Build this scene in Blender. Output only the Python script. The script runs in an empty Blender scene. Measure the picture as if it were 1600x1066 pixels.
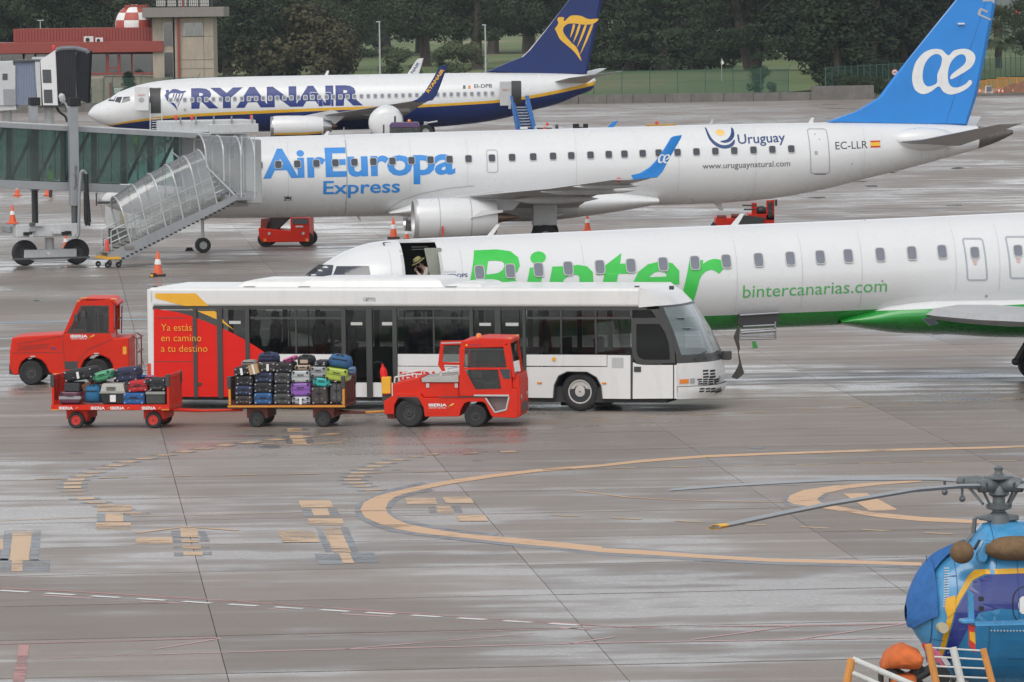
import bpy, bmesh, math, random
from mathutils import Vector, Matrix
rad = math.radians
random.seed(7)
SC = bpy.context.scene
COL = SC.collection
# ------------------------------------------------------------ camera
FPX = 200 / 36 * 1600; CAMH = 9.8; YHOR = 11.0; RHO = 0.0134
PIT = math.atan((533 - YHOR) / FPX)
FWD = Vector((0, math.cos(PIT), -math.sin(PIT)))
_u0 = Vector((0, math.sin(PIT), math.cos(PIT))); _r0 = Vector((1, 0, 0))
RGT = _r0 * math.cos(RHO) - _u0 * math.sin(RHO)
UPV = _u0 * math.cos(RHO) + _r0 * math.sin(RHO)
CPOS = Vector((0, 0, CAMH))
cam = bpy.data.objects.new('camera', bpy.data.cameras.new('camera'))
COL.objects.link(cam); SC.camera = cam
cam.data.lens = 200; cam.data.sensor_width = 36; cam.data.clip_start = 1; cam.data.clip_end = 12000
m = Matrix((RGT, UPV, -FWD)).transposed().to_4x4(); m.translation = CPOS
cam.matrix_world = m
# ------------------------------------------------------------ light
SUN_EL, SUN_AZ = 52, 200      # overcast; brightest patch high behind the camera
w = bpy.data.worlds.new('World'); SC.world = w; w.use_nodes = True
nt = w.node_tree; nt.nodes.clear()
sky = nt.nodes.new('ShaderNodeTexSky'); sky.sky_type = 'NISHITA'; sky.sun_disc = False
sky.sun_elevation = rad(SUN_EL); sky.sun_rotation = rad(SUN_AZ); sky.dust_density = 0.6; sky.air_density = 1.0; sky.ozone_density = 1.0
hs = nt.nodes.new('ShaderNodeHueSaturation'); hs.inputs['Saturation'].default_value = 0.22; hs.inputs['Value'].default_value = 1.0
bg = nt.nodes.new('ShaderNodeBackground'); bg.inputs[1].default_value = 0.15
wo = nt.nodes.new('ShaderNodeOutputWorld')
nt.links.new(sky.outputs[0], hs.inputs['Color']); nt.links.new(hs.outputs[0], bg.inputs[0]); nt.links.new(bg.outputs[0], wo.inputs[0])
sl = bpy.data.lights.new('sun', 'SUN'); sl.energy = 1.1; sl.angle = rad(40); sl.color = (1, .96, .90)
so = bpy.data.objects.new('sun', sl); COL.objects.link(so)
_az = rad(SUN_AZ)
_d = Vector((math.sin(_az) * math.cos(rad(SUN_EL)), math.cos(_az) * math.cos(rad(SUN_EL)), math.sin(rad(SUN_EL))))
so.rotation_euler = _d.to_track_quat('Z', 'Y').to_euler()
vs = SC.view_settings; vs.view_transform = 'Standard'; vs.look = 'None'; vs.gamma = 1; vs.use_curve_mapping = False
vs.exposure = 0.42
# ------------------------------------------------------------ pixel rays (photograph 1600 px wide) to real places
def ray(x, y): return FWD + RGT * ((x - 800) / FPX) - UPV * ((y - 533) / FPX)
def G(x, y, z=0.0):
    d = ray(x, y); return CPOS + d * ((z - CAMH) / d.z)
def A(x, y, Y):
    d = ray(x, y); return CPOS + d * (Y / d.y)
class Fr:
    """a standing frame: origin (ox,oy), local x along the thing, local y away from the viewer"""
    def __init__(s, ox, oy, yaw, oz=0.0):
        s.o = Vector((ox, oy, oz)); s.yaw = yaw; a = rad(yaw)
        s.ex = Vector((math.cos(a), math.sin(a), 0)); s.ey = Vector((-math.sin(a), math.cos(a), 0))
    def uv(s, x, y, off=0.0):
        d = ray(x, y); q = s.o + s.ey * off - CPOS
        t = q.dot(s.ey) / d.dot(s.ey); p = CPOS + d * t - s.o
        return (p.dot(s.ex), p.z)
    def rect(s, x0, y0, x1, y1, off=0.0):
        xm, ym = (x0 + x1) / 2, (y0 + y1) / 2
        return (s.uv(x0, ym, off)[0], s.uv(x1, ym, off)[0], s.uv(xm, y1, off)[1], s.uv(xm, y0, off)[1])
    def Z(s, ox, oy, k, off=0.0): return lambda x, y: s.uv(ox + x / k, oy + y / k, off)
# ------------------------------------------------------------ materials
MT = {}
def _mk(name):
    m = bpy.data.materials.new(name); m.use_nodes = True; n = m.node_tree
    for x in list(n.nodes):
        if x.type != 'OUTPUT_MATERIAL': n.nodes.remove(x)
    o = [x for x in n.nodes][0]
    return m, n, o
def mat(name, col, rough=.5, metal=0.0, var=.08, scale=3.0, dirt=0.0, coat=0.0, bump=0.0, bscale=40, spec=.5):
    if name in MT: return MT[name]
    m, n, o = _mk(name); L = n.links
    p = n.nodes.new('ShaderNodeBsdfPrincipled'); L.new(p.outputs[0], o.inputs[0])
    p.inputs['Metallic'].default_value = metal; p.inputs['Coat Weight'].default_value = coat; p.inputs['Coat Roughness'].default_value = .12
    p.inputs['Specular IOR Level'].default_value = spec
    tc = n.nodes.new('ShaderNodeTexCoord')
    no = n.nodes.new('ShaderNodeTexNoise'); no.inputs['Scale'].default_value = scale; no.inputs['Detail'].default_value = 5; no.inputs['Roughness'].default_value = .65
    L.new(tc.outputs['Object'], no.inputs['Vector'])
    mr = n.nodes.new('ShaderNodeMapRange'); mr.inputs['From Min'].default_value = .3; mr.inputs['From Max'].default_value = .7
    mr.inputs['To Min'].default_value = 1 - var; mr.inputs['To Max'].default_value = 1 + var * .6
    L.new(no.outputs['Fac'], mr.inputs['Value'])
    mx = n.nodes.new('ShaderNodeMix'); mx.data_type = 'RGBA'; mx.blend_type = 'MULTIPLY'; mx.inputs[0].default_value = 1
    mx.inputs[6].default_value = (*col, 1); L.new(mr.outputs[0], mx.inputs[7])
    last = mx.outputs[2]
    if dirt:
        n2 = n.nodes.new('ShaderNodeTexNoise'); n2.inputs['Scale'].default_value = scale * 2.7; n2.inputs['Detail'].default_value = 8; n2.inputs['Roughness'].default_value = .7
        mp = n.nodes.new('ShaderNodeMapping'); mp.inputs['Scale'].default_value = (2.2, 2.2, .45)
        L.new(tc.outputs['Object'], mp.inputs[0]); L.new(mp.outputs[0], n2.inputs['Vector'])
        r2 = n.nodes.new('ShaderNodeMapRange'); r2.inputs['From Min'].default_value = .5; r2.inputs['From Max'].default_value = .75; r2.inputs['To Max'].default_value = dirt
        L.new(n2.outputs['Fac'], r2.inputs['Value'])
        m2 = n.nodes.new('ShaderNodeMix'); m2.data_type = 'RGBA'; m2.inputs[7].default_value = (.09, .075, .06, 1)
        L.new(r2.outputs[0], m2.inputs[0]); L.new(last, m2.inputs[6]); last = m2.outputs[2]
    L.new(last, p.inputs['Base Color'])
    r3 = n.nodes.new('ShaderNodeMapRange'); r3.inputs['To Min'].default_value = max(.03, rough - .1); r3.inputs['To Max'].default_value = min(1, rough + .1)
    L.new(no.outputs['Fac'], r3.inputs['Value']); L.new(r3.outputs[0], p.inputs['Roughness'])
    if bump:
        n4 = n.nodes.new('ShaderNodeTexNoise'); n4.inputs['Scale'].default_value = bscale; n4.inputs['Detail'].default_value = 4
        L.new(tc.outputs['Object'], n4.inputs['Vector'])
        b = n.nodes.new('ShaderNodeBump'); b.inputs['Strength'].default_value = bump; b.inputs['Distance'].default_value = .02
        L.new(n4.outputs['Fac'], b.inputs['Height']); L.new(b.outputs[0], p.inputs['Normal'])
    MT[name] = m; return m
def glass(name, tint, thru=.6, rough=.05, refl=.12, dif=.10):
    """clear or tinted pane: part see-through, part mirror, rest own colour"""
    if name in MT: return MT[name]
    m, n, o = _mk(name); L = n.links
    t = n.nodes.new('ShaderNodeBsdfTransparent'); t.inputs[0].default_value = (*[min(1, c * 1.0) for c in tint], 1)
    d = n.nodes.new('ShaderNodeBsdfDiffuse'); d.inputs[0].default_value = (*[c * dif for c in tint], 1)
    g = n.nodes.new('ShaderNodeBsdfGlossy'); g.inputs['Roughness'].default_value = rough
    a = n.nodes.new('ShaderNodeMixShader'); a.inputs[0].default_value = 1 - thru
    L.new(t.outputs[0], a.inputs[1]); L.new(d.outputs[0], a.inputs[2])
    lw = n.nodes.new('ShaderNodeFresnel'); lw.inputs[0].default_value = 1.45
    ad = n.nodes.new('ShaderNodeMath'); ad.operation = 'ADD'; ad.inputs[1].default_value = refl; ad.use_clamp = True
    L.new(lw.outputs[0], ad.inputs[0])
    b = n.nodes.new('ShaderNodeMixShader'); L.new(ad.outputs[0], b.inputs[0]); L.new(a.outputs[0], b.inputs[1]); L.new(g.outputs[0], b.inputs[2])
    L.new(b.outputs[0], o.inputs[0]); MT[name] = m; return m
def emit(name, col, s):
    if name in MT: return MT[name]
    m, n, o = _mk(name); e = n.nodes.new('ShaderNodeEmission'); e.inputs[0].default_value = (*col, 1); e.inputs[1].default_value = s
    n.links.new(e.outputs[0], o.inputs[0]); MT[name] = m; return m
# ------------------------------------------------------------ mesh building
class MB:
    def __init__(s): s.v = []; s.f = []; s.mi = []; s.cur = 0
    def add(s, vs, fs):
        b = len(s.v); s.v += [tuple(p) for p in vs]
        for f in fs: s.f.append([b + i for i in f]); s.mi.append(s.cur)
        return s
    def box(s, x0, x1, y0, y1, z0, z1):
        if x0 > x1: x0, x1 = x1, x0
        if z0 > z1: z0, z1 = z1, z0
        if y0 > y1: y0, y1 = y1, y0
        return s.add([(x0, y0, z0), (x1, y0, z0), (x1, y1, z0), (x0, y1, z0), (x0, y0, z1), (x1, y0, z1), (x1, y1, z1), (x0, y1, z1)],
                     [(0, 3, 2, 1), (4, 5, 6, 7), (0, 1, 5, 4), (1, 2, 6, 5), (2, 3, 7, 6), (3, 0, 4, 7)])
    def prism(s, poly, y0, y1):
        n = len(poly); a = [(p[0], y0, p[1]) for p in poly] + [(p[0], y1, p[1]) for p in poly]
        ar = sum(poly[i][0] * poly[(i + 1) % n][1] - poly[(i + 1) % n][0] * poly[i][1] for i in range(n))
        f = [list(range(n)), list(range(2 * n - 1, n - 1, -1))] + [(i, i + n, (i + 1) % n + n, (i + 1) % n) for i in range(n)]
        if ar < 0: f = [list(reversed(q)) for q in f]
        return s.add(a, f)
    def cyl(s, p0, p1, r0, r1=None, n=12, caps=True):
        r1 = r0 if r1 is None else r1
        p0 = Vector(p0); p1 = Vector(p1); d = (p1 - p0)
        if d.length < 1e-6: return s
        d.normalize(); a = d.orthogonal().normalized(); b = d.cross(a)
        vs = []
        for p, r in ((p0, r0), (p1, r1)):
            for i in range(n):
                t = 2 * math.pi * i / n; vs.append(p + a * (r * math.cos(t)) + b * (r * math.sin(t)))
        f = [(i, (i + 1) % n, (i + 1) % n + n, i + n) for i in range(n)]
        if caps: f += [list(range(n - 1, -1, -1)), list(range(n, 2 * n))]
        return s.add(vs, f)
    def tube(s, pts, r, n=8):
        for a, b in zip(pts, pts[1:]): s.cyl(a, b, r, r, n)
        return s
    def loft(s, rings, closed=True, caps=True):
        n = len(rings[0]); b = []
        for r in rings: b += list(r)
        f = []
        for k in range(len(rings) - 1):
            for i in range(n if closed else n - 1):
                j = (i + 1) % n; f.append((k * n + i, k * n + j, (k + 1) * n + j, (k + 1) * n + i))
        if caps: f += [list(range(n - 1, -1, -1)), list(range((len(rings) - 1) * n, len(rings) * n))]
        return s.add(b, f)
    def lathe(s, c, axis, prof, n=24, caps=True):
        """prof: (distance along axis, radius)"""
        c = Vector(c); d = Vector(axis).normalized(); a = d.orthogonal().normalized(); b = d.cross(a); rings = []
        for h, r in prof:
            rings.append([c + d * h + a * (max(r, 1e-4) * math.cos(2 * math.pi * i / n)) + b * (max(r, 1e-4) * math.sin(2 * math.pi * i / n)) for i in range(n)])
        return s.loft(rings, True, caps)
    def ell(s, c, r, n=12, m=8):
        rings = []
        for j in range(m + 1):
            t = math.pi * j / m; rr = max(math.sin(t), .001); rings.append([(c[0] + r[0] * rr * math.cos(2 * math.pi * i / n), c[1] + r[1] * rr * math.sin(2 * math.pi * i / n), c[2] - r[2] * math.cos(t)) for i in range(n)])
        return s.loft(rings, True, False)
    def build(s, name, mt=None, parent=None, smooth=False, bevel=0.0, seg=2, ang=35, loc=None):
        me = bpy.data.meshes.new(name); me.from_pydata(s.v, [], s.f); me.update()
        bm = bmesh.new(); bm.from_mesh(me); bmesh.ops.recalc_face_normals(bm, faces=bm.faces); bm.to_mesh(me); bm.free()
        mts = mt if isinstance(mt, (list, tuple)) else [mt]
        for q in mts: me.materials.append(q)
        if len(mts) > 1: me.polygons.foreach_set('material_index', s.mi)
        if smooth or bevel:
            me.polygons.foreach_set('use_smooth', [True] * len(me.polygons)); me.set_sharp_from_angle(angle=rad(ang))
        o = bpy.data.objects.new(name, me); COL.objects.link(o)
        if parent: o.parent = parent
        if loc is not None: o.location = loc
        if bevel:
            b = o.modifiers.new('bevel', 'BEVEL'); b.width = bevel; b.segments = seg; b.limit_method = 'ANGLE'; b.angle_limit = rad(30); b.harden_normals = True
        return o
def tag(o, label=None, cat=None, group=None, kind=None):
    if label: o['label'] = label
    if cat: o['category'] = cat
    if group: o['group'] = group
    if kind: o['kind'] = kind
    return o
def thing(name, label, cat, loc=(0, 0, 0), rz=0, group=None):
    o = bpy.data.objects.new(name, None); o.empty_display_size = .3; COL.objects.link(o)
    o.location = loc; o.rotation_euler = (0, 0, rad(rz)); return tag(o, label, cat, group)
def fthing(name, label, cat, fr, group=None): return thing(name, label, cat, tuple(fr.o), fr.yaw, group)
def copy_tree(o, parent=None):
    c = o.copy(); COL.objects.link(c); c.parent = parent
    for ch in list(o.children): copy_tree(ch, c)
    return c
def inst(src, name, parent, M=None):
    o = bpy.data.objects.new(name, src.data); COL.objects.link(o); o.parent = parent
    for q in src.modifiers:
        if q.type == 'BEVEL':
            b = o.modifiers.new('bevel', 'BEVEL'); b.width = q.width; b.segments = q.segments; b.limit_method = 'ANGLE'
    if M is not None: o.matrix_local = M
    return o
# ------------------------------------------------------------ flat shapes and lettering
def _flat(cu):
    o = bpy.data.objects.new('t', cu); COL.objects.link(o)
    dg = bpy.context.evaluated_depsgraph_get(); me = bpy.data.meshes.new_from_object(o.evaluated_get(dg))
    bpy.data.objects.remove(o); bpy.data.curves.remove(cu); return me
def shape2d(loops):
    cu = bpy.data.curves.new('t', 'CURVE'); cu.dimensions = '2D'; cu.fill_mode = 'BOTH'
    for lp in loops:
        sp = cu.splines.new('POLY'); sp.points.add(len(lp) - 1); sp.use_cyclic_u = True
        for p, q in zip(sp.points, lp): p.co = (q[0], q[1], 0, 1)
    return _flat(cu)
def text2d(t, bold=0.0, shear=0.0, space=1.0):
    cu = bpy.data.curves.new('t', 'FONT'); cu.body = t; cu.size = 1; cu.offset = bold; cu.shear = shear; cu.space_character = space; cu.resolution_u = 3
    return _flat(cu)
def smooth_loop(pts, k=4):
    n = len(pts); out = []
    for i in range(n):
        p0, p1, p2, p3 = [Vector(pts[(i + j) % n]) for j in (-1, 0, 1, 2)]
        for a in range(k):
            t = a / k; out.append(tuple(.5 * ((2 * p1) + (p2 - p0) * t + (2 * p0 - 5 * p1 + 4 * p2 - p3) * t * t + (3 * p1 - p0 - 3 * p2 + p3) * t ** 3)))
    return out
def lay(me, name, mt, parent, fmap, du=None, dw=None):
    """lay a flat (x,y) mesh on a surface through fmap(x,y)->(x,y,z); cut it first so it can bend"""
    bm = bmesh.new(); bm.from_mesh(me); bpy.data.meshes.remove(me)
    if not bm.verts: bm.free(); return None
    xs = [v.co.x for v in bm.verts]; ys = [v.co.y for v in bm.verts]
    for st, lo, hi, nrm in ((du, min(xs), max(xs), (1, 0, 0)), (dw, min(ys), max(ys), (0, 1, 0))):
        if not st: continue
        c = lo + st
        while c < hi:
            co = (c, 0, 0) if nrm[0] else (0, c, 0)
            bmesh.ops.bisect_plane(bm, geom=bm.verts[:] + bm.edges[:] + bm.faces[:], plane_co=co, plane_no=nrm); c += st
    for v in bm.verts: v.co = Vector(fmap(v.co.x, v.co.y))
    m2 = bpy.data.meshes.new(name); bm.to_mesh(m2); bm.free(); m2.materials.append(mt)
    o = bpy.data.objects.new(name, m2); COL.objects.link(o); o.parent = parent; return o
_CAP = None
def lettering(t, p0, p1, cap, surf, mt, parent, bold=0.0, shear=0.0, space=1.0, name='lettering', du=None, dw=None, capref='H'):
    """p0,p1 = baseline ends in surface coordinates, cap = capital height"""
    me = text2d(t, bold, shear, space)
    if not me.vertices: return None
    hm = text2d(capref, bold); hh = max(v.co.y for v in hm.vertices); bpy.data.meshes.remove(hm)
    xs = [v.co.x for v in me.vertices]; a, b = min(xs), max(xs)
    for v in me.vertices:
        k = (v.co.x - a) / (b - a); v.co = (p0[0] + k * (p1[0] - p0[0]), p0[1] + k * (p1[1] - p0[1]) + v.co.y * cap / hh, 0)
    return lay(me, name, mt, parent, surf, du, dw)
def sheet(name, loops, y, mt, parent):
    """flat vertical print at local depth y; loops in local (x,z)"""
    return lay(shape2d(loops), name, mt, parent, lambda a, b: (a, y, b))
def wheel(name, c, r, wd, parent, rim=(.25, .25, .25), rimr=.55, axis='y', hub=None, bolts=0):
    """tyre (> rim) lying across local y; c = centre"""
    rub = mat('tyre_rubber', (.018, .018, .019), .75, bump=.3, bscale=60)
    rm = mat('rim_%02d%02d%02d' % tuple(int(q * 99) for q in rim), rim, .5, dirt=.3, scale=6)
    b = MB(); ax = (0, 1, 0) if axis == 'y' else (1, 0, 0); h = wd / 2
    b.lathe((0, 0, 0), ax, [(-h * .9, r * rimr), (-h, r * .72), (-h, r * .88), (-h * .8, r * .97), (-h * .4, r), (h * .4, r), (h * .8, r * .97), (h, r * .88), (h, r * .72), (h * .9, r * rimr)], 32, False)
    t = b.build(name, rub, parent, True, loc=c)
    d = MB(); k = r * rimr
    d.lathe((0, 0, 0), ax, [(-h * .88, k * 1.02), (-h * .95, k * .94), (-h * .74, k * .82), (-h * .70, k * .48), (-h * .92, k * .40), (-h * .95, .02), (h * .5, .02), (h * .5, k * 1.02)], 24, False)
    for i in range(bolts):
        a = 2 * math.pi * i / bolts
        q = Vector((k * .62 * math.cos(a), -h * .70, k * .62 * math.sin(a))); d.cyl(q, q + Vector((0, -h * .14, 0)), k * .08, n=6)
    d.build('rim', rm, t, True)
    return t
# ============================================================ GROUND
def ground_mat(name, slab=True):
    m, n, o = _mk(name); L = n.links
    N = lambda t: n.nodes.new(t)
    p = N('ShaderNodeBsdfPrincipled'); L.new(p.outputs[0], o.inputs[0])
    geo = N('ShaderNodeNewGeometry')
    def noise(sc, det=5, ro=.6, mp=None):
        a = N('ShaderNodeTexNoise'); a.inputs['Scale'].default_value = sc; a.inputs['Detail'].default_value = det; a.inputs['Roughness'].default_value = ro
        if mp:
            q = N('ShaderNodeMapping'); q.inputs['Scale'].default_value = mp[0]; q.inputs['Rotation'].default_value = (0, 0, rad(mp[1])); L.new(geo.outputs['Position'], q.inputs[0]); L.new(q.outputs[0], a.inputs['Vector'])
        else: L.new(geo.outputs['Position'], a.inputs['Vector'])
        return a.outputs['Fac']
    def mr(src, a, b, c, d):
        q = N('ShaderNodeMapRange'); q.interpolation_type = 'SMOOTHSTEP'
        for k, v in zip(('From Min', 'From Max', 'To Min', 'To Max'), (a, b, c, d)): q.inputs[k].default_value = v
        L.new(src, q.inputs['Value']); return q.outputs[0]
    def mth(op, a, b):
        q = N('ShaderNodeMath'); q.operation = op; q.use_clamp = False
        for i, v in enumerate((a, b)):
            if isinstance(v, (int, float)): q.inputs[i].default_value = v
            else: L.new(v, q.inputs[i])
        return q.outputs[0]
    def mix(f, a, b, bt='MIX'):
        q = N('ShaderNodeMix'); q.data_type = 'RGBA'; q.blend_type = bt
        if isinstance(f, (int, float)): q.inputs[0].default_value = f
        else: L.new(f, q.inputs[0])
        for i, v in ((6, a), (7, b)):
            if isinstance(v, tuple): q.inputs[i].default_value = (*v, 1)
            else: L.new(v, q.inputs[i])
        return q.outputs[2]
    big = noise(.11, 4, .6, ((1, .55, 1), -5)); mid = noise(.55, 5, .6, ((.6, 1.1, 1), -6)); fine = noise(9, 4, .7); grit = noise(45, 2, .6)
    streak = noise(1.1, 4, .55, ((.12, .85, 1), -3)); track = noise(.9, 3, .5, ((.05, .8, 1), 9))
    base = mix(mr(big, .35, .65, 0, 1), (.205, .165, .135), (.250, .215, .188))
    base = mix(mr(mid, .45, .75, 0, .55), base, (.145, .115, .092))
    base = mix(mr(streak, .52, .80, 0, .32), base, (.30, .27, .25))
    base = mix(mr(track, .54, .76, 0, .38), base, (.115, .105, .10))
    base = mix(1.0, base, mr(fine, .3, .7, .84, 1.14), 'MULTIPLY')
    base = mix(1.0, base, mr(grit, .3, .7, .88, 1.10), 'MULTIPLY')
    if slab:
        oi = N('ShaderNodeObjectInfo'); base = mix(1.0, base, mr(oi.outputs['Random'], 0, 1, .84, 1.14), 'MULTIPLY')
    # wetness: thin film in low places
    wet = mr(mth('ADD', mth('MULTIPLY', big, .5), mth('ADD', mth('MULTIPLY', mid, .3), mth('MULTIPLY', streak, .35))), .46, .78, 0, 1)
    sx = N('ShaderNodeSeparateXYZ'); L.new(geo.outputs['Position'], sx.inputs[0])
    far = mr(sx.outputs[1], 95, 200, .55, 1.0)
    wet = mth('MINIMUM', wet, 1.0)
    base = mix(mth('MULTIPLY', wet, .25), base, (.10, .092, .088))
    L.new(base, p.inputs['Base Color'])
    rg = mth('MAXIMUM', mr(wet, 0, 1, .60, .08), mr(sx.outputs[1], 110, 240, .30, .09))
    rg = mth('ADD', rg, mr(fine, .3, .7, -.05, .05)); L.new(rg, p.inputs['Roughness'])
    p.inputs['Specular IOR Level'].default_value = .5
    bp = N('ShaderNodeBump'); bp.inputs['Distance'].default_value = .006
    L.new(mr(wet, 0, .6, .5, .02), bp.inputs['Strength'])
    wv = N('ShaderNodeTexWave'); wv.wave_type = 'BANDS'; wv.bands_direction = 'X'; wv.inputs['Scale'].default_value = 3.2; wv.inputs['Distortion'].default_value = 1.5; wv.inputs['Detail'].default_value = 2
    mp = N('ShaderNodeMapping'); mp.inputs['Rotation'].default_value = (0, 0, rad(-30)); L.new(geo.outputs['Position'], mp.inputs[0]); L.new(mp.outputs[0], wv.inputs['Vector'])
    L.new(mth('ADD', mth('MULTIPLY', wv.outputs['Fac'], .35), mth('MULTIPLY', grit, .6)), bp.inputs['Height']); L.new(bp.outputs[0], p.inputs['Normal'])
    return m
M_JOINT = mat('joint_filler', (.125, .108, .095), .8, scale=.8)
M_CURB = mat('old_concrete_wall', (.16, .15, .135), .85, dirt=.8, var=.25, scale=.8, bump=.4, bscale=6)
def plane(name, x0, x1, y0, y1, z, mt, kind='structure'):
    return tag(MB().add([(x0, y0, z), (x1, y0, z), (x1, y1, z), (x0, y1, z)], [(0, 1, 2, 3)]).build(name, mt), kind=kind)
plane('ground', -3500, 3500, -200, 9000, -.06, M_JOINT)
# apron: slabs 5.78 x 5.12 m; the nearest ones are single slabs, the far field one sheet
ap = tag(bpy.data.objects.new('apron', None), 'wet brown grey concrete apron cast in rectangular slabs', None, None, 'structure'); COL.objects.link(ap)
SA = rad(4.6); sx_ = Vector((math.cos(SA), math.sin(SA), 0)); sy_ = Vector((-math.sin(SA), math.cos(SA), 0)); S0 = G(358, 1066); S0.z = 0
_t = Vector((0, 0, 0)); r_ = G(345, 993.5); S1 = S0 + sy_ * ((r_ - S0).dot(sy_))
SW, SD = 5.78, 5.12
M_SLAB = ground_mat('wet_concrete'); M_APRON = ground_mat('wet_apron', False)
sl_me = MB(); g = .006; sl_me.box(g, SW - g, .045, SD - .045, -.05, 0)
slab0 = sl_me.build('slab', M_SLAB, ap)
cells = []
for j in range(-3, 90):
    for i in range(-16, 20):
        c = S1 + sx_ * ((i + .5) * SW) + sy_ * ((j + .5) * SD)
        dep = c.y
        if dep < 72: continue
        if abs(c.x) > dep * .09 + 4.2: continue
        cells.append((dep, i, j))
cells.sort(); near_c = cells[:298]
JMAX = max(j for d, i, j in near_c)
near_c = [q for q in near_c if q[2] <= JMAX - 1]; JM = JMAX
for k, (d, i, j) in enumerate(near_c):
    o = slab0 if k == 0 else slab0.copy()
    if k: COL.objects.link(o); o.parent = ap
    p = S1 + sx_ * (i * SW) + sy_ * (j * SD)
    o.location = (p.x, p.y, random.uniform(-.002, .001)); o.rotation_euler = (0, 0, SA)
used = {(i, j) for d, i, j in near_c}
fs = MB()
def cell_at(x, y):
    q = Vector((x, y, 0)) - S1; return math.floor(q.dot(sx_) / SW), math.floor(q.dot(sy_) / SD)
for j in range(-8, 120):          # the rest of the slab field, joined
    for i in range(-30, 34):
        if (i, j) in used: continue
        p = S1 + sx_ * (i * SW) + sy_ * (j * SD)
        if p.y > 556 or p.y < 62: continue
        a = [p + sx_ * g + sy_ * .05, p + sx_ * (SW - g) + sy_ * .05, p + sx_ * (SW - g) + sy_ * (SD - .05), p + sx_ * g + sy_ * (SD - .05)]
        fs.add([(q.x, q.y, -.001) for q in a], [(0, 1, 2, 3)])
tag(fs.build('slab_field', M_APRON, ap), kind='stuff')
plane('taxiway', -1500, 1500, 545, 760, -.012, M_APRON)
# ---- painted markings (sheets a few mm up)
def paint(name, col, wear=.5, rough=.45):
    m, n, o = _mk(name); L = n.links; N = lambda t: n.nodes.new(t)
    p = N('ShaderNodeBsdfPrincipled'); geo = N('ShaderNodeNewGeometry'); no = N('ShaderNodeTexNoise'); no.inputs['Scale'].default_value = 2.3; no.inputs['Detail'].default_value = 9; no.inputs['Roughness'].default_value = .72
    mp = N('ShaderNodeMapping'); mp.inputs['Scale'].default_value = (.5, 1.5, 1); L.new(geo.outputs['Position'], mp.inputs[0]); L.new(mp.outputs[0], no.inputs['Vector'])
    n2 = N('ShaderNodeTexNoise'); n2.inputs['Scale'].default_value = .35; n2.inputs['Detail'].default_value = 4; L.new(geo.outputs['Position'], n2.inputs['Vector'])
    cr = N('ShaderNodeMix'); cr.data_type = 'RGBA'; cr.inputs[6].default_value = (*col, 1); cr.inputs[7].default_value = (*[min(1, c * .75 + .12) for c in col], 1); L.new(n2.outputs['Fac'], cr.inputs[0]); L.new(cr.outputs[2], p.inputs['Base Color'])
    p.inputs['Roughness'].default_value = rough; p.inputs['Specular IOR Level'].default_value = .4
    ad = N('ShaderNodeMath'); ad.operation = 'ADD'; L.new(no.outputs['Fac'], ad.inputs[0]); L.new(n2.outputs['Fac'], ad.inputs[1])
    r = N('ShaderNodeMapRange'); r.inputs['From Min'].default_value = 1.42 - wear * .75; r.inputs['From Max'].default_value = 1.50 - wear * .55; r.inputs['To Min'].default_value = 0; r.inputs['To Max'].default_value = .85; L.new(ad.outputs[0], r.inputs['Value'])
    t = N('ShaderNodeBsdfTransparent'); x = N('ShaderNodeMixShader'); L.new(r.outputs[0], x.inputs[0]); L.new(p.outputs[0], x.inputs[1]); L.new(t.outputs[0], x.inputs[2]); L.new(x.outputs[0], o.inputs[0]); return m
P_OR = paint('orange_paint', (.58, .31, .115), .45); P_BK = paint('black_paint', (.05, .055, .065), .55, .35); P_WH = paint('white_paint', (.66, .65, .62), .4)
P_RD = paint('red_paint', (.40, .12, .10), .55); P_PK = paint('pink_paint', (.52, .27, .26), .6); P_YL = paint('yellow_thin_paint', (.50, .30, .10), .5)
P_O2 = paint('faded_orange_paint', (.55, .33, .15), .57); P_B2 = paint('faded_black_paint', (.07, .075, .085), .66, .35)
P_BL = paint('blue_paint', (.20, .42, .58), .35)
class V:      # zoomed view of the photograph -> ground
    def __init__(s, ox, oy, k): s.a = (ox, oy, k)
    def __call__(s, x, y): return (s.a[0] + x / s.a[1 + 1], s.a[1] + y / s.a[2])
VA, VB, VC = V(0, 640, 2.961), V(400, 640, 2.961), V(900, 640, 2.961)
VD, VE, VF = V(0, 850, 3.333), V(480, 850, 3.333), V(960, 850, 3.333)
def gpoly(name, polys, z, mt):
    me = []
    b = MB()
    for lp in polys:
        q = [G(x, y, 0) for x, y in lp]; mm = shape2d([[(p.x, p.y) for p in q]])
        b.add([(v.co.x, v.co.y, z) for v in mm.vertices], [list(f.vertices) for f in mm.polygons]); bpy.data.meshes.remove(mm)
    o = b.build(name, mt); return tag(o, kind='structure')
def gstroke(pts, w):
    """polygon of a painted line, width w metres, through pixel points"""
    q = [G(x, y, 0) for x, y in pts]; l, r = [], []
    for i, p in enumerate(q):
        d = (q[min(i + 1, len(q) - 1)] - q[max(i - 1, 0)]).normalized(); nn = Vector((-d.y, d.x, 0)) * (w / 2); l.append(p + nn); r.append(p - nn)
    return [(p.x, p.y) for p in l + r[::-1]]
def gline(name, lines, w, z, mt):
    b = MB()
    for ln in lines:
        mm = shape2d([gstroke(ln, w)]); b.add([(v.co.x, v.co.y, z) for v in mm.vertices], [list(f.vertices) for f in mm.polygons]); bpy.data.meshes.remove(mm)
    return tag(b.build(name, mt), kind='structure')
outer = [VB(1599, 255), VB(1300, 277), VB(1100, 299), VB(920, 324), VB(800, 345), VB(700, 366), VB(610, 388), VB(550, 405), VB(500, 430), VB(482, 465), VB(505, 500), VB(570, 530), VB(650, 554), VB(750, 572), VB(850, 584), VB(1000, 599), VB(1200, 622), VB(1400, 640)]
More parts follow.
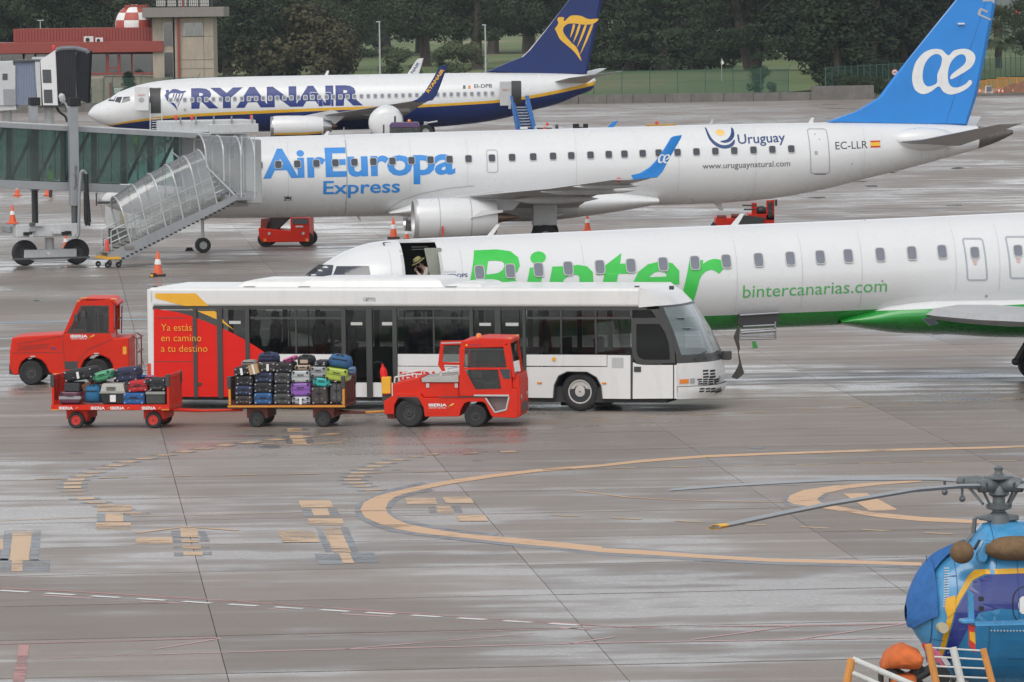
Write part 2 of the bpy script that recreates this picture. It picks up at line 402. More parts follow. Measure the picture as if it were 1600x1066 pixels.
outr = [VC(1599, 724), VC(1250, 714), VC(900, 706), VC(600, 690), VC(300, 672), VC(120, 662)][::-1]
innr = [VC(120, 642), VC(300, 651), VC(600, 673), VC(900, 690), VC(1250, 698), VC(1599, 709)][::-1]
inner = [VB(1599, 635), VB(1250, 600), VB(1100, 588), VB(950, 574), VB(800, 551), VB(700, 530), VB(640, 505), VB(608, 480), VB(600, 460), VB(612, 430), VB(645, 405), VB(700, 388), VB(800, 365), VB(920, 342), VB(1100, 315), VB(1300, 290), VB(1599, 265)]
upo = [VC(2250, 162), VC(1900, 173), VC(1599, 180), VC(1200, 190), VC(900, 201), VC(600, 212), VC(300, 234)]
upi = [VC(300, 246), VC(600, 223), VC(900, 211), VC(1200, 200), VC(1599, 189), VC(1900, 182), VC(2250, 171)]
big = upo + outer + outr + innr + inner + upi
gpoly('taxi_curve_line', [big], .006, P_OR)
def offs(lp, dx, dy): return [(x + dx, y + dy) for x, y in lp]
o1 = outer[4:] + outr
gpoly('curve_line_border', [o1[:] + [(x - (9 if i2 < 9 else 0), y + (4 if y > 812 else (-3 if y < 775 else 2))) for i2, (x, y) in list(enumerate(o1))[::-1]],
                       inner[2:13] + [(x + 8, y + (-4 if y > 812 else (3 if y < 790 else 2))) for x, y in inner[2:13]][::-1],
                       innr[1:] + offs(innr[1:], 0, -2.5)[::-1]], .004, P_BK)
so_ = [VC(1599, 327), VC(1400, 338), VC(1200, 352), VC(1050, 374), VC(990, 400), VC(975, 425), VC(1010, 440), VC(1100, 452), VC(1250, 475), VC(1400, 500), VC(1599, 518), VC(1900, 530)]
si_ = [VC(1900, 516), VC(1599, 498), VC(1350, 474), VC(1200, 447), VC(1130, 430), VC(1115, 415), VC(1150, 390), VC(1250, 368), VC(1400, 350), VC(1599, 335)]
gpoly('stand_curve_line', [so_ + si_], .006, P_OR)
gpoly('stand_curve_border', [so_[2:10] + [(x - 9, y + 1.5) for x, y in so_[2:7]][::-1] if 0 else so_[2:8] + [(x - 8, y + 2) for x, y in so_[2:8]][::-1], si_[2:7] + [(x + 7, y + 1) for x, y in si_[2:7]][::-1]], .004, P_BK)
gpoly('stand_arrow', [[VC(1235, 390), VC(1345, 388), VC(1495, 468), VC(1360, 471)]], .006, P_OR)
gline('lead_in_line', [[VC(-30, 376), VC(0, 376), VC(120, 392), VC(250, 408), VC(420, 417), VC(600, 424), VC(950, 430)]], .09, .006, P_OR)
# dashed lines
def dashes(x0, y0, x1, y1, n, fill=.5):
    out = []
    for i in range(n):
        a = i / n; b = a + fill / n
        out.append([(x0 + (x1 - x0) * a, y0 + (y1 - y0) * a), (x0 + (x1 - x0) * b, y0 + (y1 - y0) * b)])
    return out
gline('dashed_orange_line', dashes(55, 749, 1640, 719, 16, .48), .12, .006, P_YL)
gline('dashed_orange_line', dashes(860, 805, 1640, 842, 8, .45), .14, .006, P_YL)
gline('dashed_orange_line', dashes(840, 661, 1640, 621, 10, .45), .13, .006, P_YL)
gline('thin_yellow_line', [[(0, 814), (170, 808), (320, 805), (545, 799), (680, 797)]], .07, .006, P_YL)
gline('white_dash_line', dashes(0, 923, 930, 979, 13, .62) , .15, .006, P_WH)
gline('red_border_line', [[VD(0, 231), VD(330, 245), VD(740, 270), VD(1200, 297), VE(120, 333), VE(900, 388), VE(1600, 430), VF(300, 445)]], .10, .0045, P_RD)
gline('red_border_line', [[VD(220, 268), VD(480, 285)], [VD(730, 300), VD(980, 312)], [VD(1250, 330), VD(1500, 345)], [VE(180, 365), VE(440, 379)], [VE(740, 400), VE(1000, 415)], [VE(1300, 436), VE(1480, 447)]], .10, .0045, P_PK)
gline('pink_line', [[VD(160, 602), VD(600, 582), VD(1150, 566), VE(0, 553), VE(800, 535), VE(1600, 514), VF(700, 503), VF(1600, 488), VF(2150, 480)]], .09, .0045, P_PK)
gline('pink_line', [[VD(600, 582), VD(1155, 492)], [VE(0, 478), VE(800, 458), VE(1600, 435), VF(900, 428), VF(1520, 416)], [VE(200, 548), VE(1180, 466)], [VE(1370, 520), VF(0, 484)], [VF(400, 500), VF(930, 428)], [VF(960, 497), VF(1500, 418)]], .07, .0045, P_PK)
gline('red_line', [[VF(0, 436), VF(500, 430), VF(1000, 424), VF(1530, 414)], [VD(0, 522), VD(500, 510), VD(1150, 490)]], .08, .005, P_RD)
gpoly('red_stand_bar', [[VD(100, 528), VD(152, 528), VD(128, 720), VD(66, 720)]], .005, P_RD)
gline('blue_line', [[(-20, 505), (100, 503), (240, 499)]], .35, .006, P_BL)
# dashed orange guide curves with black edges
def dash_curve(name, pts, w, n, fill, wb):
    # resample in ground space
    q = [G(x, y, 0) for x, y in pts]; L_ = [0]
    for a, b in zip(q, q[1:]): L_.append(L_[-1] + (b - a).length)
    def at(s):
        for k in range(len(q) - 1):
            if s <= L_[k + 1] + 1e-6: return q[k].lerp(q[k + 1], (s - L_[k]) / max(1e-6, L_[k + 1] - L_[k]))
        return q[-1]
    for nm, hw, z, mt, f0 in ((name, w / 2, .008, P_O2, fill), (name + '_border', wb / 2, .004, P_B2, fill * .7)):
        b = MB()
        for i in range(n):
            s0 = L_[-1] * (i + (0 if hw == w / 2 else .12)) / n; s1 = s0 + L_[-1] * f0 / n; a, c = at(s0), at(s1); d = (c - a).normalized(); nn = Vector((-d.y, d.x, 0)) * hw
            b.add([(p.x, p.y, z) for p in (a + nn, a - nn, c - nn, c + nn)], [(0, 1, 2, 3)])
        tag(b.build(name, mt), kind='structure')
c1 = [VA(1560, 112), VA(1300, 138), VA(1050, 165), VA(800, 205), VA(600, 240), VA(450, 283), VA(350, 325), VA(335, 345), VA(335, 370), VA(360, 402), VA(450, 432), VA(520, 455), VA(640, 487), VA(700, 492)]
dash_curve('dashed_guide_curve', c1, .36, 24, .55, .62)
c2 = [VB(1200, 195), VB(780, 208), VB(600, 245), VB(480, 290), VB(445, 330), VB(500, 362), VB(580, 385)]
dash_curve('dashed_guide_curve', c2, .35, 14, .4, .65)
gline('lead_line', [[VA(630, 572), VA(860, 543), VA(1100, 560)], [VA(1200, 158), VA(1400, 165), VA(1590, 152)]], .16, .006, P_OR)
# stand letter blocks
def blocks(name, V_, ors, bks):
    gpoly(name, [[V_(*p) for p in q] for q in ors], .007, P_O2)
    gpoly(name + '_border', [[V_(*p) for p in q] for q in bks], .004, P_B2)
def qd(x0, y0, x1, y1, sk=0): return [(x0, y0), (x1, y0), (x1 + sk, y1), (x0 + sk, y1)]
blocks('stand_mark', VA, [qd(450, 443, 610, 474), qd(488, 480, 570, 520), qd(443, 524, 606, 558)], [qd(448, 482, 488, 520), qd(570, 482, 608, 518)])
blocks('stand_mark', VA, [qd(832, 545, 912, 592, 6), qd(840, 603, 920, 616), qd(845, 628, 930, 646), qd(848, 658, 938, 677), qd(627, 593, 798, 625)],
       [qd(790, 560, 836, 596, 10), qd(916, 560, 950, 596, 14), qd(800, 603, 842, 618), qd(924, 600, 970, 612), qd(803, 632, 845, 645), qd(932, 632, 975, 642), qd(805, 662, 848, 680), qd(938, 658, 980, 672)])
blocks('stand_mark', VA, [qd(62, 558, 150, 700, -18), qd(55, 700, 104, 750, 0), qd(0, 600, 14, 650)],
       [qd(20, 558, 58, 700, -20), qd(150, 558, 190, 700, -10), qd(104, 695, 232, 750), qd(0, 690, 52, 752)])
blocks('stand_mark', VA, [qd(1330, 88, 1396, 105), qd(1340, 120, 1402, 135), qd(1350, 138, 1412, 162, 8)], [qd(1300, 92, 1330, 104), qd(1396, 90, 1430, 98), qd(1305, 122, 1340, 138), qd(1402, 108, 1440, 118), qd(1320, 140, 1350, 158, 6), qd(1412, 136, 1445, 156, 8)])
blocks('stand_mark', VB, [qd(195, 422, 345, 455, 15), qd(255, 460, 330, 492, 12), qd(240, 506, 400, 535, 8), qd(305, 542, 385, 662, 55), qd(380, 664, 432, 712, 24), qd(100, 560, 270, 615, 22)],
       [qd(212, 460, 255, 494, 10), qd(332, 458, 375, 488, 12), qd(272, 545, 303, 660, 50), qd(388, 545, 425, 660, 50), qd(270, 668, 385, 716, 20), qd(430, 662, 545, 710, 28)])
blocks('faded_stand_mark', VB, [qd(690, 410, 830, 440, 10), qd(860, 406, 990, 434, 20), qd(832, 446, 900, 480, 12), qd(925, 488, 1060, 517, 15)], [qd(795, 450, 830, 480, 8), qd(905, 446, 945, 478, 12)])
# dark water in low spots and oily stains
def blob(x, y, w_, h_, sd):
    r = random.Random(sd); return smooth_loop([(x + w_ / 2 * math.cos(a) * r.uniform(.6, 1.1), y + h_ / 2 * math.sin(a) * r.uniform(.6, 1.1)) for a in [i * .7 for i in range(9)]], 3)
gpoly('puddle', [blob(x, y, a, c, i) for i, (x, y, a, c) in enumerate(((1276, 309, 28, 3), (1362, 291, 27, 2.6), (1496, 263, 22, 3.6), (1555, 252, 38, 3), (1492, 321, 30, 2.6), (1345, 284, 22, 1.5), (1395, 270, 14, 2), (445, 458, 18, 2.2), (235, 488, 14, 2), (468, 440, 12, 1.4), (915, 622, 24, 2.2), (1012, 331, 16, 1.8), (905, 338, 8, 1.6), (60, 470, 18, 2)))], .003, mat('standing_water', (.025, .025, .028), .06, spec=.3))
gpoly('oil_stain', [blob(x, y, a, c, i + 50) for i, (x, y, a, c) in enumerate(((422, 698, 42, 5), (745, 720, 16, 2), (1340, 880, 22, 3), (1080, 878, 9, 2), (620, 735, 18, 2), (300, 560, 26, 4), (1180, 700, 30, 3), (120, 708, 26, 3)))], .0036, P_BK)
# tyre marks on the wet apron
random.seed(3)
tm = []
for i in range(26):
    x = random.uniform(-20, 1500); y = random.uniform(655, 705); l = random.uniform(60, 330); s = random.uniform(-.09, -.02)
    tm.append([(x, y), (x + l * .5, y + s * l * .5), (x + l, y + s * l * 1.02)])
gline('red_scrape', tm, .03, .0042, paint('red_scrape_paint', (.30, .09, .07), .75))
# ============================================================ FAR: wall, fence, golf grass, hill
def grass_mat():
    m, n, o = _mk('golf_grass'); L = n.links; N = lambda t: n.nodes.new(t)
    p = N('ShaderNodeBsdfPrincipled'); L.new(p.outputs[0], o.inputs[0]); p.inputs['Roughness'].default_value = .9; p.inputs['Specular IOR Level'].default_value = .1
    geo = N('ShaderNodeNewGeometry'); a = N('ShaderNodeTexNoise'); a.inputs['Scale'].default_value = .035; a.inputs['Detail'].default_value = 7
    mp = N('ShaderNodeMapping'); mp.inputs['Scale'].default_value = (1, .35, 1); L.new(geo.outputs['Position'], mp.inputs[0]); L.new(mp.outputs[0], a.inputs['Vector'])
    r = N('ShaderNodeValToRGB'); e = r.color_ramp.elements
    e[0].position = .30; e[0].color = (.075, .10, .045, 1); e[1].position = .72; e[1].color = (.25, .21, .12, 1)
    q = e.new(.47); q.color = (.115, .155, .065, 1); q = e.new(.58); q.color = (.15, .17, .08, 1)
    L.new(a.outputs['Fac'], r.inputs[0]); b = N('ShaderNodeTexNoise'); b.inputs['Scale'].default_value = 1.5; b.inputs['Detail'].default_value = 6; L.new(geo.outputs['Position'], b.inputs['Vector'])
    mx = N('ShaderNodeMix'); mx.data_type = 'RGBA'; mx.blend_type = 'MULTIPLY'; mx.inputs[0].default_value = .7; L.new(r.outputs[0], mx.inputs[6]); L.new(b.outputs['Color'], mx.inputs[7])
    mx.inputs[7].default_value = (1, 1, 1, 1)
    rr = N('ShaderNodeMapRange'); rr.inputs['To Min'].default_value = .6; rr.inputs['To Max'].default_value = 1.5; L.new(b.outputs['Fac'], rr.inputs['Value']); L.new(rr.outputs[0], mx.inputs[7]); L.new(mx.outputs[2], p.inputs['Base Color'])
    MT['golf_grass'] = m; return m
GR = grass_mat()
WF = Fr(6.7, 571.5, 9.0)       # wall line
def wy(X): return 571.5 + (X - 6.7) * math.tan(rad(9))
WZ = .85
# golf course ground (gently rolling)
gm = MB(); nx, ny = 90, 60
def gz(x, y):
    base = WZ + .15 * math.sin(x * .05) + max(0, (y - 700)) * .0012
    return base + .5 * math.sin(x * .021 + 1) * min(1, max(0, (y - 640) / 120)) + .3 * math.sin(y * .03)
vv = []; 
for j in range(ny + 1):
    for i in range(nx + 1):
        x = -420 + 900 * i / nx; y0 = wy(x) + .6 + max(0, x - 34) * 3.2; t = (j / ny) ** 2; y = y0 + t * 1600
        vv.append((x, y, (WZ if x < 33 else .02) if j == 0 else gz(x, y) * (1 if j > 2 else .5) + (0 if j > 2 else WZ * .5)))
gm.add(vv, [(j * (nx + 1) + i, j * (nx + 1) + i + 1, (j + 1) * (nx + 1) + i + 1, (j + 1) * (nx + 1) + i) for j in range(ny) for i in range(nx)])
tag(gm.build('golf_course', GR, None, True), kind='structure')
hill = MB(); vv = []; HN = 60
for j, (D, zz) in enumerate(((2600, 0), (3000, .55), (3500, 1))):
    for i in range(HN + 1):
        x = -1500 + 3600 * i / HN; h = 95 + 30 * math.sin(i * .31) + 14 * math.sin(i * .9) ; vv.append((x, D, -1 + h * zz))
hill.add(vv, [(j * (HN + 1) + i, j * (HN + 1) + i + 1, (j + 1) * (HN + 1) + i + 1, (j + 1) * (HN + 1) + i) for j in range(2) for i in range(HN)])
tag(hill.build('hill', mat('far_hill', (.07, .085, .07), .95, var=.5, scale=.012), None, True), kind='structure')
tag(MB().box(-200, 1200, 2598, 2600, -2, 6).build('ridge', mat('far_field', (.12, .12, .08), .9), None), kind='structure')
# wall with blocks
wl = fthing('retaining_wall', 'long low weathered concrete wall below the green golf fence', 'wall', WF)
xr = WF.uv(1275, 155)[0]
random.seed(5)
x = -75.0; w0 = None
while x < xr:
    l = random.uniform(2.6, 3.4); l = min(l, xr - x)
    MB().box(x + .02, x + l - .02, random.uniform(0, .03), .45, -.05, WZ + random.uniform(-.03, .03)).build('block', M_CURB, wl, bevel=.02, seg=1)
    x += l
MB().box(xr - .4, xr + 6, -.05, .5, -.05, WZ + .55).build('end_block', M_CURB, wl, bevel=.03)
GF = mat('fence_green', (.03, .10, .07), .6)
def mesh_mat():
    m, n, o = _mk('chain_link'); L = n.links; p = n.nodes.new('ShaderNodeBsdfDiffuse'); p.inputs[0].default_value = (.06, .12, .09, 1); t = n.nodes.new('ShaderNodeBsdfTransparent'); x = n.nodes.new('ShaderNodeMixShader'); x.inputs[0].default_value = .24
    L.new(t.outputs[0], x.inputs[1]); L.new(p.outputs[0], x.inputs[2]); L.new(x.outputs[0], o.inputs[0]); return m
M_MESH = mesh_mat(); M_MESH2 = M_MESH
fe = fthing('chain_link_fence', 'green chain link fence on the low wall before the golf course', 'fence', WF)
pxs = [-75 + 2.85 * i for i in range(200)]; pxs = [q for q in pxs if q < xr - .2]
for i, q in enumerate(pxs):
    b = MB(); b.cyl((q, .3, WZ - .05), (q, .3, WZ + 2.45), .045, n=6)
    b.cyl((q, .3, WZ + 2.45), (q + .25, .3, WZ + 2.8), .03, n=5); b.build('post', GF, fe)
    if i: MB().box(pxs[i - 1] + .03, q - .03, .295, .305, WZ + .05, WZ + 2.35).build('mesh_panel', M_MESH, fe)
rl = MB()
for z in (.05, 1.2, 2.38): rl.cyl((-75, .3, WZ + z), (pxs[-1], .3, WZ + z), .018, n=4)
rl.build('rail', GF, fe)
# second fence, running away to the right of the wall end
F2 = Fr(*[WF.o[k] + WF.ex[k] * (xr + 1) for k in (0, 1)], 72)
f2 = fthing('chain_link_fence', 'green chain link fence with cranked tops behind the blue tail fin', 'fence', F2)
for i in range(44):
    q = i * 2.6
    b = MB(); b.cyl((q, 0, 0), (q, 0, 3.3), .05, n=6); b.cyl((q, 0, 3.3), (q - .3, 0, 3.7), .03, n=5); b.build('post', GF, f2)
    if i: MB().box(q - 2.57, q - .03, -.005, .005, .2, 3.25).build('mesh_panel', M_MESH, f2)
b = MB(); b.cyl((0, 0, 3.25), (112, 0, 3.25), .025, n=4); b.build('rail', GF, f2)
ug = F2.o
tag(MB().loft([[(p.x, p.y, z) for p, z in ((F2.o + F2.ex * a - F2.ey * 2.2, .0), (F2.o + F2.ex * a - F2.ey * 1.0, .8), (F2.o + F2.ex * a + F2.ey * 6, 1.0))] for a in (6, 12, 30, 55, 90)], False, False).build('grass_bank', GR, None), kind='structure')
tag(MB().box(0, 110, 0, .35, -.05, .28).build('kerb', M_CURB, None, loc=(28, 578, 0)), kind='structure')
bpy.data.objects['kerb'].rotation_euler = (0, 0, rad(19))
# ============================================================ TREES
LEAF = {}
def leaf_mat(name, c1, c2):
    m, n, o = _mk(name); L = n.links; N = lambda t: n.nodes.new(t)
    p = N('ShaderNodeBsdfPrincipled'); p.inputs['Roughness'].default_value = .8; p.inputs['Specular IOR Level'].default_value = .15
    at = N('ShaderNodeAttribute'); at.attribute_name = 'tone'; oi = N('ShaderNodeObjectInfo')
    ad = N('ShaderNodeMath'); ad.operation = 'MULTIPLY_ADD'; ad.inputs[1].default_value = .5; L.new(oi.outputs['Random'], ad.inputs[0]); L.new(at.outputs['Fac'], ad.inputs[2])
    mx = N('ShaderNodeMix'); mx.data_type = 'RGBA'; mx.inputs[6].default_value = (*c1, 1); mx.inputs[7].default_value = (*c2, 1); mx.clamp_factor = True
    L.new(ad.outputs[0], mx.inputs[0]); L.new(mx.outputs[2], p.inputs['Base Color']); L.new(p.outputs[0], o.inputs[0]); return m
ML = {'dark': leaf_mat('dark_leaves', (.016, .028, .014), (.044, .064, .032)), 'pine': leaf_mat('pine_needles', (.022, .036, .018), (.060, .078, .040)),
      'cyp': leaf_mat('cypress_leaves', (.014, .024, .013), (.034, .046, .024)), 'olive': leaf_mat('olive_leaves', (.05, .065, .035), (.10, .12, .06)),
      'autumn': leaf_mat('autumn_leaves', (.045, .047, .025), (.080, .072, .038)), 'palm': leaf_mat('palm_leaves', (.05, .07, .035), (.13, .14, .08))}
BARK = mat('bark', (.075, .06, .048), .9, var=.3, scale=2)
def leaves(clumps, n, size, seed, droop=0.0, flat=.6):
    """many leaf-tuft faces through clumps (cx,cy,cz,rx,ry,rz,tone)"""
    r = random.Random(seed); v = []; f = []; tn = []
    for (cx, cy, cz, rx, ry, rz, tone) in clumps:
        for _ in range(n):
            while True:
                a, b, c = r.uniform(-1, 1), r.uniform(-1, 1), r.uniform(-1, 1); q = a * a + b * b + c * c
                if q < 1 and q > r.random() * .8: break
            p = Vector((cx + a * rx, cy + b * ry, cz + c * rz)); s = size * r.uniform(.5, 1.3)
            d = Vector((a + r.uniform(-.6, .6), b + r.uniform(-.6, .6), c * .6 + r.uniform(-.3, .8))).normalized()
            t = d.orthogonal().normalized(); t.rotate(Matrix.Rotation(r.uniform(0, 6.28), 3, d)); u = d.cross(t)
            if droop: u = (u - Vector((0, 0, droop))).normalized()
            k = len(v); v += [p - t * s * .5, p + u * s * flat, p + t * s * .5, p - u * s * flat * .5]
            f.append((k, k + 1, k + 2, k + 3)); tn += [min(1, max(0, tone + r.uniform(-.25, .25)))] * 4
    me = bpy.data.meshes.new('crown'); me.from_pydata(v, [], f); at = me.attributes.new('tone', 'FLOAT', 'POINT'); at.data.foreach_set('value', tn); return me
def crown_mesh(kind, seed):
    r = random.Random(seed); cl = []
    if kind == 'broad':      # 14 m tall unit
        for _ in range(46):
            a = r.uniform(0, 6.28); h = r.uniform(0, 1); R_ = (math.sin(h * 2.6 + .35)) * 5.2 * math.sqrt(r.random()); s = r.uniform(1.0, 2.1)
            cl.append((R_ * math.cos(a), R_ * math.sin(a), 3.4 + h * 10.5, s * 1.15, s * 1.15, s * .75, r.uniform(0, .7)))
        return leaves(cl, 300, .30, seed)
    if kind == 'cedar':
        for k in range(13):
            h = k / 12; n = 7 - k // 3
            for _ in range(n + 2):
                a = r.uniform(0, 6.28); R_ = r.uniform(.2, 1) * (6.3 * (1 - h) ** .7 + .8); s = r.uniform(1.1, 2.0)
                cl.append((R_ * math.cos(a), R_ * math.sin(a), 2.6 + h * 13.5 - R_ * .14 + r.uniform(-.3, .3), s * 1.35, s * 1.35, s * .42, r.uniform(0, .75)))
        return leaves(cl, 230, .33, seed, .5)
    if kind == 'cypress':
        for k in range(34):
            h = k / 33; R_ = 1.25 * (1 - h ** 3 * .8) * min(1, .5 + h * 4)
            for _ in range(2):
                a = r.uniform(0, 6.28); s = r.uniform(.7, 1.1); cl.append((R_ * math.cos(a), R_ * math.sin(a), .6 + h * 17, s, s, s * 1.2, r.uniform(0, .6)))
        return leaves(cl, 220, .25, seed, 0, .9)
    if kind == 'bush':
        for _ in range(26):
            a = r.uniform(0, 6.28); R_ = 2.6 * math.sqrt(r.random()); h = r.uniform(0, 1); s = r.uniform(.6, 1.1)
            cl.append((R_ * math.cos(a) * (1.05 - h * .5), R_ * math.sin(a) * (1.05 - h * .5), .5 + h * 3.4, s, s, s * .8, r.uniform(0, .9)))
        return leaves(cl, 220, .2, seed)
CM = {}
for k, nn in (('broad', 4), ('cedar', 3), ('cypress', 3), ('bush', 3)):
    CM[k] = [crown_mesh(k, 11 + 7 * i + len(k)) for i in range(nn)]
def tree(name, kind, lm, px, py, h, wfac, label, cat='tree', group=None, seed=0, stems=1, D=None):
    """px,py: foot of the trunk in the photograph"""
    r = random.Random(seed); p = G(px, py, WZ + .4) if D is None else A(px, py, D)
    p.z = gz(p.x, p.y) - .3
    unit = {'broad': 15, 'cedar': 17, 'cypress': 18, 'bush': 4.6}[kind]; s = h / unit
    t = thing(name, label, cat, p, r.uniform(0, 360), group)
    me = r.choice(CM[kind])
    if (me.name, lm) not in LEAF: q = me.copy(); q.materials.append(ML[lm]); LEAF[(me.name, lm)] = q
    o = bpy.data.objects.new('crown', LEAF[(me.name, lm)]); COL.objects.link(o); o.parent = t; o.scale = (s * wfac, s * wfac, s)
    th = {'broad': .72, 'cedar': .9, 'cypress': .8, 'bush': .5}[kind] * h; tr = {'broad': .55, 'cedar': .62, 'cypress': .35, 'bush': .12}[kind] * s * 1.3
    b = MB()
    for k in range(stems):
        lx = r.uniform(-.05, .05) * h + (k - (stems - 1) / 2) * .16 * h; pts = [(0, 0, 0), (lx * .5, r.uniform(-.3, .3), th * .25), (lx, r.uniform(-.5, .5), th * .6), (lx * 1.2, 0, th)]
        for (a, c), (ra, rb) in zip(zip(pts, pts[1:]), ((tr, tr * .8), (tr * .8, tr * .5), (tr * .5, tr * .1))): b.cyl(a, c, ra, rb, 8)
    if kind != 'cypress':
        for k in range(9):
            a = r.uniform(0, 6.28); z = r.uniform(.22, .7) * h; l = r.uniform(.12, .3) * h * wfac; b.cyl((0, 0, z), (l * math.cos(a), l * math.sin(a), z + l * .35), tr * .28, tr * .06, 5)
    b.cyl((0, 0, -.4), (0, 0, .6), tr * 1.5, tr, 8)
    b.build('trunk', BARK, t, True); return t
TL = []
def T_(*a, **k): TL.append(tree(*a, **k))
gB = 'dark trees on the golf course'
# front row, by the foot of the trunk
T_('pine_tree', 'broad', 'pine', 535, 108, 17, 1.05, 'tall dark pine with bare trunk right of the rust coloured bush', 'tree', gB, 1)
T_('pine_tree', 'broad', 'dark', 500, 90, 20, 1.2, 'tall pine standing over the rust coloured bush', 'tree', gB, 2)
T_('pine_tree', 'broad', 'pine', 665, 104, 19, 1.25, 'wide pine between the two slim lamp posts', 'tree', gB, 3)
T_('pine_tree', 'broad', 'pine', 745, 107, 20, 1.1, 'pine with thick forked trunk left of the navy tail fin', 'tree', gB, 4, stems=2)
T_('small_tree', 'bush', 'dark', 565, 90, 6, 1.3, 'small dark round tree seen in the gap beside the lamp post', 'tree', gB, 5)
T_('pine_tree', 'broad', 'dark', 830, 100, 19, 1.2, 'dark pine behind the navy tail fin', 'tree', gB, 6)
T_('conifer_tree', 'cedar', 'dark', 985, 112, 19, 1.0, 'dark conifer just right of the navy tail fin', 'tree', gB, 7)
T_('conifer_tree', 'cedar', 'dark', 1035, 112, 20, 1.1, 'dark conifer second to the right of the navy tail fin', 'tree', gB, 8)
T_('conifer_tree', 'cedar', 'dark', 1090, 106, 20, 1.1, 'dark spreading conifer behind the white golf flag', 'tree', gB, 9)
T_('cedar_tree', 'cedar', 'dark', 1175, 114, 21, 1.15, 'big cedar with short forked trunk on open grass', 'tree', gB, 10, stems=3)
T_('conifer_tree', 'cedar', 'dark', 1245, 96, 21, .9, 'feathery conifer between the cedar and the cypress row', 'tree', gB, 11)
gC = 'tall cypresses in a row behind the blue tail fin'
for i, (x, y, s) in enumerate(((1283, 118, 1.35), (1308, 132, 1.5), (1335, 122, 1.5), (1362, 122, 1.45), (1388, 120, 1.5), (1412, 120, 1.4), (1440, 116, 1.5), (1470, 114, 1.5), (1497, 112, 1.4), (1268, 98, 1.3))):
    T_('cypress_tree', 'cypress', 'cyp', x, y, 21, s, ['leftmost tall cypress of the dark row', 'second cypress of the dark row with thick trunk', 'third tall cypress of the dark row', 'fourth tall cypress of the dark row', 'fifth tall cypress of the dark row, left of the blue fin edge', 'cypress at the leading edge of the blue fin', 'cypress hidden behind the middle of the blue fin', 'cypress behind the upper blue fin', 'last cypress of the row behind the blue fin top', 'slim cypress set back at the left end of the row'][i], 'tree', gC, 20 + i)
ORD = ['first', 'second', 'third', 'fourth', 'fifth', 'sixth', 'seventh', 'eighth', 'ninth', 'tenth', 'last']; OC = {}
def nth(l):
    OC[l] = OC.get(l, -1) + 1; return ORD[min(OC[l], 10)] + ' from the left, ' + l
# back rows (dense)
random.seed(9)
bl = ['far dark tree above the red roofed building', 'far dark tree above the rust coloured bush', 'far dark tree above the grass gap by the lamp post', 'far dark tree over the white airliner with harp tail', 'far dark tree behind the navy tail fin', 'far dark tree over the golf flag', 'far dark tree over the open golf field', 'far dark tree behind the cypress row']
def bi(x): return 0 if x < 330 else 1 if x < 480 else 2 if x < 620 else 3 if x < 800 else 4 if x < 960 else 5 if x < 1120 else 6 if x < 1270 else 7
x = -70
while x < 1500:
    T_('far_tree', 'broad', random.choice(['dark', 'dark', 'pine']), x, 66, random.uniform(24, 29), 1.2, nth(bl[bi(x)].replace('far dark tree', 'farthest tree')), 'tree', 'farthest row: ' + bl[bi(x)][9:], int(x) + 900, D=random.uniform(1010, 1060)); x += 56
x = -40
while x < 520:
    if not 470 < x < 560: T_('far_tree', 'broad', random.choice(['dark', 'pine']), x, 66, random.uniform(15, 19), 1.15, nth(bl[bi(x)]), 'tree', 'far trees: ' + bl[bi(x)][9:], int(x) + 300, D=random.uniform(740, 800))
    x += 44
for x in (880, 915, 955, 1010, 1062, 1110): T_('hedge_shrub', 'bush', 'dark', x, 110, 5.5, 1.5, nth('dark shrub at the foot of the conifers'), 'shrub', 'dark shrubs under the conifers', x)
gS = 'bushes between tower and grass gap'
for i, (x, y, h, w_, k) in enumerate(((352, 112, 7, 1.5, 'dark'), (395, 116, 9, 1.5, 'olive'), (428, 118, 8, 1.2, 'olive'), (462, 118, 11.5, 1.25, 'autumn'), (500, 118, 9, 1.1, 'autumn'), (370, 90, 13, 1.2, 'dark'))):
    T_('bush', 'bush', k, x, y, h, w_, ['low dark bush right of the concrete tower', 'grey green round bush right of the tower', 'grey green bush left of the rust coloured bush', 'large rust coloured autumn bush', 'smaller brown autumn bush beside the tall pine', 'tall dark bush behind the grey green one'][i], 'shrub', gS, 60 + i)
T_('bush', 'bush', 'olive', 618, 116, 4.5, 1.2, 'grey green shrub beside the left lamp post', 'shrub', gS, 71)
T_('bush', 'bush', 'olive', 715, 116, 5, 1.3, 'grey green shrub left of the right lamp post', 'shrub', gS, 72)
T_('round_bush', 'bush', 'dark', 1186, 146, 3.4, .8, 'small round dark bush just behind the fence', 'shrub', None, 73, D=583)
for i, (x, h) in enumerate(((1325, 1.8), (1345, 1.3), (1370, 1.6), (1392, 1.2))): T_('bramble', 'bush', 'dark', x, 150 - i, h * 1.3, 1.4, nth('low bramble clump before the cypress row'), 'shrub', 'brambles on the bank', 80 + i, D=578 + i * 3)
T_('small_conifer', 'cypress', 'dark', 201, 140, 3.6, 2.2, 'small pointed evergreen in front of the red trimmed building', 'tree', None, 91, D=577)
T_('far_edge_tree', 'broad', 'dark', 1612, 100, 11, .8, 'dark tree cut by the right edge beside the palm', 'tree', None, 92, D=700)
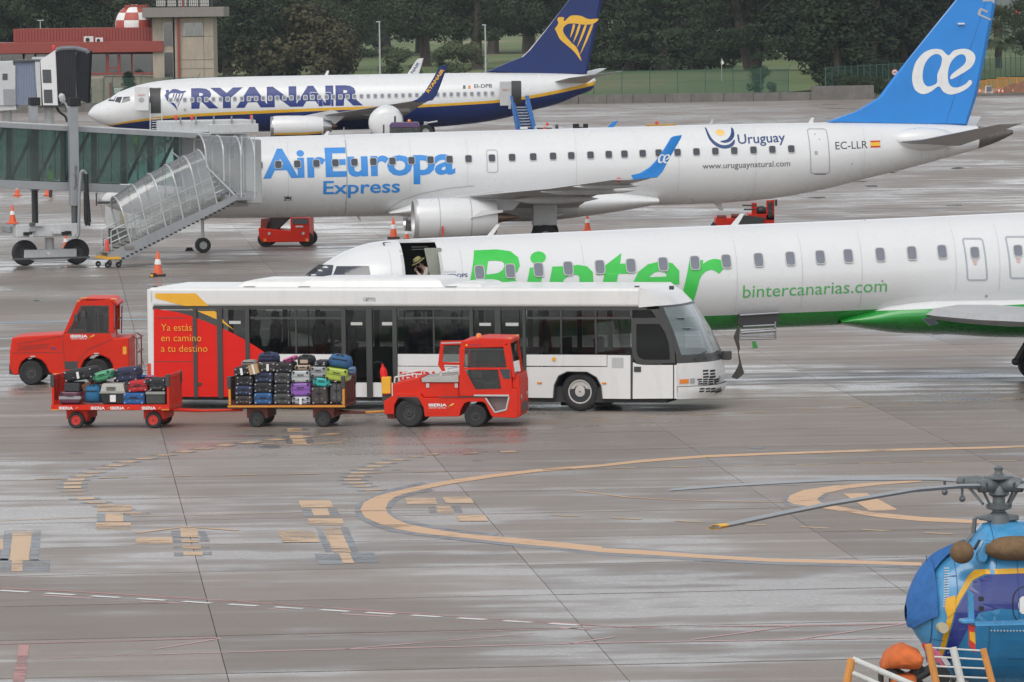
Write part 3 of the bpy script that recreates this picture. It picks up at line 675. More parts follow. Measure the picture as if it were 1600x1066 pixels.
# palm
pp = A(1560, 98, 720); pp.z = 1.0
pt = thing('palm_tree', 'shaggy fan palm standing right of the blue tail fin', 'tree', pp)
b = MB(); b.cyl((0, 0, -1), (0, 0, 3.9), .52, .42, 10); b.cyl((0, 0, 3.9), (0, 0, 5.2), .62, .5, 10); b.build('trunk', BARK, pt, True)
for k in range(110):
    r = random.Random(k); a = r.uniform(0, 6.28); el = r.uniform(-.95, 1.35); L0 = r.uniform(1.9, 2.7); b = MB(); o0 = Vector((0, 0, 5.2))
    dv = Vector((math.cos(a) * math.cos(el), math.sin(a) * math.cos(el), math.sin(el))); tip = o0 + dv * L0; b.cyl(o0, tip, .05, .03, 4); sd = dv.cross(Vector((0, 0, 1))).normalized(); up = sd.cross(dv)
    for q in range(9):
        an = (q - 4) * .30; d2 = dv * math.cos(an) + sd * math.sin(an); e = tip + d2 * r.uniform(1.0, 1.4) - Vector((0, 0, .25)); nn = sd * math.cos(an) * .17 - dv * math.sin(an) * .17
        b.add([tip - nn, tip + nn, e], [(0, 1, 2)])
    me = b.build('frond', ML['palm'], pt)
# lamp posts, flag, sign
M_GALV = mat('galvanised_steel', (.42, .43, .43), .45, .3)
for (x, y0, y1, lb) in ((594, 122, 35, 'tall slim pale lamp post left, with small lamp head'), (759, 112, 40, 'tall slim pale mast left of the navy tail fin')):
    f = A(x, y0, 585); tp = A(x, y1, 585); t = thing('lamp_post', lb, 'lamp post', (f.x, f.y, 0)); b = MB(); b.cyl((0, 0, 0), (0, 0, tp.z), .11, .07, 8); b.build('pole', M_GALV, t)
    MB().box(-.3, .1, -.1, .1, tp.z, tp.z + .12).build('lamp_head', M_GALV, t)
f = A(1128, 137, 640); t = thing('golf_flag', 'white golf hole flag on a thin pole behind the fence', 'flag', (f.x, f.y, gz(f.x, f.y))); MB().cyl((0, 0, 0), (0, 0, 2.6), .05, n=5).build('pole', M_GALV, t); MB().prism([(0, 2.6), (.28, 2.1), (0, 1.85), (-.1, 2.1)], -.02, .02).build('flag', mat('white_cloth', (.75, .75, .72), .8), t)
f = A(1398, 113, 588); t = thing('speed_sign', 'round red rimmed number sign before the cypress row', 'sign', (f.x, f.y, 0)); MB().cyl((0, 0, 0), (0, 0, f.z), .05, n=6).build('pole', M_GALV, t)
MB().cyl((0, .02, f.z), (0, -.04, f.z), .33, n=24).build('rim', mat('sign_red', (.5, .04, .03), .4), t); MB().cyl((0, -.045, f.z), (0, -.06, f.z), .24, n=24).build('disc', mat('sign_white', (.75, .75, .75), .4), t)
lettering('40', (-.17, f.z - .12), (.17, f.z - .12), .24, lambda a, c: (a, -.07, c), mat('sign_black', (.02, .02, .02), .5), t, .03)
# ============================================================ BUILDING with tower
BF = Fr(-40, 585, 0)
M_BC = mat('building_concrete', (.38, .32, .255), .85, var=.15, scale=.5, dirt=.35, bump=.2, bscale=8); M_RED = mat('roof_red', (.27, .045, .032), .55, var=.1, scale=1, dirt=.2)
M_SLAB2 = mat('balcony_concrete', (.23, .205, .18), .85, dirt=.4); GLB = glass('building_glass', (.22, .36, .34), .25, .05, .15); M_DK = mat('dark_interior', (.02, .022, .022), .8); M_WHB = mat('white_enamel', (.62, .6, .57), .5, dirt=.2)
bd = fthing('office_building', 'low concrete building with red metal roof bands and teal windows', 'building', BF)
def brect(name, x0, y0, x1, y1, o0, o1, mt, par, bev=0):
    u0, u1, w0, w1 = BF.rect(x0, y0, x1, y1, o0); return MB().box(u0, u1, o0, o1, w0, w1).build(name, mt, par, bevel=bev)
u0, u1, _, _ = BF.rect(-40, 100, 249, 110)
wz = BF.uv(100, 117)[1]; wz2 = BF.uv(100, 83)[1]
MB().box(u0, u1, 0, 12, -.1, wz).build('wall', M_BC, bd)
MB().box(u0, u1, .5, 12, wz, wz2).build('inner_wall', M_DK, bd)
brect('fascia', -40, 66, 255, 83, -.8, 13, M_RED, bd, .04)
u_a, u_b, w_a, w_b = BF.rect(21, 44, 239, 66, 1.5)
MB().box(u_a, u_b, 1.62, 11, w_a, w_b).build('upper_roof', M_RED, bd)
n = 0; xx = u_a
seam0 = None
while xx < u_b - .2:
    if seam0 is None: seam0 = MB().box(0, .24, 1.5, 1.62, w_a, w_b - .05).build('roof_panel', M_RED, bd, loc=(xx, 0, 0))
    else: inst(seam0, 'roof_panel', bd, Matrix.Translation((xx, 0, 0)))
    xx += .32
brect('sill', -40, 115, 250, 117.5, -.12, .4, M_RED, bd)
for i, (a, c) in enumerate(((-38, -2), (0, 35), (39, 54), (57, 90), (92, 130), (133, 166), (187, 205), (207, 242), (244, 249))):
    fr_ = brect('window', a - .6, 84, c + .6, 115, .30, .38, M_RED if i > 1 else M_GALV, bd)
    g_ = brect('pane', a + .4, 85, c - .4, 114.5, .26, .29, GLB, fr_)
for a in (166.5, 184): brect('window_post', a, 83, a + 4, 115, .1, .35, M_RED, bd)
brect('door_panel', 170, 85, 184, 105, .2, .28, GLB, bd); brect('door_panel', 170, 107, 184, 114, .2, .28, GLB, bd); brect('crossbar', 169, 105, 185, 107.4, .12, .27, M_RED, bd)
for a, c, y0, y1 in ((135, 143, 136, 159), (177, 195, 136, 150), (100, 112, 136, 156)):
    q = brect('window', a, y0, c, y1, -.05, .1, M_DK, bd); brect('pane', a + .8, y0 + 1, c - .8, y1 - 1, -.09, -.06, GLB, q); brect('blind', a + 1, y0 + 1, c - 1, y0 + 10, -.12, -.10, M_WHB, q)
brect('drain_pipe', 171, 129, 174, 154, -.2, -.05, M_RED, bd)
b = MB(); q = [BF.uv(x, y, -.1) for x, y in ((161.5, 160), (161.5, 122), (163.5, 119), (200, 118.5), (248, 119.5))]; b.tube([(a, -.1, c) for a, c in q], .06, 6); b.build('cable_conduit', mat('conduit', (.2, .18, .16), .7), bd)
for a, c, y0 in ((131, 146, 60), (149, 161, 62)):
    u0, u1, w0, w1 = BF.rect(a, y0, c, 67, .2); un = thing('air_conditioner', 'white air conditioning unit on the red roof, %s' % ('larger left one' if a == 131 else 'smaller right one'), 'air conditioner', (BF.o.x + u0, BF.o.y + .2, w0), 0, 'air conditioners on the red roof')
    W_, H_ = u1 - u0, w1 - w0 + .2
    MB().box(0, W_, 0, .5, 0, H_).build('casing', M_WHB, un, bevel=.03); MB().cyl((W_ * .4, -.02, H_ * .45), (W_ * .4, .02, H_ * .45), H_ * .34, n=16).build('fan_grille', M_DK, un)
# tower
tw = fthing('control_tower', 'square concrete tower with red pipe and balcony beside the red roofed building', 'tower', BF)
def trect(name, x0, y0, x1, y1, o0, o1, mt, par, bev=0):
    u0, u1, w0, w1 = BF.rect(x0, y0, x1, y1, o0); return MB().box(u0, u1, o0, o1, w0, w1).build(name, mt, par, bevel=bev)
u0, u1, w0, w1 = BF.rect(250, 28, 334, 170, -1)
MB().box(u0 + 1.55, u1, -1, 7, -.1, w1).build('shaft', M_BC, tw)
trect('stair_shaft', 239, 28, 271, 165, -.4, 6, M_BC, tw)
u0, u1, w0, w1 = BF.rect(222, 11.5, 350, 27, -2.2); MB().box(u0, u1, -2.2, 9, w0, w1).build('balcony', M_SLAB2, tw, bevel=.05)
trect('pipe', 277.5, 28, 281.5, 165, -1.25, -1.02, M_RED, tw)
for (a, y0, c, y1) in ((255, 35, 270, 71), (256, 81, 271, 121), (287, 36, 317, 56)):
    q = trect('window', a, y0, c, y1, -1.12 if a > 280 else -.5, -.3, M_GALV, tw)
    if a > 280:
        trect('pane', a + 1, y0 + 1, a + 15, y1 - 1, -1.16, -1.13, GLB, q); trect('pane', a + 16, y0 + 1, c - 1, y1 - 1, -1.16, -1.13, GLB, q)
    else: trect('pane', a + .8, y0 + .8, c - .8, y1 - .8, -.56, -.51, glass('dark_pane', (.06, .07, .06), .1, .05, .1), q)
for yy in (60, 93, 107):
    if yy != 60: trect('joint', 282, yy, 334, yy + .8, -1.02, -1.0, mat('panel_joint', (.17, .15, .13), .9), tw)
trect('joint', 318, 28, 318.7, 125, -1.02, -1.0, MT['panel_joint'], tw); trect('joint', 283, 56.6, 334, 57.3, -1.02, -1.0, MT['panel_joint'], tw)
u0, u1, w0, w1 = BF.rect(243, -30, 328, 11, 0); MB().box(u0, u1, .4, 6, w0, w1).build('cab_wall', M_DK, tw)
for k in range(5):
    a = 243 + k * 17; trect('cab_window', a + 1, -12, a + 15.5, 10, .2, .3, glass('cab_glass', (.5, .55, .55), .3, .05, .3), tw)
trect('cab_post', 284.5, -12, 287, 11, .1, .22, M_RED, tw)
rr = MB(); u0, u1, w0, w1 = BF.rect(223, 0, 349, 11, -2.1)
for z in (w0 + .35, w0 + .7, w0 + 1.05): rr.cyl((u0, -2.1, z), (u1, -2.1, z), .02, n=4)
for k in range(40): rr.cyl((u0 + (u1 - u0) * k / 39, -2.1, w0), (u0 + (u1 - u0) * k / 39, -2.1, w0 + 1.05), .022, n=4)
rr.build('railing', M_DK, tw)
# radome: gores in red and white
cx, cz = BF.uv(211, 38, 4); Rr = BF.uv(242, 38, 4)[0] - cx
rd = thing('radome', 'red and white chequered radar dome beside the concrete tower', 'radome', (BF.o.x + cx, BF.o.y + 4, cz))
mw = mat('dome_white', (.78, .77, .74), .5, dirt=.15); mred = mat('dome_red', (.42, .07, .05), .5)
for j in range(4):
    for i in range(8):
        t0, t1 = [rad(-12 + 24 * q) for q in (j, j + 1)]; a0 = 2 * math.pi * (i + .33) / 8; vs = []; S = 5
        for p in range(S + 1):
            for q in range(S + 1):
                t = t0 + (t1 - t0) * (.01 + .98 * p / S); a = a0 + (2 * math.pi / 8) * (.01 + .98 * q / S); vs.append((Rr * math.cos(t) * math.cos(a), Rr * math.cos(t) * math.sin(a), Rr * math.sin(t)))
        MB().add(vs, [(p * (S + 1) + q, p * (S + 1) + q + 1, (p + 1) * (S + 1) + q + 1, (p + 1) * (S + 1) + q) for p in range(S) for q in range(S)]).build('gore', mw if (i + j) % 2 else mred, rd, True)
MB().cyl((0, 0, -cz + w_b - .1), (0, 0, -Rr * .2), Rr * .93, n=32).build('drum', M_RED, rd)
MB().box(-1, 1.4, -1, 1, Rr * .82, Rr * .98).build('cap', M_RED, rd)
f = BF.uv(63, 40, 3); t = thing('antenna_mast', 'small mast with crosswise antenna on the red roof', 'antenna', (BF.o.x + f[0], BF.o.y + 3, w_b)); b = MB(); b.cyl((0, 0, 0), (0, 0, .9), .05, n=5); b.cyl((-.3, 0, .85), (.35, 0, .85), .04, n=5); b.build('mast', M_GALV, t)
# ============================================================ road works at the right
M_OB = mat('barrier_orange', (.62, .24, .03), .5, dirt=.2); M_CO = mat('cone_orange', (.70, .10, .025), .45, dirt=.15); M_CW = mat('cone_white', (.75, .74, .72), .5)
def cone(px, py, h, label, blackbase=True, group='orange traffic cones on the wet apron', D=None):
    p = G(px, py) if D is None else A(px, py, D); p.z = 0
    t = thing('traffic_cone', label, 'traffic cone', p, 0, group); r = h * .19
    MB().box(-h * .29, h * .29, -h * .29, h * .29, .004, h * .09).build('base', mat('cone_base', (.03, .03, .03), .7) if blackbase else M_CO, t, bevel=.02)
    MB().lathe((0, 0, h * .09), (0, 0, 1), [(0, r), (h * .87, r * .22), (h * .9, r * .1)], 18).build('body', M_CO, t, True)
    MB().lathe((0, 0, h * .09), (0, 0, 1), [(h * .38, r * (1 - .38 * .9) + .01), (h * .58, r * (1 - .58 * .9) + .01)], 18).build('stripe', M_CW, t, True); return t
RWF = Fr(40, 588, 16)
def barrier(x0, x1, y0, y1, off, label):
    u0, u1, w0, w1 = RWF.rect(x0, y0, x1, y1, off); p = RWF.o + RWF.ex * u0 + RWF.ey * off
    t = thing('site_barrier', label, 'barrier', (p.x, p.y, 0), RWF.yaw, 'orange site barriers by the earth heap'); W_ = u1 - u0; H_ = w1
    f = MB(); f.cyl((0, 0, 0), (0, 0, H_), .05, n=6); f.cyl((W_, 0, 0), (W_, 0, H_), .05, n=6); f.cyl((0, 0, H_), (W_, 0, H_), .05, n=6); f.cyl((0, 0, .35), (W_, 0, .35), .05, n=6); f.build('frame', M_OB, t)
    k = 8
    for i in range(1, k): MB().cyl((W_ * i / k, 0, .35), (W_ * i / k, 0, H_), .03, n=4).build('bar', M_OB, t)
    for x in (.1, W_ - .1): MB().box(x - .05, x + .05, -.35, .35, 0, .08).build('foot', M_OB, t)
for i, (a, c, y0, y1, off) in enumerate(((1525, 1541, 127, 142, 0), (1541, 1558, 125, 141, 1), (1558, 1572, 122, 136, 3), (1572, 1590, 122, 134, 8), (1588, 1606, 122, 133, 8))):
    barrier(a, c, y0, y1, off, ['leftmost orange barrier touching the blue fin', 'orange barrier behind the white notice board', 'orange barrier right of the notice board', 'orange barrier behind the earth heap', 'orange barrier at the right edge above the earth heap'][i])
for i, (x, y, h) in enumerate(((1531, 141, 1.0), (1561, 141, 1.0), (1566.5, 133, .9), (1583, 129, .8))):
    cone(x, y, h * .85, ['small striped cone touching the blue fin edge', 'striped cone in front of the earth heap', 'striped cone left behind the earth heap', 'striped cone standing on the far side of the heap'][i], False, 'striped cones by the earth heap', D=590)
q = A(1545, 139, 588); t = thing('notice_board', 'white folding notice board before the orange barrier', 'sign', (q.x, q.y, 0)); MB().prism([(-.45, 0), (-.35, 1.0), (.3, 1.0), (.45, 0), (.35, 0), (.2, .35), (-.3, .35), (-.36, 0)], -.05, .05).build('frame', M_WHB, t); MB().box(-.25, .3, -.1, -.05, .42, .95).build('board', mat('board_grey', (.12, .13, .14), .5), t)
hp = MB(); q = A(1596, 140, 592); vs = []; S = 24
for j in range(S + 1):
    for i in range(S + 1):
        a, c = i / S * 2 - 1, j / S * 2 - 1; d = math.sqrt(a * a + c * c); z = max(0, 1.35 * (1 - d) ** .8 if d < 1 else 0); z *= 1 + .25 * math.sin(a * 9 + c * 5) * math.cos(c * 11 - a * 3); vs.append((a * 3.2, c * 3, z - .02))
hp.add(vs, [(j * (S + 1) + i, j * (S + 1) + i + 1, (j + 1) * (S + 1) + i + 1, (j + 1) * (S + 1) + i) for j in range(S) for i in range(S)])
tag(hp.build('earth_heap', mat('red_earth', (.20, .09, .05), .95, var=.35, scale=3, bump=1, bscale=14), None, True, loc=(q.x, q.y, 0)), 'heap of reddish brown earth at the right edge', 'earth heap')
# red white marker fence far right
for i in range(4):
    q = A(1580 + i * 9, 33, 900); MB_ = MB().box(-.45, .45, -.1, .1, 7.4, 8.2); o = MB_.build('marker_board', M_CO if i % 2 else M_CW, None, loc=(q.x, q.y, 0)); tag(o, 'small %s marker board on the far horizon fence, %s' % ('red' if i % 2 else 'white', 'nearer the palm' if i < 2 else 'at the right edge'), 'marker', 'marker boards on the far fence')
FF = Fr(60, 905, 0); ff = fthing('far_fence', 'far tall grey green fence right of the palm', 'fence', FF)
u0 = FF.uv(1570, 50)[0]
for i in range(14): MB().cyl((u0 + i * 1.2, 0, 0), (u0 + i * 1.2, 0, 7.4), .09, n=5).build('post', GF, ff)
MB().box(u0, u0 + 16, .05, .07, 1, 7.2).build('mesh_panel', M_MESH, ff)
# ============================================================ AIRLINERS
M_FW = mat('aircraft_white', (.66, .66, .655), .28, var=.03, scale=.5, dirt=0, coat=.3)
M_FW2 = mat('aircraft_pale_grey', (.46, .46, .46), .35, var=.08, scale=1, dirt=.15); M_FG = mat('aircraft_wing_grey', (.40, .405, .41), .38, var=.1, scale=1, dirt=.25)
M_NAVY = mat('navy_livery', (.010, .026, .125), .38, var=.1, scale=.6, coat=.1, spec=.3); M_GOLD = mat('gold_livery', (.72, .40, .02), .3, coat=.3)
M_AEB = mat('sky_blue_livery', (.024, .225, .63), .34, var=.12, scale=.4, coat=.15, spec=.35); M_GRN = mat('green_livery', (.035, .36, .055), .3, coat=.4); M_GRD = mat('green_belly', (.015, .27, .035), .28, var=.1, coat=.5)
M_CHR = mat('bare_metal', (.45, .45, .46), .25, .9, dirt=.2); M_DKM = mat('dark_metal', (.05, .05, .05), .5, .5); M_BLK = mat('black_rubber', (.012, .012, .012), .6); M_HOT = mat('heated_metal', (.22, .15, .11), .4, .8)
M_LINE = mat('panel_line', (.36, .36, .37), .6); M_PANE = mat('cabin_pane', (.035, .04, .05), .12, coat=.6); M_RIM = mat('window_rim', (.50, .49, .48), .4); M_GPANE = mat('grey_cabin_pane', (.17, .18, .21), .15, coat=.6)
M_CPN = glass('cockpit_glass', (.12, .18, .20), .30, .04, .25)
M_TXG = mat('registration_black', (.04, .045, .05), .5); M_NVT = mat('navy_print', (.015, .05, .16), .4); M_WPR = mat('white_print', (.72, .72, .70), .45); M_SUNY = mat('sun_print', (.80, .50, .15), .5)
M_RPR = mat('red_print', (.55, .03, .02), .45); M_GPR = mat('green_print', (.10, .42, .12), .45); M_SLV = mat('silver_print', (.36, .38, .42), .4)
def cubic(pts):
    pts = sorted(pts); xs = [p[0] for p in pts]; ys = [p[1] for p in pts]; n = len(xs); d = [(ys[i + 1] - ys[i]) / (xs[i + 1] - xs[i]) for i in range(n - 1)]
    t = [d[0]] + [0 if d[i - 1] * d[i] <= 0 else 2 * d[i - 1] * d[i] / (d[i - 1] + d[i]) for i in range(1, n - 1)] + [d[-1]]
    def f(x):
        if x <= xs[0]: return ys[0]
        if x >= xs[-1]: return ys[-1]
        i = 0
        while x > xs[i + 1]: i += 1
        h = xs[i + 1] - xs[i]; s = (x - xs[i]) / h
        return ys[i] * (1 + 2 * s) * (1 - s) ** 2 + t[i] * h * s * (1 - s) ** 2 + ys[i + 1] * s * s * (3 - 2 * s) + t[i + 1] * h * s * s * (s - 1)
    return f
class Fus:
    def __init__(s, fr, top, bot, ratio, par):
        s.fr = fr; s.par = par; T = [fr.uv(*p) for p in top]; B = [fr.uv(*p) for p in bot]; s.top = cubic(T); s.bot = cubic(B); s.u0 = max(T[0][0], B[0][0]); s.u1 = min(T[-1][0], B[-1][0]); s.ratio = ratio
    def sec(s, u):
        t, b = s.top(u), s.bot(u); return (t + b) / 2, max((t - b) / 2, .02), max((t - b) / 2 * s.ratio, .02)
    def ang(s, u, w): c, hh, hw = s.sec(u); return math.acos(max(-1, min(1, (c - w) / hh)))
    def pt(s, u, a, k=1.0): c, hh, hw = s.sec(u); return (u, -hw * math.sin(a) * k, c - hh * math.cos(a) * k)
    def skin(s, u, w, off=.006):
        c, hh, hw = s.sec(u); q = max(-.995, min(.995, (w - c) / hh)); return (u, -hw * math.sqrt(1 - q * q) - off, w)
    def shell(s, name, mt, lo, hi, us, n=40, parts=None):
        """lo/hi: functions u -> angle (0 bottom, pi top); mirrored; None = closed at that end"""
        b = MB(); rings = []
        for u in us:
            a0 = lo(u) if lo else 0.0; a1 = hi(u) if hi else math.pi
            r = [s.pt(u, a0 + (a1 - a0) * i / n) for i in range(n + 1)]; rings.append(r)
        b.loft(rings, False, False); b.loft([[(x, -y, z) for x, y, z in r] for r in rings], False, False)
        return b.build(name, mt, s.par, True, ang=60)
    def solid_us(s, n=110):
        L_ = s.u1 - s.u0; return [s.u0 + L_ * (.5 - .5 * math.cos(math.pi * i / n)) * 1.0 for i in range(n + 1)]
    def uv(s, x, y, off=None):      # pixel on the near skin
        o = -s.sec(s.fr.uv(x, y, 0)[0])[2] * .92 if off is None else off; return s.fr.uv(x, y, o)
    def text(s, t, x0, y0, x1, y1, cap, mt, bold=0, shear=0, space=1, name='lettering', off=.008):
        p0, p1 = s.uv(x0, y0), s.uv(x1, y1); c = s.uv(x0, y0 - cap)[1] - p0[1]
        return lettering(t, p0, p1, c, lambda u, w: s.skin(u, w, off), mt, s.par, bold, shear, space, name, None, .12)
    def poly(s, name, loops, mt, off=.008, du=.7, px=True):
        lp = [[s.uv(*p) for p in l] if px else l for l in loops]; return lay(shape2d(lp), name, mt, s.par, lambda u, w: s.skin(u, w, off), du, .12)
    def outline(s, name, x0, y0, x1, y1, r, wpx, mt, off=.008, sk=0, par=None):
        """rounded rectangular line; sk = lean in px"""
        def rr(k):
            a, b_, c, d = x0 + k, y0 + k, x1 - k, y1 - k; q = max(.5, r - k); out = []
            for cx, cy, st in ((c - q, b_ + q, 270), (c - q, d - q, 0), (a + q, d - q, 90), (a + q, b_ + q, 180)):
                for i in range(5): t = rad(st + 22.5 * i); X, Y = cx + q * math.cos(t), cy + q * math.sin(t); out.append((X + sk * ((Y - y0) / (y1 - y0) - .5), Y))
            return out
        o = lay(shape2d([[s.uv(*p) for p in rr(0)], [s.uv(*p) for p in rr(wpx)]]), name, mt, s.par, lambda u, w: s.skin(u, w, off), None, .12)
        if par: o.parent = par
        return o
    def panel(s, name, x0, y0, x1, y1, r, mt, off=.006, sk=0):
        out = []
        for cx, cy, st in ((x1 - r, y0 + r, 270), (x1 - r, y1 - r, 0), (x0 + r, y1 - r, 90), (x0 + r, y0 + r, 180)):
            for i in range(5): t = rad(st + 22.5 * i); X, Y = cx + r * math.cos(t), cy + r * math.sin(t); out.append((X + sk * ((Y - y0) / (y1 - y0) - .5), Y))
        return s.poly(name, [out], mt, off, None)
    def window(s, x, y, wpx, hpx, pane, src=None, name='window', rim=.018):
        u, w = s.uv(x, y); W_ = (s.uv(x + wpx / 2, y)[0] - s.uv(x - wpx / 2, y)[0]) / 2; H_ = (s.uv(x, y - hpx / 2)[1] - s.uv(x, y + hpx / 2)[1]) / 2
        p = Vector(s.skin(u, w, .0)); q = Vector(s.skin(u, w + .05, .0)); t = (q - p).normalized()
        if src is None:
            b = MB(); N_ = 20
            def ring(a, c, y_): return [(a * math.copysign(abs(math.cos(2 * math.pi * i / N_)) ** .45, math.cos(2 * math.pi * i / N_)), y_, c * math.copysign(abs(math.sin(2 * math.pi * i / N_)) ** .45, math.sin(2 * math.pi * i / N_))) for i in range(N_)]
            b.loft([ring(W_ + rim, H_ + rim, .03), ring(W_ + rim, H_ + rim, -.022), ring(W_, H_, -.022), ring(W_ * .97, H_ * .97, -.016)], True, False); b.cur = 1; b.add(ring(W_ * .97, H_ * .97, -.018), [list(range(N_))])
            o = b.build(name, [M_RIM, pane], s.par, True)
        else: o = inst(src, name, s.par)
        z = Vector((t.x * 0, t.y, t.z)).normalized(); o.location = p; o.rotation_euler = (math.atan2(-z.y, z.z), 0, 0); return o
def airfoil(LE, TE, y, th, n=7, camber=.0, dyz=0):
    """LE,TE=(u,w)"""
    up, lo = [], []
    for i in range(n + 1):
        t = i / n; x = .5 - .5 * math.cos(math.pi * t); k = th * 2.6 * (.2969 * math.sqrt(x) - .126 * x - .3516 * x * x + .2843 * x ** 3 - .1015 * x ** 4) * 2
        u = LE[0] + (TE[0] - LE[0]) * x; w = LE[1] + (TE[1] - LE[1]) * x; up.append((u, y, w + k)); lo.append((u, y, w - k * .8))
    return up + lo[-2:0:-1]
def wing(name, fr, secs, mt, par, smooth=True):
    """secs: (local y, LE px, TE px, thickness m)"""
    r = []
    for y, a, c, th in secs: r.append(airfoil(fr.uv(*a, y), fr.uv(*c, y), y, th))
    return MB().loft(r).build(name, mt, par, smooth, ang=50)
def fin(name, fr, poly, t, mt, par, y=0.0):
    """fin outline px (LE side then TE side), wedge section"""
    q = [fr.uv(*p, y) for p in poly]; cu = sum(a for a, b in q) / len(q); cw = sum(b for a, b in q) / len(q)
    b = MB(); n = len(q); mid = [(cu + (a - cu) * .93, cw + (c - cw) * .97) for a, c in q]
    v = [(a, y, c) for a, c in q] + [(a, y - t, c) for a, c in mid] + [(a, y + t, c) for a, c in mid]
    f = [(i, (i + 1) % n, n + (i + 1) % n, n + i) for i in range(n)] + [(i, 2 * n + i, 2 * n + (i + 1) % n, (i + 1) % n) for i in range(n)] + [list(range(n, 2 * n)), list(range(3 * n - 1, 2 * n - 1, -1))]
    return b.add(v, f).build(name, mt, par, True, ang=25)
def nacelle(fr, y, x0, x1, yt, yb, par, mw, lip, lipw=5, exh=None, tilt=0, name='engine'):
    (a, _), (c, _) = fr.uv(x0, (yt + yb) / 2, y), fr.uv(x1, (yt + yb) / 2, y); wt = fr.uv((x0 + x1) / 2, yt, y)[1]; wb = fr.uv((x0 + x1) / 2, yb, y)[1]; r = (wt - wb) / 2; z = (wt + wb) / 2; L_ = c - a
    k = fr.uv(x0 + lipw, (yt + yb) / 2, y)[0] - a; ax = Vector((1, 0, -tilt)).normalized(); o = Vector((a, y, z + tilt * L_ / 2))
    e = MB().lathe(o, ax, [(k, r * .96), (k * 2, r * .985), (L_ * .35, r), (L_ * .6, r * .98), (L_ * .85, r * .90), (L_, r * .80), (L_, r * .74), (L_ * .8, r * .7)], 40).build(name, mw, par, True, ang=50)
    MB().lathe(o, ax, [(k * 1.3, r * .80), (k * .4, r * .83), (0, r * .88), (k * .1, r * .93), (k, r * .962)], 40).build('intake_lip', lip, e, True, ang=80)
    MB().lathe(o, ax, [(k * 1.5, r * .8), (k * 2.2, r * .1), (k * 1.2, .02)], 24).build('fan', M_DKM, e, True)
    if exh:
        x2, x3 = exh; d = fr.uv(x2, (yt + yb) / 2, y)[0] - a; d2 = fr.uv(x3, (yt + yb) / 2, y)[0] - a
        MB().lathe(o, ax, [(L_ * .9, r * .70), (L_ + .01, r * .69), (d, r * .5), (d, r * .44), (d - .2, r * .4)], 30).build('core_cowl', M_CHR, e, True, ang=60)
        MB().lathe(o, ax, [(d - .3, r * .36), (d, r * .33), (d2, .03)], 20).build('exhaust_cone', M_HOT, e, True)
    return e, o, r, L_
def gear(fr, x, yw, ytop, r, wd, offs, par, strut_y=0, name='landing_gear'):
    u, w = fr.uv(x, yw, strut_y); t = fr.uv(x, ytop, strut_y)[1]
    s = MB(); s.cyl((u, strut_y, r), (u, strut_y, t), r * .22, n=10); s.cyl((u, strut_y, t * .9), (u + r * 1.6, strut_y, t), r * .12); s.cyl((u, strut_y + min(offs), r), (u, strut_y + max(offs), r), r * .16)
    s.box(u - r * .3, u + r * .3, strut_y - .1, strut_y + .1, r * 1.7, r * 2.0); g_ = s.build(name, M_FW2, par, True)
    for o in offs: wheel('wheel', (u, strut_y + o, r), r, wd, g_, (.35, .35, .35), .5)
    return g_
# ------------------------------------------------------------ blue-finned regional jet (nose left, behind the stairs)
AF = Fr(*G(315, 395).xy, 7.0)
ae = fthing('regional_jet', 'long white jet with blue lettering and sky blue tail fin, parked at the glass bridge', 'airplane', AF)
FA = Fus(AF, [(159, 312), (163, 305), (175, 296), (200, 277), (225, 257), (250, 241), (285, 227), (330, 218), (400, 214.5), (550, 210), (700, 206), (850, 202), (1000, 198), (1150, 194), (1288, 191.5), (1400, 192.5), (1480, 194), (1511, 196), (1550, 199), (1582, 203)],
         [(159, 313), (166, 321), (185, 329), (220, 336), (280, 340), (350, 341), (575, 338), (800, 331), (1000, 322), (1110, 318), (1200, 311), (1287, 296), (1350, 280), (1415, 264), (1477, 247), (1527, 233), (1560, 221), (1582, 210)], .90, ae)
xs_t = AF.uv(1527, 220)[0]
us = FA.solid_us(130); ua = [u for u in us if u < xs_t] + [xs_t]; ub = [xs_t] + [u for u in us if u > xs_t]
FA.shell('fuselage', M_FW, None, None, ua); FA.shell('tail_cone', mat('tail_cone_titanium', (.16, .145, .13), .45, .6, var=.3, scale=3), None, None, ub)
c_, h_, w_ = FA.sec(FA.u1); MB().cyl((FA.u1 - .1, 0, c_), (FA.u1 + .01, 0, c_), h_ * .95, n=20).build('exhaust_pipe', M_DKM, ae)
# belly fairing
def fairing(F_, name, x0, x1, top, bot, wid, mt, n=26):
    a, c = F_.fr.uv(x0, 320, 0)[0], F_.fr.uv(x1, 320, 0)[0]; T = cubic([F_.fr.uv(*p) for p in top]); B = cubic([F_.fr.uv(*p) for p in bot]); r = []
    for i in range(n + 1):
        u = a + (c - a) * i / n; k = math.sin(math.pi * min(1, max(0, (i / n)))) ** .45; t, b_ = T(u), B(u); z = (t + b_) / 2; hh = (t - b_) / 2
        r.append([(u, -wid * (.80 + .20 * k) * math.copysign(abs(math.sin(t2)) ** .8, math.sin(t2)), z - hh * math.cos(t2)) for t2 in [2 * math.pi * j / 28 for j in range(28)]])
    return MB().loft(r).build(name, mt, F_.par, True, ang=70)
fairing(FA, 'belly_fairing', 604, 1023, [(604, 330), (660, 307), (720, 295), (860, 291), (960, 296), (1023, 306)], [(604, 334), (640, 340), (720, 347), (830, 346), (940, 334), (1023, 320)], 1.62, M_FW)
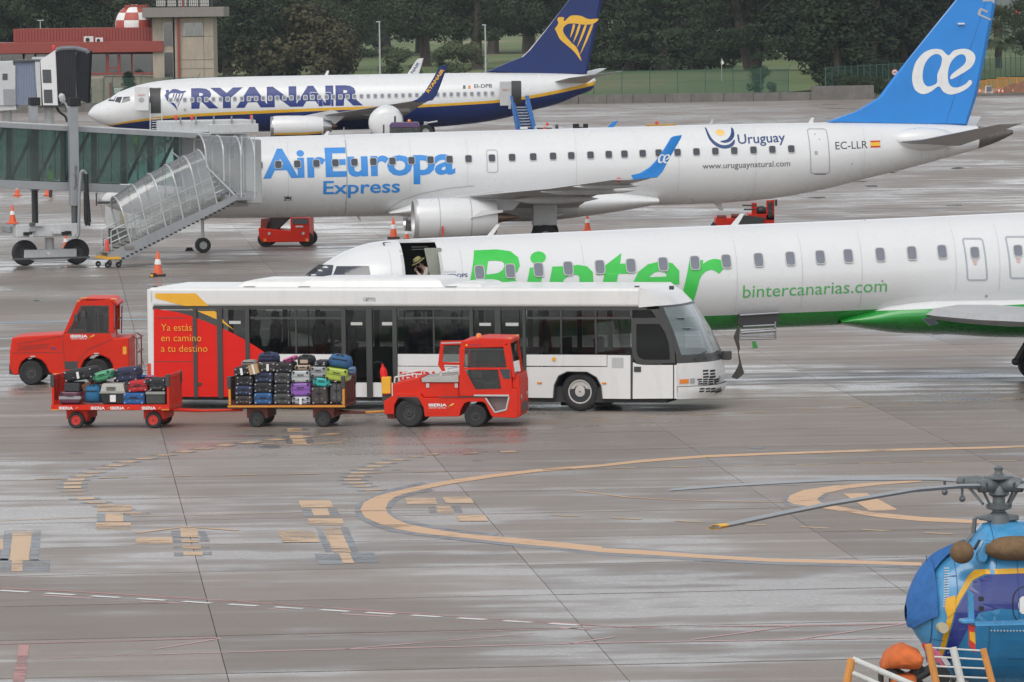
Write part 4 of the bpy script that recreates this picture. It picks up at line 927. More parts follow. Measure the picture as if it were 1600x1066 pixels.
for i, x in enumerate([405 - 29.7 * 2, 405 - 29.7] + [405 + 29.72 * k for k in range(12)] + [768.5, 800, 833, 864, 892.5, 922.5, 951, 975.5, 1004, 1029, 1058.5, 1088, 1117.5, 1147, 1177, 1206.5, 1236]):
    x = x; y = 258.5 + (x - 405) * (233 - 258.5) / 831
    if i == 0: w0_ = FA.window(x, y, 10.5, 12, M_PANE)
    else: FA.window(x, y, 10.5, 12, M_PANE, w0_)
FA.text('AirEuropa', 411, 277.5, 711, 270.5, 44, mat('blue_print', (.03, .235, .62), .4), .028, name='lettering', space=.97)
FA.text('Express', 505, 303.5, 625, 300.5, 20.5, MT['blue_print'], .016)
FA.text('Uruguay', 1154, 225, 1228, 221.5, 14.5, M_NVT, .012); FA.text('www.uruguaynatural.com', 1097, 264, 1234, 259.5, 9, M_TXG, .0)
FA.text('EC-LLR', 1305, 233.5, 1355, 231.5, 11.5, M_TXG, 0); FA.text('IATA', 444, 314.5, 457, 314, 3.5, M_TXG, .02)
FA.poly('emblem', [[(443, 307), (448, 308.5), (450, 306), (452, 308.5), (457, 307), (454, 311), (446, 311)]], M_TXG)
FA.poly('emblem_arc', [smooth_loop([(1106, 202), (1108, 200), (1110, 208), (1114, 217), (1122, 224), (1131, 227), (1141, 225), (1149, 218), (1147.5, 226), (1139, 231.5), (1128, 232), (1117, 227), (1109, 217)], 3)], M_NVT)
FA.poly('emblem_arc', [smooth_loop([(1126, 221), (1137, 218), (1144, 210), (1147, 200), (1150, 203), (1149, 213), (1143, 220.5), (1134, 223.5)], 3)], M_NVT)
st = []
for i in range(24): t = 2 * math.pi * i / 24; r = 8.2 if i % 2 == 0 else 6.0; st.append((1128 + r * math.cos(t), 207.5 + r * .68 * math.sin(t)))
FA.poly('emblem_sun', [st], M_SUNY)
for y0, y1, mt_ in ((220, 222.6, M_RPR), (222.6, 228.2, mat('flag_yellow', (.75, .48, .03), .5)), (228.2, 231, M_RPR)): FA.poly('flag_band', [[(1359.5, y0), (1375, y0 - .5), (1375, y1 - .5), (1359.5, y1)]], mt_)
d = FA.outline('door', 1264.5, 201, 1295.5, 272, 5, 1.5, M_LINE, sk=3); FA.panel('door_handle', 1272, 236, 1277, 242, 1, M_LINE)
FA.panel('door_sill', 1273, 271, 1291, 273, .6, M_DKM); FA.outline('door', 760, 234, 778, 270, 4, 1.2, M_LINE)
FA.outline('panel_seam', 541, 200, 542.5, 336, .5, .7, M_LINE)
for a, c in ((604, 336), (0, 0)):
    if a: FA.poly('fairing_seam', [[(604, 334), (612, 325), (630, 312), (660, 302), (700, 294), (740, 290), (740, 290.9), (700, 295), (660, 303), (630, 313), (612, 326), (605, 335)]], M_LINE, .03)
# fin
fa_pts = [(1287, 193), (1300, 187), (1335, 175), (1372, 153), (1395, 122), (1430, 78), (1480, 18), (1500, -6), (1548, -62), (1572, -62), (1557, 0), (1540, 85), (1526, 150), (1511, 196), (1440, 196)]
fn = fin('tail_fin', AF, fa_pts, .17, M_AEB, ae)
def fp(x, y): return AF.uv(x, y, -.2)
def fz(x, y): return fp(1400 + x / 5.33, y / 5.33)
a_out = smooth_loop([(330, 408), (385, 418), (437, 462), (478, 425), (540, 408), (600, 412), (645, 440), (662, 485), (640, 545), (590, 590), (463, 660), (465, 620), (560, 545), (584, 500), (570, 460), (530, 455), (480, 490), (445, 550), (432, 630), (440, 690), (470, 725), (520, 728), (580, 700), (615, 666), (634, 692), (590, 740), (520, 775), (450, 788), (395, 765), (357, 720), (290, 765), (225, 785), (165, 755), (138, 690), (138, 610), (165, 520), (220, 450), (275, 418)], 4)
a_in = smooth_loop([(350, 452), (382, 480), (375, 545), (345, 620), (342, 688), (300, 715), (262, 720), (232, 690), (222, 630), (235, 550), (270, 490), (310, 458)], 4)
lay(shape2d([[fz(*p) for p in a_out], [fz(*p) for p in a_in]]), 'logo', M_WPR, fn, lambda u, w: (u, -.185, w))
gl = [(705, 65), (768, 92), (760, 108), (712, 88), (705, 118), (795, 160), (785, 172), (680, 125), (682, 98)]
sheet('print', [[fz(*p) for p in gl]], -.182, M_SLV, fn); sheet('print', [[fz(*p) for p in ((724, -5), (826, -5), (818, 34), (795, 12), (722, 16))]], -.182, M_SLV, fn)
b = MB(); q0, q1 = fz(512, 198), fz(568, 198); b.box(q0[0], q1[0], -.3, -.16, q1[1] - .03, q0[1] + .03); b.build('navigation_light', M_FW, fn)
lay(shape2d([[AF.uv(x, y, -.19) for x, y in ((1500, -5), (1501.2, -5), (1391, 193), (1389.8, 193))]]), 'rudder_seam', mat('seam_blue', (.02, .13, .42), .5), fn, lambda u, w: (u, -.178, w)) if 0 else None
lay(shape2d([[AF.uv(x, y, -.19) for x, y in ((1551, -30), (1552, -30), (1478, 193), (1477, 193))]]), 'rudder_seam', mat('seam_blue', (.02, .13, .42), .5), fn, lambda u, w: (u, -.178, w))
# tailplane
wing('tailplane', AF, [(-.8, (1402, 222), (1500, 228), .16), (-2.2, (1440, 219), (1535, 216), .13), (-4.2, (1500, 207), (1572, 202), .10), (-6.2, (1562, 194), (1600, 192), .05)], M_FG, ae)
wing('tailplane', AF, [(.8, (1440, 205), (1520, 205), .14), (5.0, (1511, 183), (1533, 182), .05)], M_FW2, ae)
MB().ell((AF.uv(1440, 218, -.5)[0], -.55, AF.uv(1440, 218, -.5)[1]), (1.5, .55, .5)).build('tail_fairing', M_FW, ae, True)
# wing, near side (sweeps back and comes towards the viewer)
W1 = wing('wing', AF, [(-1.2, (650, 318), (905, 325), .34), (-2.6, (682, 312), (905, 322), .30), (-5.0, (742, 306), (925, 308), .21), (-9.0, (860, 295), (962, 293), .13), (-12.6, (960, 281), (1018, 279), .07)], M_FW2, ae)
wl_ = [(-12.6, (960, 281), (1018, 279), .06), (-12.9, (985, 278.5), (1027, 277.5), .05), (-13.2, (1010, 262), (1036, 262), .04), (-13.4, (1030, 236), (1048, 238), .03), (-13.55, (1050, 215), (1065, 211.5), .012)]
def winglet(name, fr, poly, y, t, mt, par, lean=0.0):
    q = [fr.uv(*p, y) for p in poly]; b = MB(); w0 = min(c for a, c in q); cu = sum(a for a, c in q) / len(q); cw = sum(c for a, c in q) / len(q); n = len(q)
    f = lambda a, c, s: (a, y + s * t - lean * (c - w0), c)
    md = [(cu + (a - cu) * .85, cw + (c - cw) * .97) for a, c in q]
    b.add([f(a, c, 0) for a, c in q] + [f(a, c, -1) for a, c in md] + [f(a, c, 1) for a, c in md], [(i, (i + 1) % n, n + (i + 1) % n, n + i) for i in range(n)] + [(i, 2 * n + i, 2 * n + (i + 1) % n, (i + 1) % n) for i in range(n)] + [list(range(n, 2 * n)), list(range(3 * n - 1, 2 * n - 1, -1))])
    return b.build(name, mt, par, True, ang=25)
wg = winglet('winglet', AF, [(986, 274), (1000, 270.5), (1014, 262), (1024, 252), (1040, 231), (1051, 215), (1055, 212.5), (1065.5, 211), (1064, 216), (1047, 246), (1035, 269), (1027, 277.5), (990, 281)], -12.75, .035, M_AEB, ae)
def lg(x, y): return AF.uv(1023 + (x - 340) / 27 + 12.5, 248.5 + (y - 600) / 27, -12.8)
lay(shape2d([[lg(*p) for p in a_out[::2]], [lg(*p) for p in a_in[::2]]]), 'logo', M_WPR, wg, lambda u, w: (u, -12.80, w))
b = MB(); q = AF.uv(967, 281, -12.3); b.ell((q[0], -12.35, q[1]), (.12, .1, .09)); b.build('navigation_light', mat('red_lens', (.6, .05, .03), .3), ae, True)
winglet('winglet', AF, [(946, 202), (958, 190), (966, 188.5), (958, 200), (952, 204)], 13.2, .04, M_AEB, ae)
W2 = wing('wing', AF, [(1.2, (650, 300), (900, 300), .30), (7, (760, 290), (905, 290), .15), (13.2, (905, 215), (948, 206), .05)], M_FW2, ae)
for (x0, x1, y, off, r) in ((845, 995, 296, -8.5, .17), (800, 935, 309, -5.8, .2), (895, 1000, 288, -10.6, .12)):
    a, c = AF.uv(x0, y, off), AF.uv(x1, y - 1, off); MB().lathe((a[0], off, a[1] - .1), (1, 0, 0), [(0, .01), ((c[0] - a[0]) * .2, r * .8), ((c[0] - a[0]) * .55, r), ((c[0] - a[0]) * .85, r * .6), (c[0] - a[0], .01)], 14).build('flap_fairing', M_FW2, ae, True)
e, eo, er, el = nacelle(AF, -4.6, 645, 775, 309, 373, ae, M_FW, mat('lip_pale', (.5, .5, .5), .4, .5), 7, (772, 812))
a = AF.uv(680, 312, -4.4); c = AF.uv(800, 300, -4.4); MB().prism([(a[0], a[1] - .6), (a[0] + .3, a[1] + .05), (c[0] - .6, c[1] + .12), (c[0] + .6, c[1] - .1), (c[0], c[1] - .75)], -4.68, -4.40).build('pylon', M_FW2, ae, bevel=.05)
MB().prism([(a[0] + 1.3, a[1] - .72), (a[0] + 1.7, a[1] - .45), (a[0] + 2.6, a[1] - .42), (a[0] + 2.6, a[1] - .52), (a[0] + 2, a[1] - .6)], -4.6 - er * 1.05, -4.6 - er * .8).build('strake', M_FW, e)
for k_, r_2 in ((.30, 1.003), (.68, .968)): MB().lathe(eo, (1, 0, 0), [(el * k_, er * r_2), (el * k_ + .03, er * r_2)], 40, False).build('cowl_seam', M_LINE, e)
MB().box(eo.x + el * .32, eo.x + el * .33 + .03, -4.6 - er * 1.01, -4.6 - er * .9, eo.z - er * .85 + .02, eo.z - er * .35).build('marking', M_RPR, e)
nacelle(AF, 4.6, 632, 690, 318, 362, ae, M_FW2, M_CHR, 8, None)
gear(AF, 317, 384, 338, .31, .22, (-.22, .22), ae, 0, 'nose_gear')
g2 = gear(AF, 850, 362, 335, .50, .36, (-.35, .35), ae, -2.9, 'main_gear'); q = AF.rect(831, 328, 868, 352, -2.5); MB().box(q[0], q[1], -3.0, -2.4, q[2], q[3] + .3).build('gear_door', M_FW2, ae, bevel=.04)
gear(AF, 852, 362, 335, .50, .36, (-.35, .35), ae, 2.9, 'main_gear')
def antenna(F_, x0, y0, x1, y1, wpx, mt, yy=0, name='antenna'):
    a, c = F_.fr.uv(x0, y0, yy), F_.fr.uv(x1, y1, yy); k = F_.fr.uv(x0 + wpx, y0, yy)[0] - a[0]
    MB().prism([a, (a[0] + k, a[1]), (c[0] + k * .55, c[1]), (c[0], c[1])], yy - .02, yy + .02).build(name, mt, F_.par)
antenna(FA, 504, 214, 511, 205, 7, M_FW); antenna(FA, 1263, 192, 1268, 184, 7, M_FW); antenna(FA, 1107, 197, 1112, 187, 5, M_FW2, .2); antenna(FA, 556, 336, 562, 346, 5, M_FW); antenna(FA, 1115, 317, 1124, 329, 12, M_FW2)
for (x, y) in ((1322 + 8, 255), (1481, 232), (1280, 217), (1274, 209)): FA.panel('static_port', x, y, x + 1.6, y + 1.6, .7, M_DKM)
M_SEAM = mat('skin_seam', (.54, .54, .54), .5)
for x, a, c in ((450, 213, 339), (641, 208, 300), (730, 206, 290), (900, 201, 290), (1060, 197, 300), (1180, 195, 308), (1350, 193, 275), (1440, 194, 255), (1478, 195, 243)): FA.outline('skin_seam', x, a + 3, x + .9, c, .3, .42, M_SEAM, .004)
# ------------------------------------------------------------ green-lettered jet (cockpit behind the bus)
BN = Fr(*A(1300, 420, 147.5).xy, 11.0)
bi_ = fthing('regional_jet', 'white jet with giant green lettering and green belly, right behind the bus', 'airplane', BN)
FB = Fus(BN, [(415, 486), (425, 474), (450, 453), (480, 431), (510, 410), (540, 393), (575, 380.5), (600, 376.5), (650, 373), (700, 370.8), (800, 366.5), (1000, 357.5), (1200, 349.5), (1400, 341), (1600, 332), (1760, 326)],
         [(415, 488), (430, 505), (460, 520), (520, 531), (600, 535), (700, 533), (850, 527), (1000, 521), (1150, 515), (1310, 508), (1450, 503), (1600, 498), (1760, 492)], 1.0, bi_)
gl_ = cubic([FB.uv(x, y) for x, y in ((415, 500), (460, 512), (560, 514), (700, 509), (850, 504), (1000, 499), (1110, 494.5), (1219, 490.5), (1310, 487), (1400, 483), (1600, 476), (1760, 470))])
us = FB.solid_us(120)
# door opening cut: 633-688 x 380-434
dx0, dx1 = FB.uv(633, 405)[0], FB.uv(688, 405)[0]; dw1, dw0 = FB.uv(660, 381)[1], FB.uv(660, 487)[1]
us = sorted([u for u in us if not (dx0 - .02 < u < dx1 + .02)] + [dx0, dx1])
top_a = lambda u: math.pi
lo_a = lambda u: FB.ang(u, gl_(u))
i0 = us.index(dx0); i1 = us.index(dx1)
def half(name, mt, side, a0f, a1f, uu, n=36):
    r = [[(p[0], p[1] * side, p[2]) for p in [FB.pt(u, a0f(u) + (a1f(u) - a0f(u)) * i / n) for i in range(n + 1)]] for u in uu]
    return r
b = MB()
one = lambda u: math.pi
b.loft(half('', None, 1, lo_a, one, us[:i0 + 1]), False, False); b.loft(half('', None, 1, lo_a, one, us[i1:]), False, False); b.loft(half('', None, -1, lo_a, one, us), False, False)
b.loft(half('', None, 1, lambda u: FB.ang(u, dw1), one, [dx0, dx1], 14), False, False); b.loft(half('', None, 1, lo_a, lambda u: FB.ang(u, dw0), [dx0, dx1], 10), False, False)
b.build('fuselage', M_FW, bi_, True, ang=60)
FB.shell('belly', M_GRD, None, lo_a, us, 16)
# cabin seen through the open door
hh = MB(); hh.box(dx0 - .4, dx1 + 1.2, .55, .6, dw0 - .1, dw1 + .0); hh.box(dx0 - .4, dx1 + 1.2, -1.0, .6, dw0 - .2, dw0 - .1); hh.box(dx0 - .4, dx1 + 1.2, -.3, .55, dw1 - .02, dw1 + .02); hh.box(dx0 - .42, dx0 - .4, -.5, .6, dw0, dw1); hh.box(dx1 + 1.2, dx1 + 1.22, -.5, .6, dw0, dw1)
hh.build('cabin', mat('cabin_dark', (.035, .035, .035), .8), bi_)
for k in range(2):
    q = BN.rect(643, 385 + k * 4, 668, 386.6 + k * 4, .5); MB().box(q[0], q[1], .48, .54, q[2], q[3]).build('ceiling_light', mat('cabin_lamp', (.8, .78, .7), .5), bi_)
q = BN.rect(668, 387, 690, 440, -.6); ct = MB(); nn = 9
for k in range(nn): x = q[0] + .12 + (q[1] - q[0] - .15) * k / nn; ct.cyl((x, -.85, q[2] - .2), (x - .22 * (1 - k / nn), -.85, q[3]), .035, .03, 8)
ct.build('curtain', mat('curtain_cloth', (.33, .34, .29), .9), bi_, True)
f_ = MB(); w1_, w0_b = dw1, dw0
for (a, c, z0, z1) in ((dx0 - .07, dx0, dw0, dw1 + .06), (dx1, dx1 + .07, dw0, dw1 + .06)):
    f_.loft([[FB.skin(u, w, .015) for u in (a, c)] for w in [z0 + (z1 - z0) * i / 8 for i in range(9)]], False, False)
f_.loft([[FB.skin(u, w, .015) for u in (dx0, (dx0 + dx1) / 2, dx1)] for w in (dw1, dw1 + .07)], False, False); f_.build('door_frame', M_RIM, bi_)
wins = [749, 797, 841.3, 887.5, 937, 985.5, 1035.8, 1085.5, 1134.5, 1185, 1234.5, 1281.3, 1325, 1375, 1424.5, 1471.8]
for i, x in enumerate(wins):
    y = 406.5 - (x - 1185) * .0445
    if i == 0: wb0 = FB.window(x, y, 14, 22, M_GPANE)
    else: FB.window(x, y, 14, 22, M_GPANE, wb0)
for x0, x1, y0, y1, wx in ((1507, 1540, 372, 439, 1522.5), (1574, 1612, 369, 436, 1590)):
    FB.outline('emergency_door', x0, y0, x1, y1, 5, 2.6, M_SLV, sk=4); FB.window(wx, y0 + 23, 13, 18, M_GPANE, None); FB.text('EXIT', wx - 4, y0 + 38, wx + 4, y0 + 38, 3, M_RPR); FB.text('ONLY', wx - 3, y0 + 42, wx + 3, y0 + 42, 3, M_RPR)
M_LG = mat('bright_green_print', (.045, .50, .07), .35)
FB.text('Binter', 722, 483, 1137, 464.5, 90, M_LG, .022, .20, 1.0, 'lettering', .010)
FB.text('bintercanarias.com', 1160, 465.5, 1385, 455.5, 19.5, M_GPR, .0)
FB.text('MEDOPS', 694, 434, 730, 432.5, 5.4, M_NVT, .02); FB.text('Operated by', 694, 426.5, 713, 425.8, 3, M_SLV)
FB.panel('static_port', 1375, 437, 1379, 441, 1.9, M_LINE); FB.panel('static_port', 1540, 461, 1545, 466, 2, M_LINE)
FB.text('T', 1365, 347.5, 1369, 347.5, 2.5, M_RPR)
for x, a, c in ((612, 378, 430), (722, 372, 430), (912, 364, 430), (1150, 354, 488), (1252, 350, 484), (1345, 346, 480), (1492, 340, 455), (1560, 337, 455)): FB.outline('skin_seam', x, a + 2, x + 1.1, c, .3, .5, M_SEAM, .004)
# cockpit panes
ck = [[(481, 433), (497, 421), (505, 415.5), (526, 415.5), (519, 433)], [(521, 433), (530, 417), (578, 416), (579, 433)]]
for p in ck:
    lay(shape2d([[FB.uv(*q) for q in p]]), 'cockpit_pane', M_PANE, bi_, lambda u, w: FB.skin(u, w, .02), .15, .03)
antenna(FB, 759, 371, 776, 351, 9, M_FW); antenna(FB, 1141, 353, 1157, 334, 11, M_FW); antenna(FB, 1447 + 10, 523, 1462, 515, 25, M_GRD, -.2)
# wing root fairing and near wing (leaves the frame at the right)
b = MB(); r = []
T = cubic([BN.uv(*p) for p in ((1300, 497), (1340, 480), (1380, 463), (1440, 456), (1600, 452), (1720, 455))]); B_ = cubic([BN.uv(*p) for p in ((1300, 505), (1350, 513.5), (1400, 520), (1480, 522.5), (1560, 527), (1720, 527))]); G_ = cubic([BN.uv(*p, -1.3) for p in ((1300, 491), (1400, 485), (1480, 481), (1720, 470))])
ua_, uc_ = BN.uv(1302, 500)[0], BN.uv(1720, 500)[0]; ru, rl_ = [], []
for i in range(25):
    u = ua_ + (uc_ - ua_) * i / 24; k = min(1, (i / 24) * 3) ** .6; t, bt = T(u), B_(u); z = (t + bt) / 2; h = (t - bt) / 2; wd = .85 + .65 * k
    P_ = lambda a: (u, -wd * math.sin(a), z - h * math.cos(a)); ag = math.acos(max(-1, min(1, (z - G_(u)) / h)))
    ru.append([P_(ag + (math.pi - ag) * j / 10) for j in range(11)]); rl_.append([P_(ag * j / 12) for j in range(13)])
mir = lambda R_: [[(x, -y, z) for x, y, z in q] for q in R_]
MB().loft(ru, False, False).loft(mir(ru), False, False).build('wing_fairing', M_FW, bi_, True, ang=70); MB().loft(rl_, False, False).loft(mir(rl_), False, False).build('wing_fairing', M_GRD, bi_, True, ang=70)
wing('wing', BN, [(-1.0, (1437, 490), (1720, 493), .54), (-2.2, (1462, 494), (1740, 497), .48), (-3.6, (1530, 500), (1760, 501), .42), (-6, (1640, 505), (1830, 508), .22), (-12, (1860, 512), (1960, 512), .1)], M_FG, bi_)
q = BN.rect(1441, 497, 1466, 509, -2.35); MB().prism([(q[0], q[3]), (q[1] - .12, q[3]), (q[1], q[2] + .05), (q[0] + .2, q[2])], -2.42, -2.3).build('landing_light', M_PANE, bi_)
gear(BN, 1622, 560, 520, .45, .3, (-.3, .3), bi_, -2.0, 'main_gear'); gear(BN, 520, 575, 530, .25, .18, (-.17, .17), bi_, 0, 'nose_gear')
q = BN.uv(1596, 548, -2.2); MB().cyl((q[0] - .15, -2.2, q[1] - .25), (q[0] + .2, -2.2, q[1] + .3), .07).ell((q[0] - .15, -2.2, q[1] - .28), (.12, .1, .1)).build('gear_brace', M_DKM, bi_)
# open service hatch hanging under the belly with its strap
hx = fthing('service_hatch', 'open belly hatch with steel rollers and loose strap hanging below the green belly', 'hatch', BN)
Zb = BN.Z(820, 420, 4, -1.15)
def zp(lst): return [Zb(*p) for p in lst]
MB().prism(zp([(1335, 285), (1580, 272), (1590, 285), (1580, 340), (1560, 350), (1350, 360), (1330, 340)]), -1.2, -1.1).build('door_panel', mat('hatch_lining', (.03, .028, .027), .6), hx)
bb = MB()
for (a, c, r) in (((1340, 290), (1580, 275), .03), ((1360, 360), (1560, 350), .025), ((1350, 400), (1560, 385), .045), ((1335, 440), (1565, 435), .025), ((1340, 365), (1335, 440), .03), ((1560, 330), (1562, 440), .03), ((1340, 420), (1560, 415), .02)):
    p, q = Zb(*a), Zb(*c); bb.cyl((p[0], -1.22, p[1]), (q[0], -1.22, q[1]), r, n=8)
bb.build('roller_frame', M_CHR, hx, True)
MB().prism(zp([(1422, 452), (1440, 452), (1452, 485), (1455, 495), (1425, 498)]), -1.2, -1.12).build('bracket', M_GRD, hx)
MB().prism(zp([(1330, 350), (1340, 360), (1332, 440), (1340, 500), (1332, 520), (1350, 600), (1366, 650), (1355, 665), (1322, 690), (1286, 678), (1320, 625), (1335, 590), (1325, 500), (1300, 425)]), -1.25, -1.22).build('strap', mat('strap_webbing', (.06, .055, .045), .9), hx)
# ------------------------------------------------------------ harp-tailed airliner, far
RY = Fr(*A(600, 160, 428).xy, 3.0)
ry = fthing('airliner', 'far white and navy airliner with a gold harp on its navy tail fin', 'airplane', RY)
FR = Fus(RY, [(137.5, 178), (141, 172), (148, 165), (160, 159), (172, 153), (185, 144.5), (200, 138.5), (215, 133.5), (235, 129), (260, 125.5), (300, 122.5), (400, 119.5), (540, 117), (700, 114.5), (780, 113.8), (850, 114.2), (905, 116), (925, 119.5), (931, 125)],
         [(137.5, 179), (144, 186), (158, 193.5), (180, 199.5), (220, 204.5), (300, 207), (400, 206), (500, 204), (600, 201.5), (680, 198.5), (740, 193), (801, 182), (831, 173), (870, 163), (900, 150.5), (925, 140), (931, 127)], .94, ry)
sy0 = cubic([FR.uv(x, y) for x, y in ((137, 197), (166, 197), (200, 192.5), (232, 188.5), (257, 185.8), (300, 182.5), (400, 178), (540, 172), (625, 169.5), (700, 165.5), (780, 160.5), (829, 154), (900, 140), (931, 132.5))])
sy1 = cubic([FR.uv(x, y) for x, y in ((137, 195.5), (166, 195.5), (200, 189.5), (232, 184.5), (257, 181.5), (300, 178), (400, 173), (540, 167.4), (625, 165), (700, 161.4), (780, 156), (829, 149), (900, 134.5), (931, 126))])
us = FR.solid_us(120)
FR.shell('fuselage', M_FW, lambda u: FR.ang(u, sy1(u)), None, us, 36); FR.shell('stripe', M_GOLD, lambda u: FR.ang(u, sy0(u)), lambda u: FR.ang(u, sy1(u)), us, 3); FR.shell('belly', M_NAVY, None, lambda u: FR.ang(u, sy0(u)), us, 20)
xx = [266.5 + 11.05 * k for k in range(16)] + [400 + 1.5 + 11.1 * k for k in range(0, 60)]
k = 0; w0r = None; x = 266.5
while x < 770:
    sp = 11.2 - (x - 266) / 500 * .55
    if not (345 < x < 352) and not 412 < x < 420 and not 425 < x < 430:
        y = 156.9 - (x - 266) * .0205; y = y
        if w0r is None: w0r = FR.window(x, y, 5.0, 6.2, M_GPANE, rim=.05)
        else: FR.window(x, y, 5, 6.2, M_GPANE, w0r)
    x += sp
FR.text('RYANAIR', 299, 168.2, 567, 162.8, 30, mat('navy_lettering', (.012, .03, .17), .35), .05, 0, 1.0)
FR.text('EI-DPB', 741, 137.5, 769, 136.8, 5.5, M_TXG, .02)
for x0, x1, m_ in ((723.5, 727.5, mat('flag_green', (.02, .16, .08), .5)), (731.5, 735.5, mat('flag_orange', (.72, .22, .05), .5))): FR.panel('flag_band', x0, 133.5, x1, 139, .3, m_)
def harp(fz_, mp, mt, par, which=None):
    body = smooth_loop([(275, 172), (268, 180), (278, 200), (300, 245), (345, 285), (390, 325), (428, 376), (432, 370), (405, 300), (370, 265), (325, 210), (322, 175), (350, 150), (400, 148), (450, 155), (510, 148), (541, 118), (480, 120), (430, 100), (375, 97), (350, 112), (332, 130), (322, 128), (325, 110), (295, 108), (283, 122), (290, 145)], 4)
    ls = [body]
    for (a, c) in (((388, 155), (366, 232)), ((422, 158), (386, 262)), ((460, 160), (410, 290)), ((500, 158), (430, 332))):
        d = Vector(c) - Vector(a); n_ = Vector((d.y, -d.x)).normalized(); ls.append(smooth_loop([tuple(Vector(a) - n_ * 6), tuple(Vector(a) + n_ * 7), tuple(Vector(a) * .5 + Vector(c) * .5 + n_ * 8), tuple(Vector(c) + n_ * 1), tuple(Vector(c) - n_ * 2), tuple(Vector(a) * .5 + Vector(c) * .5 - n_ * 5)], 3))
    for l in ls: lay(shape2d([[fz_(*p) for p in l]]), 'logo' if l is body else 'logo_string', mt, par, mp, None, .3)
rfin = fin('tail_fin', RY, [(758, 113), (800, 95), (814, 90), (826, 79), (850, 50), (888, 2), (925, -44), (950, -44), (941, 0), (917, 116), (860, 117)], .2, M_NAVY, ry)
lay(shape2d([[RY.uv(*p, -.1) for p in ((812, 92), (825, 80), (850, 50), (888, 2), (925, -44), (926.5, -42), (891, 1.5), (852, 51), (827, 81), (814, 92.5), (800, 96.5), (800, 95.3))]]), 'leading_edge', M_FW, rfin, lambda u, w: (u, -.16, w))
harp(lambda x, y: RY.uv(800 + x / 4, y / 4, -.24), lambda u, w: (u, -.215, w), M_GOLD, rfin)
harp(lambda x, y: FR.uv(257 + (x - 268) / 273 * 34, 139.5 + (y - 97) / 279 * 33), lambda u, w: FR.skin(u, w, .012), MT['navy_lettering'], ry)
wing('tailplane', RY, [(-.5, (861, 129), (915, 131), .16), (-3, (890, 122), (930, 121), .12), (-7, (962, 112.3), (973, 112), .04)], M_FG, ry)
wing('tailplane', RY, [(.5, (880, 120), (920, 121), .12), (6.5, (936, 107.2), (948, 107), .04)], M_FW2, ry)
wing('wing', RY, [(-1.5, (440, 186), (625, 184), .45), (-4.5, (500, 181), (640, 177), .28), (-9, (570, 170), (655, 166), .16), (-15.2, (645, 158), (672, 156.5), .07)], M_FG, ry)
wing('wing', RY, [(1.5, (440, 186), (600, 180), .4), (15.5, (625, 128), (650, 126), .06)], M_FG, ry)
wgl = winglet('winglet', RY, [(643, 158.5), (652, 155), (662, 146), (676, 124), (687, 106), (692, 102.5), (699.5, 101), (696, 112), (688, 134), (682, 149), (676, 157), (655, 160)], -15.4, .05, M_NAVY, ry)
def along(t, pA, pB, cap, y, mt, par, bold, fr):
    a, c = Vector(fr.uv(*pA, y)), Vector(fr.uv(*pB, y)); d = (c - a).normalized(); n_ = Vector((-d.y, d.x)); me = text2d(t, bold); xs = [v.co.x for v in me.vertices]; hh = max(v.co.y for v in me.vertices); x0, x1 = min(xs), max(xs); L_ = (c - a).length
    for v in me.vertices: p = a + d * ((v.co.x - x0) / (x1 - x0) * L_) + n_ * (v.co.y * cap / hh); v.co = (p.x, p.y, 0)
    return lay(me, 'lettering', mt, par, lambda u, w: (u, y - .06, w))
along('RYANAIR', (669.5, 145.5), (694.5, 109.5), .24, -15.4, M_GOLD, wgl, .04, RY)
w2 = winglet('winglet', RY, [(635, 118), (643, 106), (651, 93.5), (655, 91.3), (662, 91), (658, 105), (654, 118)], 16, .05, M_FW, ry)
along('NAIR', (645, 115.5), (656, 99), .22, 16, M_NVT, w2, .02, RY)
e, eo, er, el = nacelle(RY, -4.9, 422.5, 505, 180.5, 215.5, ry, M_FW, M_CHR, 5, (518, 528))
MB().lathe(eo, (1, 0, 0), [(el * .1, .01), (el * .1, .01)], 8)
for (z0, z1, m_) in ((-.72, -.52, M_GOLD), (-1.0, -.74, M_NAVY)):
    b = MB(); r_ = []
    for i in range(13):
        x = el * (.07 + .90 * i / 12); rr_ = er * 1.012 * (1 if x < el * .6 else 1 - .2 * ((x - el * .6) / (el * .4)) ** 1.3); r_.append([(eo.x + x, -4.9 - math.sqrt(max(.0, 1 - z * z)) * rr_, eo.z + z * rr_) for z in [z0 + (z1 - z0) * j / 6 for j in range(7)]])
    b.loft(r_, False, False).build('cowl_band', m_, e, True)
a = RY.uv(450, 182, -4.8); c = RY.uv(520, 176, -4.8); MB().prism([(a[0], a[1] - .2), (c[0], c[1] + .2), (c[0] + 1, c[1] - .2), (c[0], c[1] - 1)], -4.95, -4.65).build('pylon', M_FW2, ry)
for x0, x1, y, off in ((560, 632, 178, -5.5), (590, 633, 171, -9)):
    a, c = RY.uv(x0, y, off), RY.uv(x1, y, off); MB().lathe((a[0], off, a[1]), (1, 0, 0), [(0, .02), (1.2, .28), (2.4, .25), (c[0] - a[0], .02)], 12).build('flap_fairing', M_FW2, ry, True)
q = RY.rect(233, 137, 251.5, 177.5, -1.9)
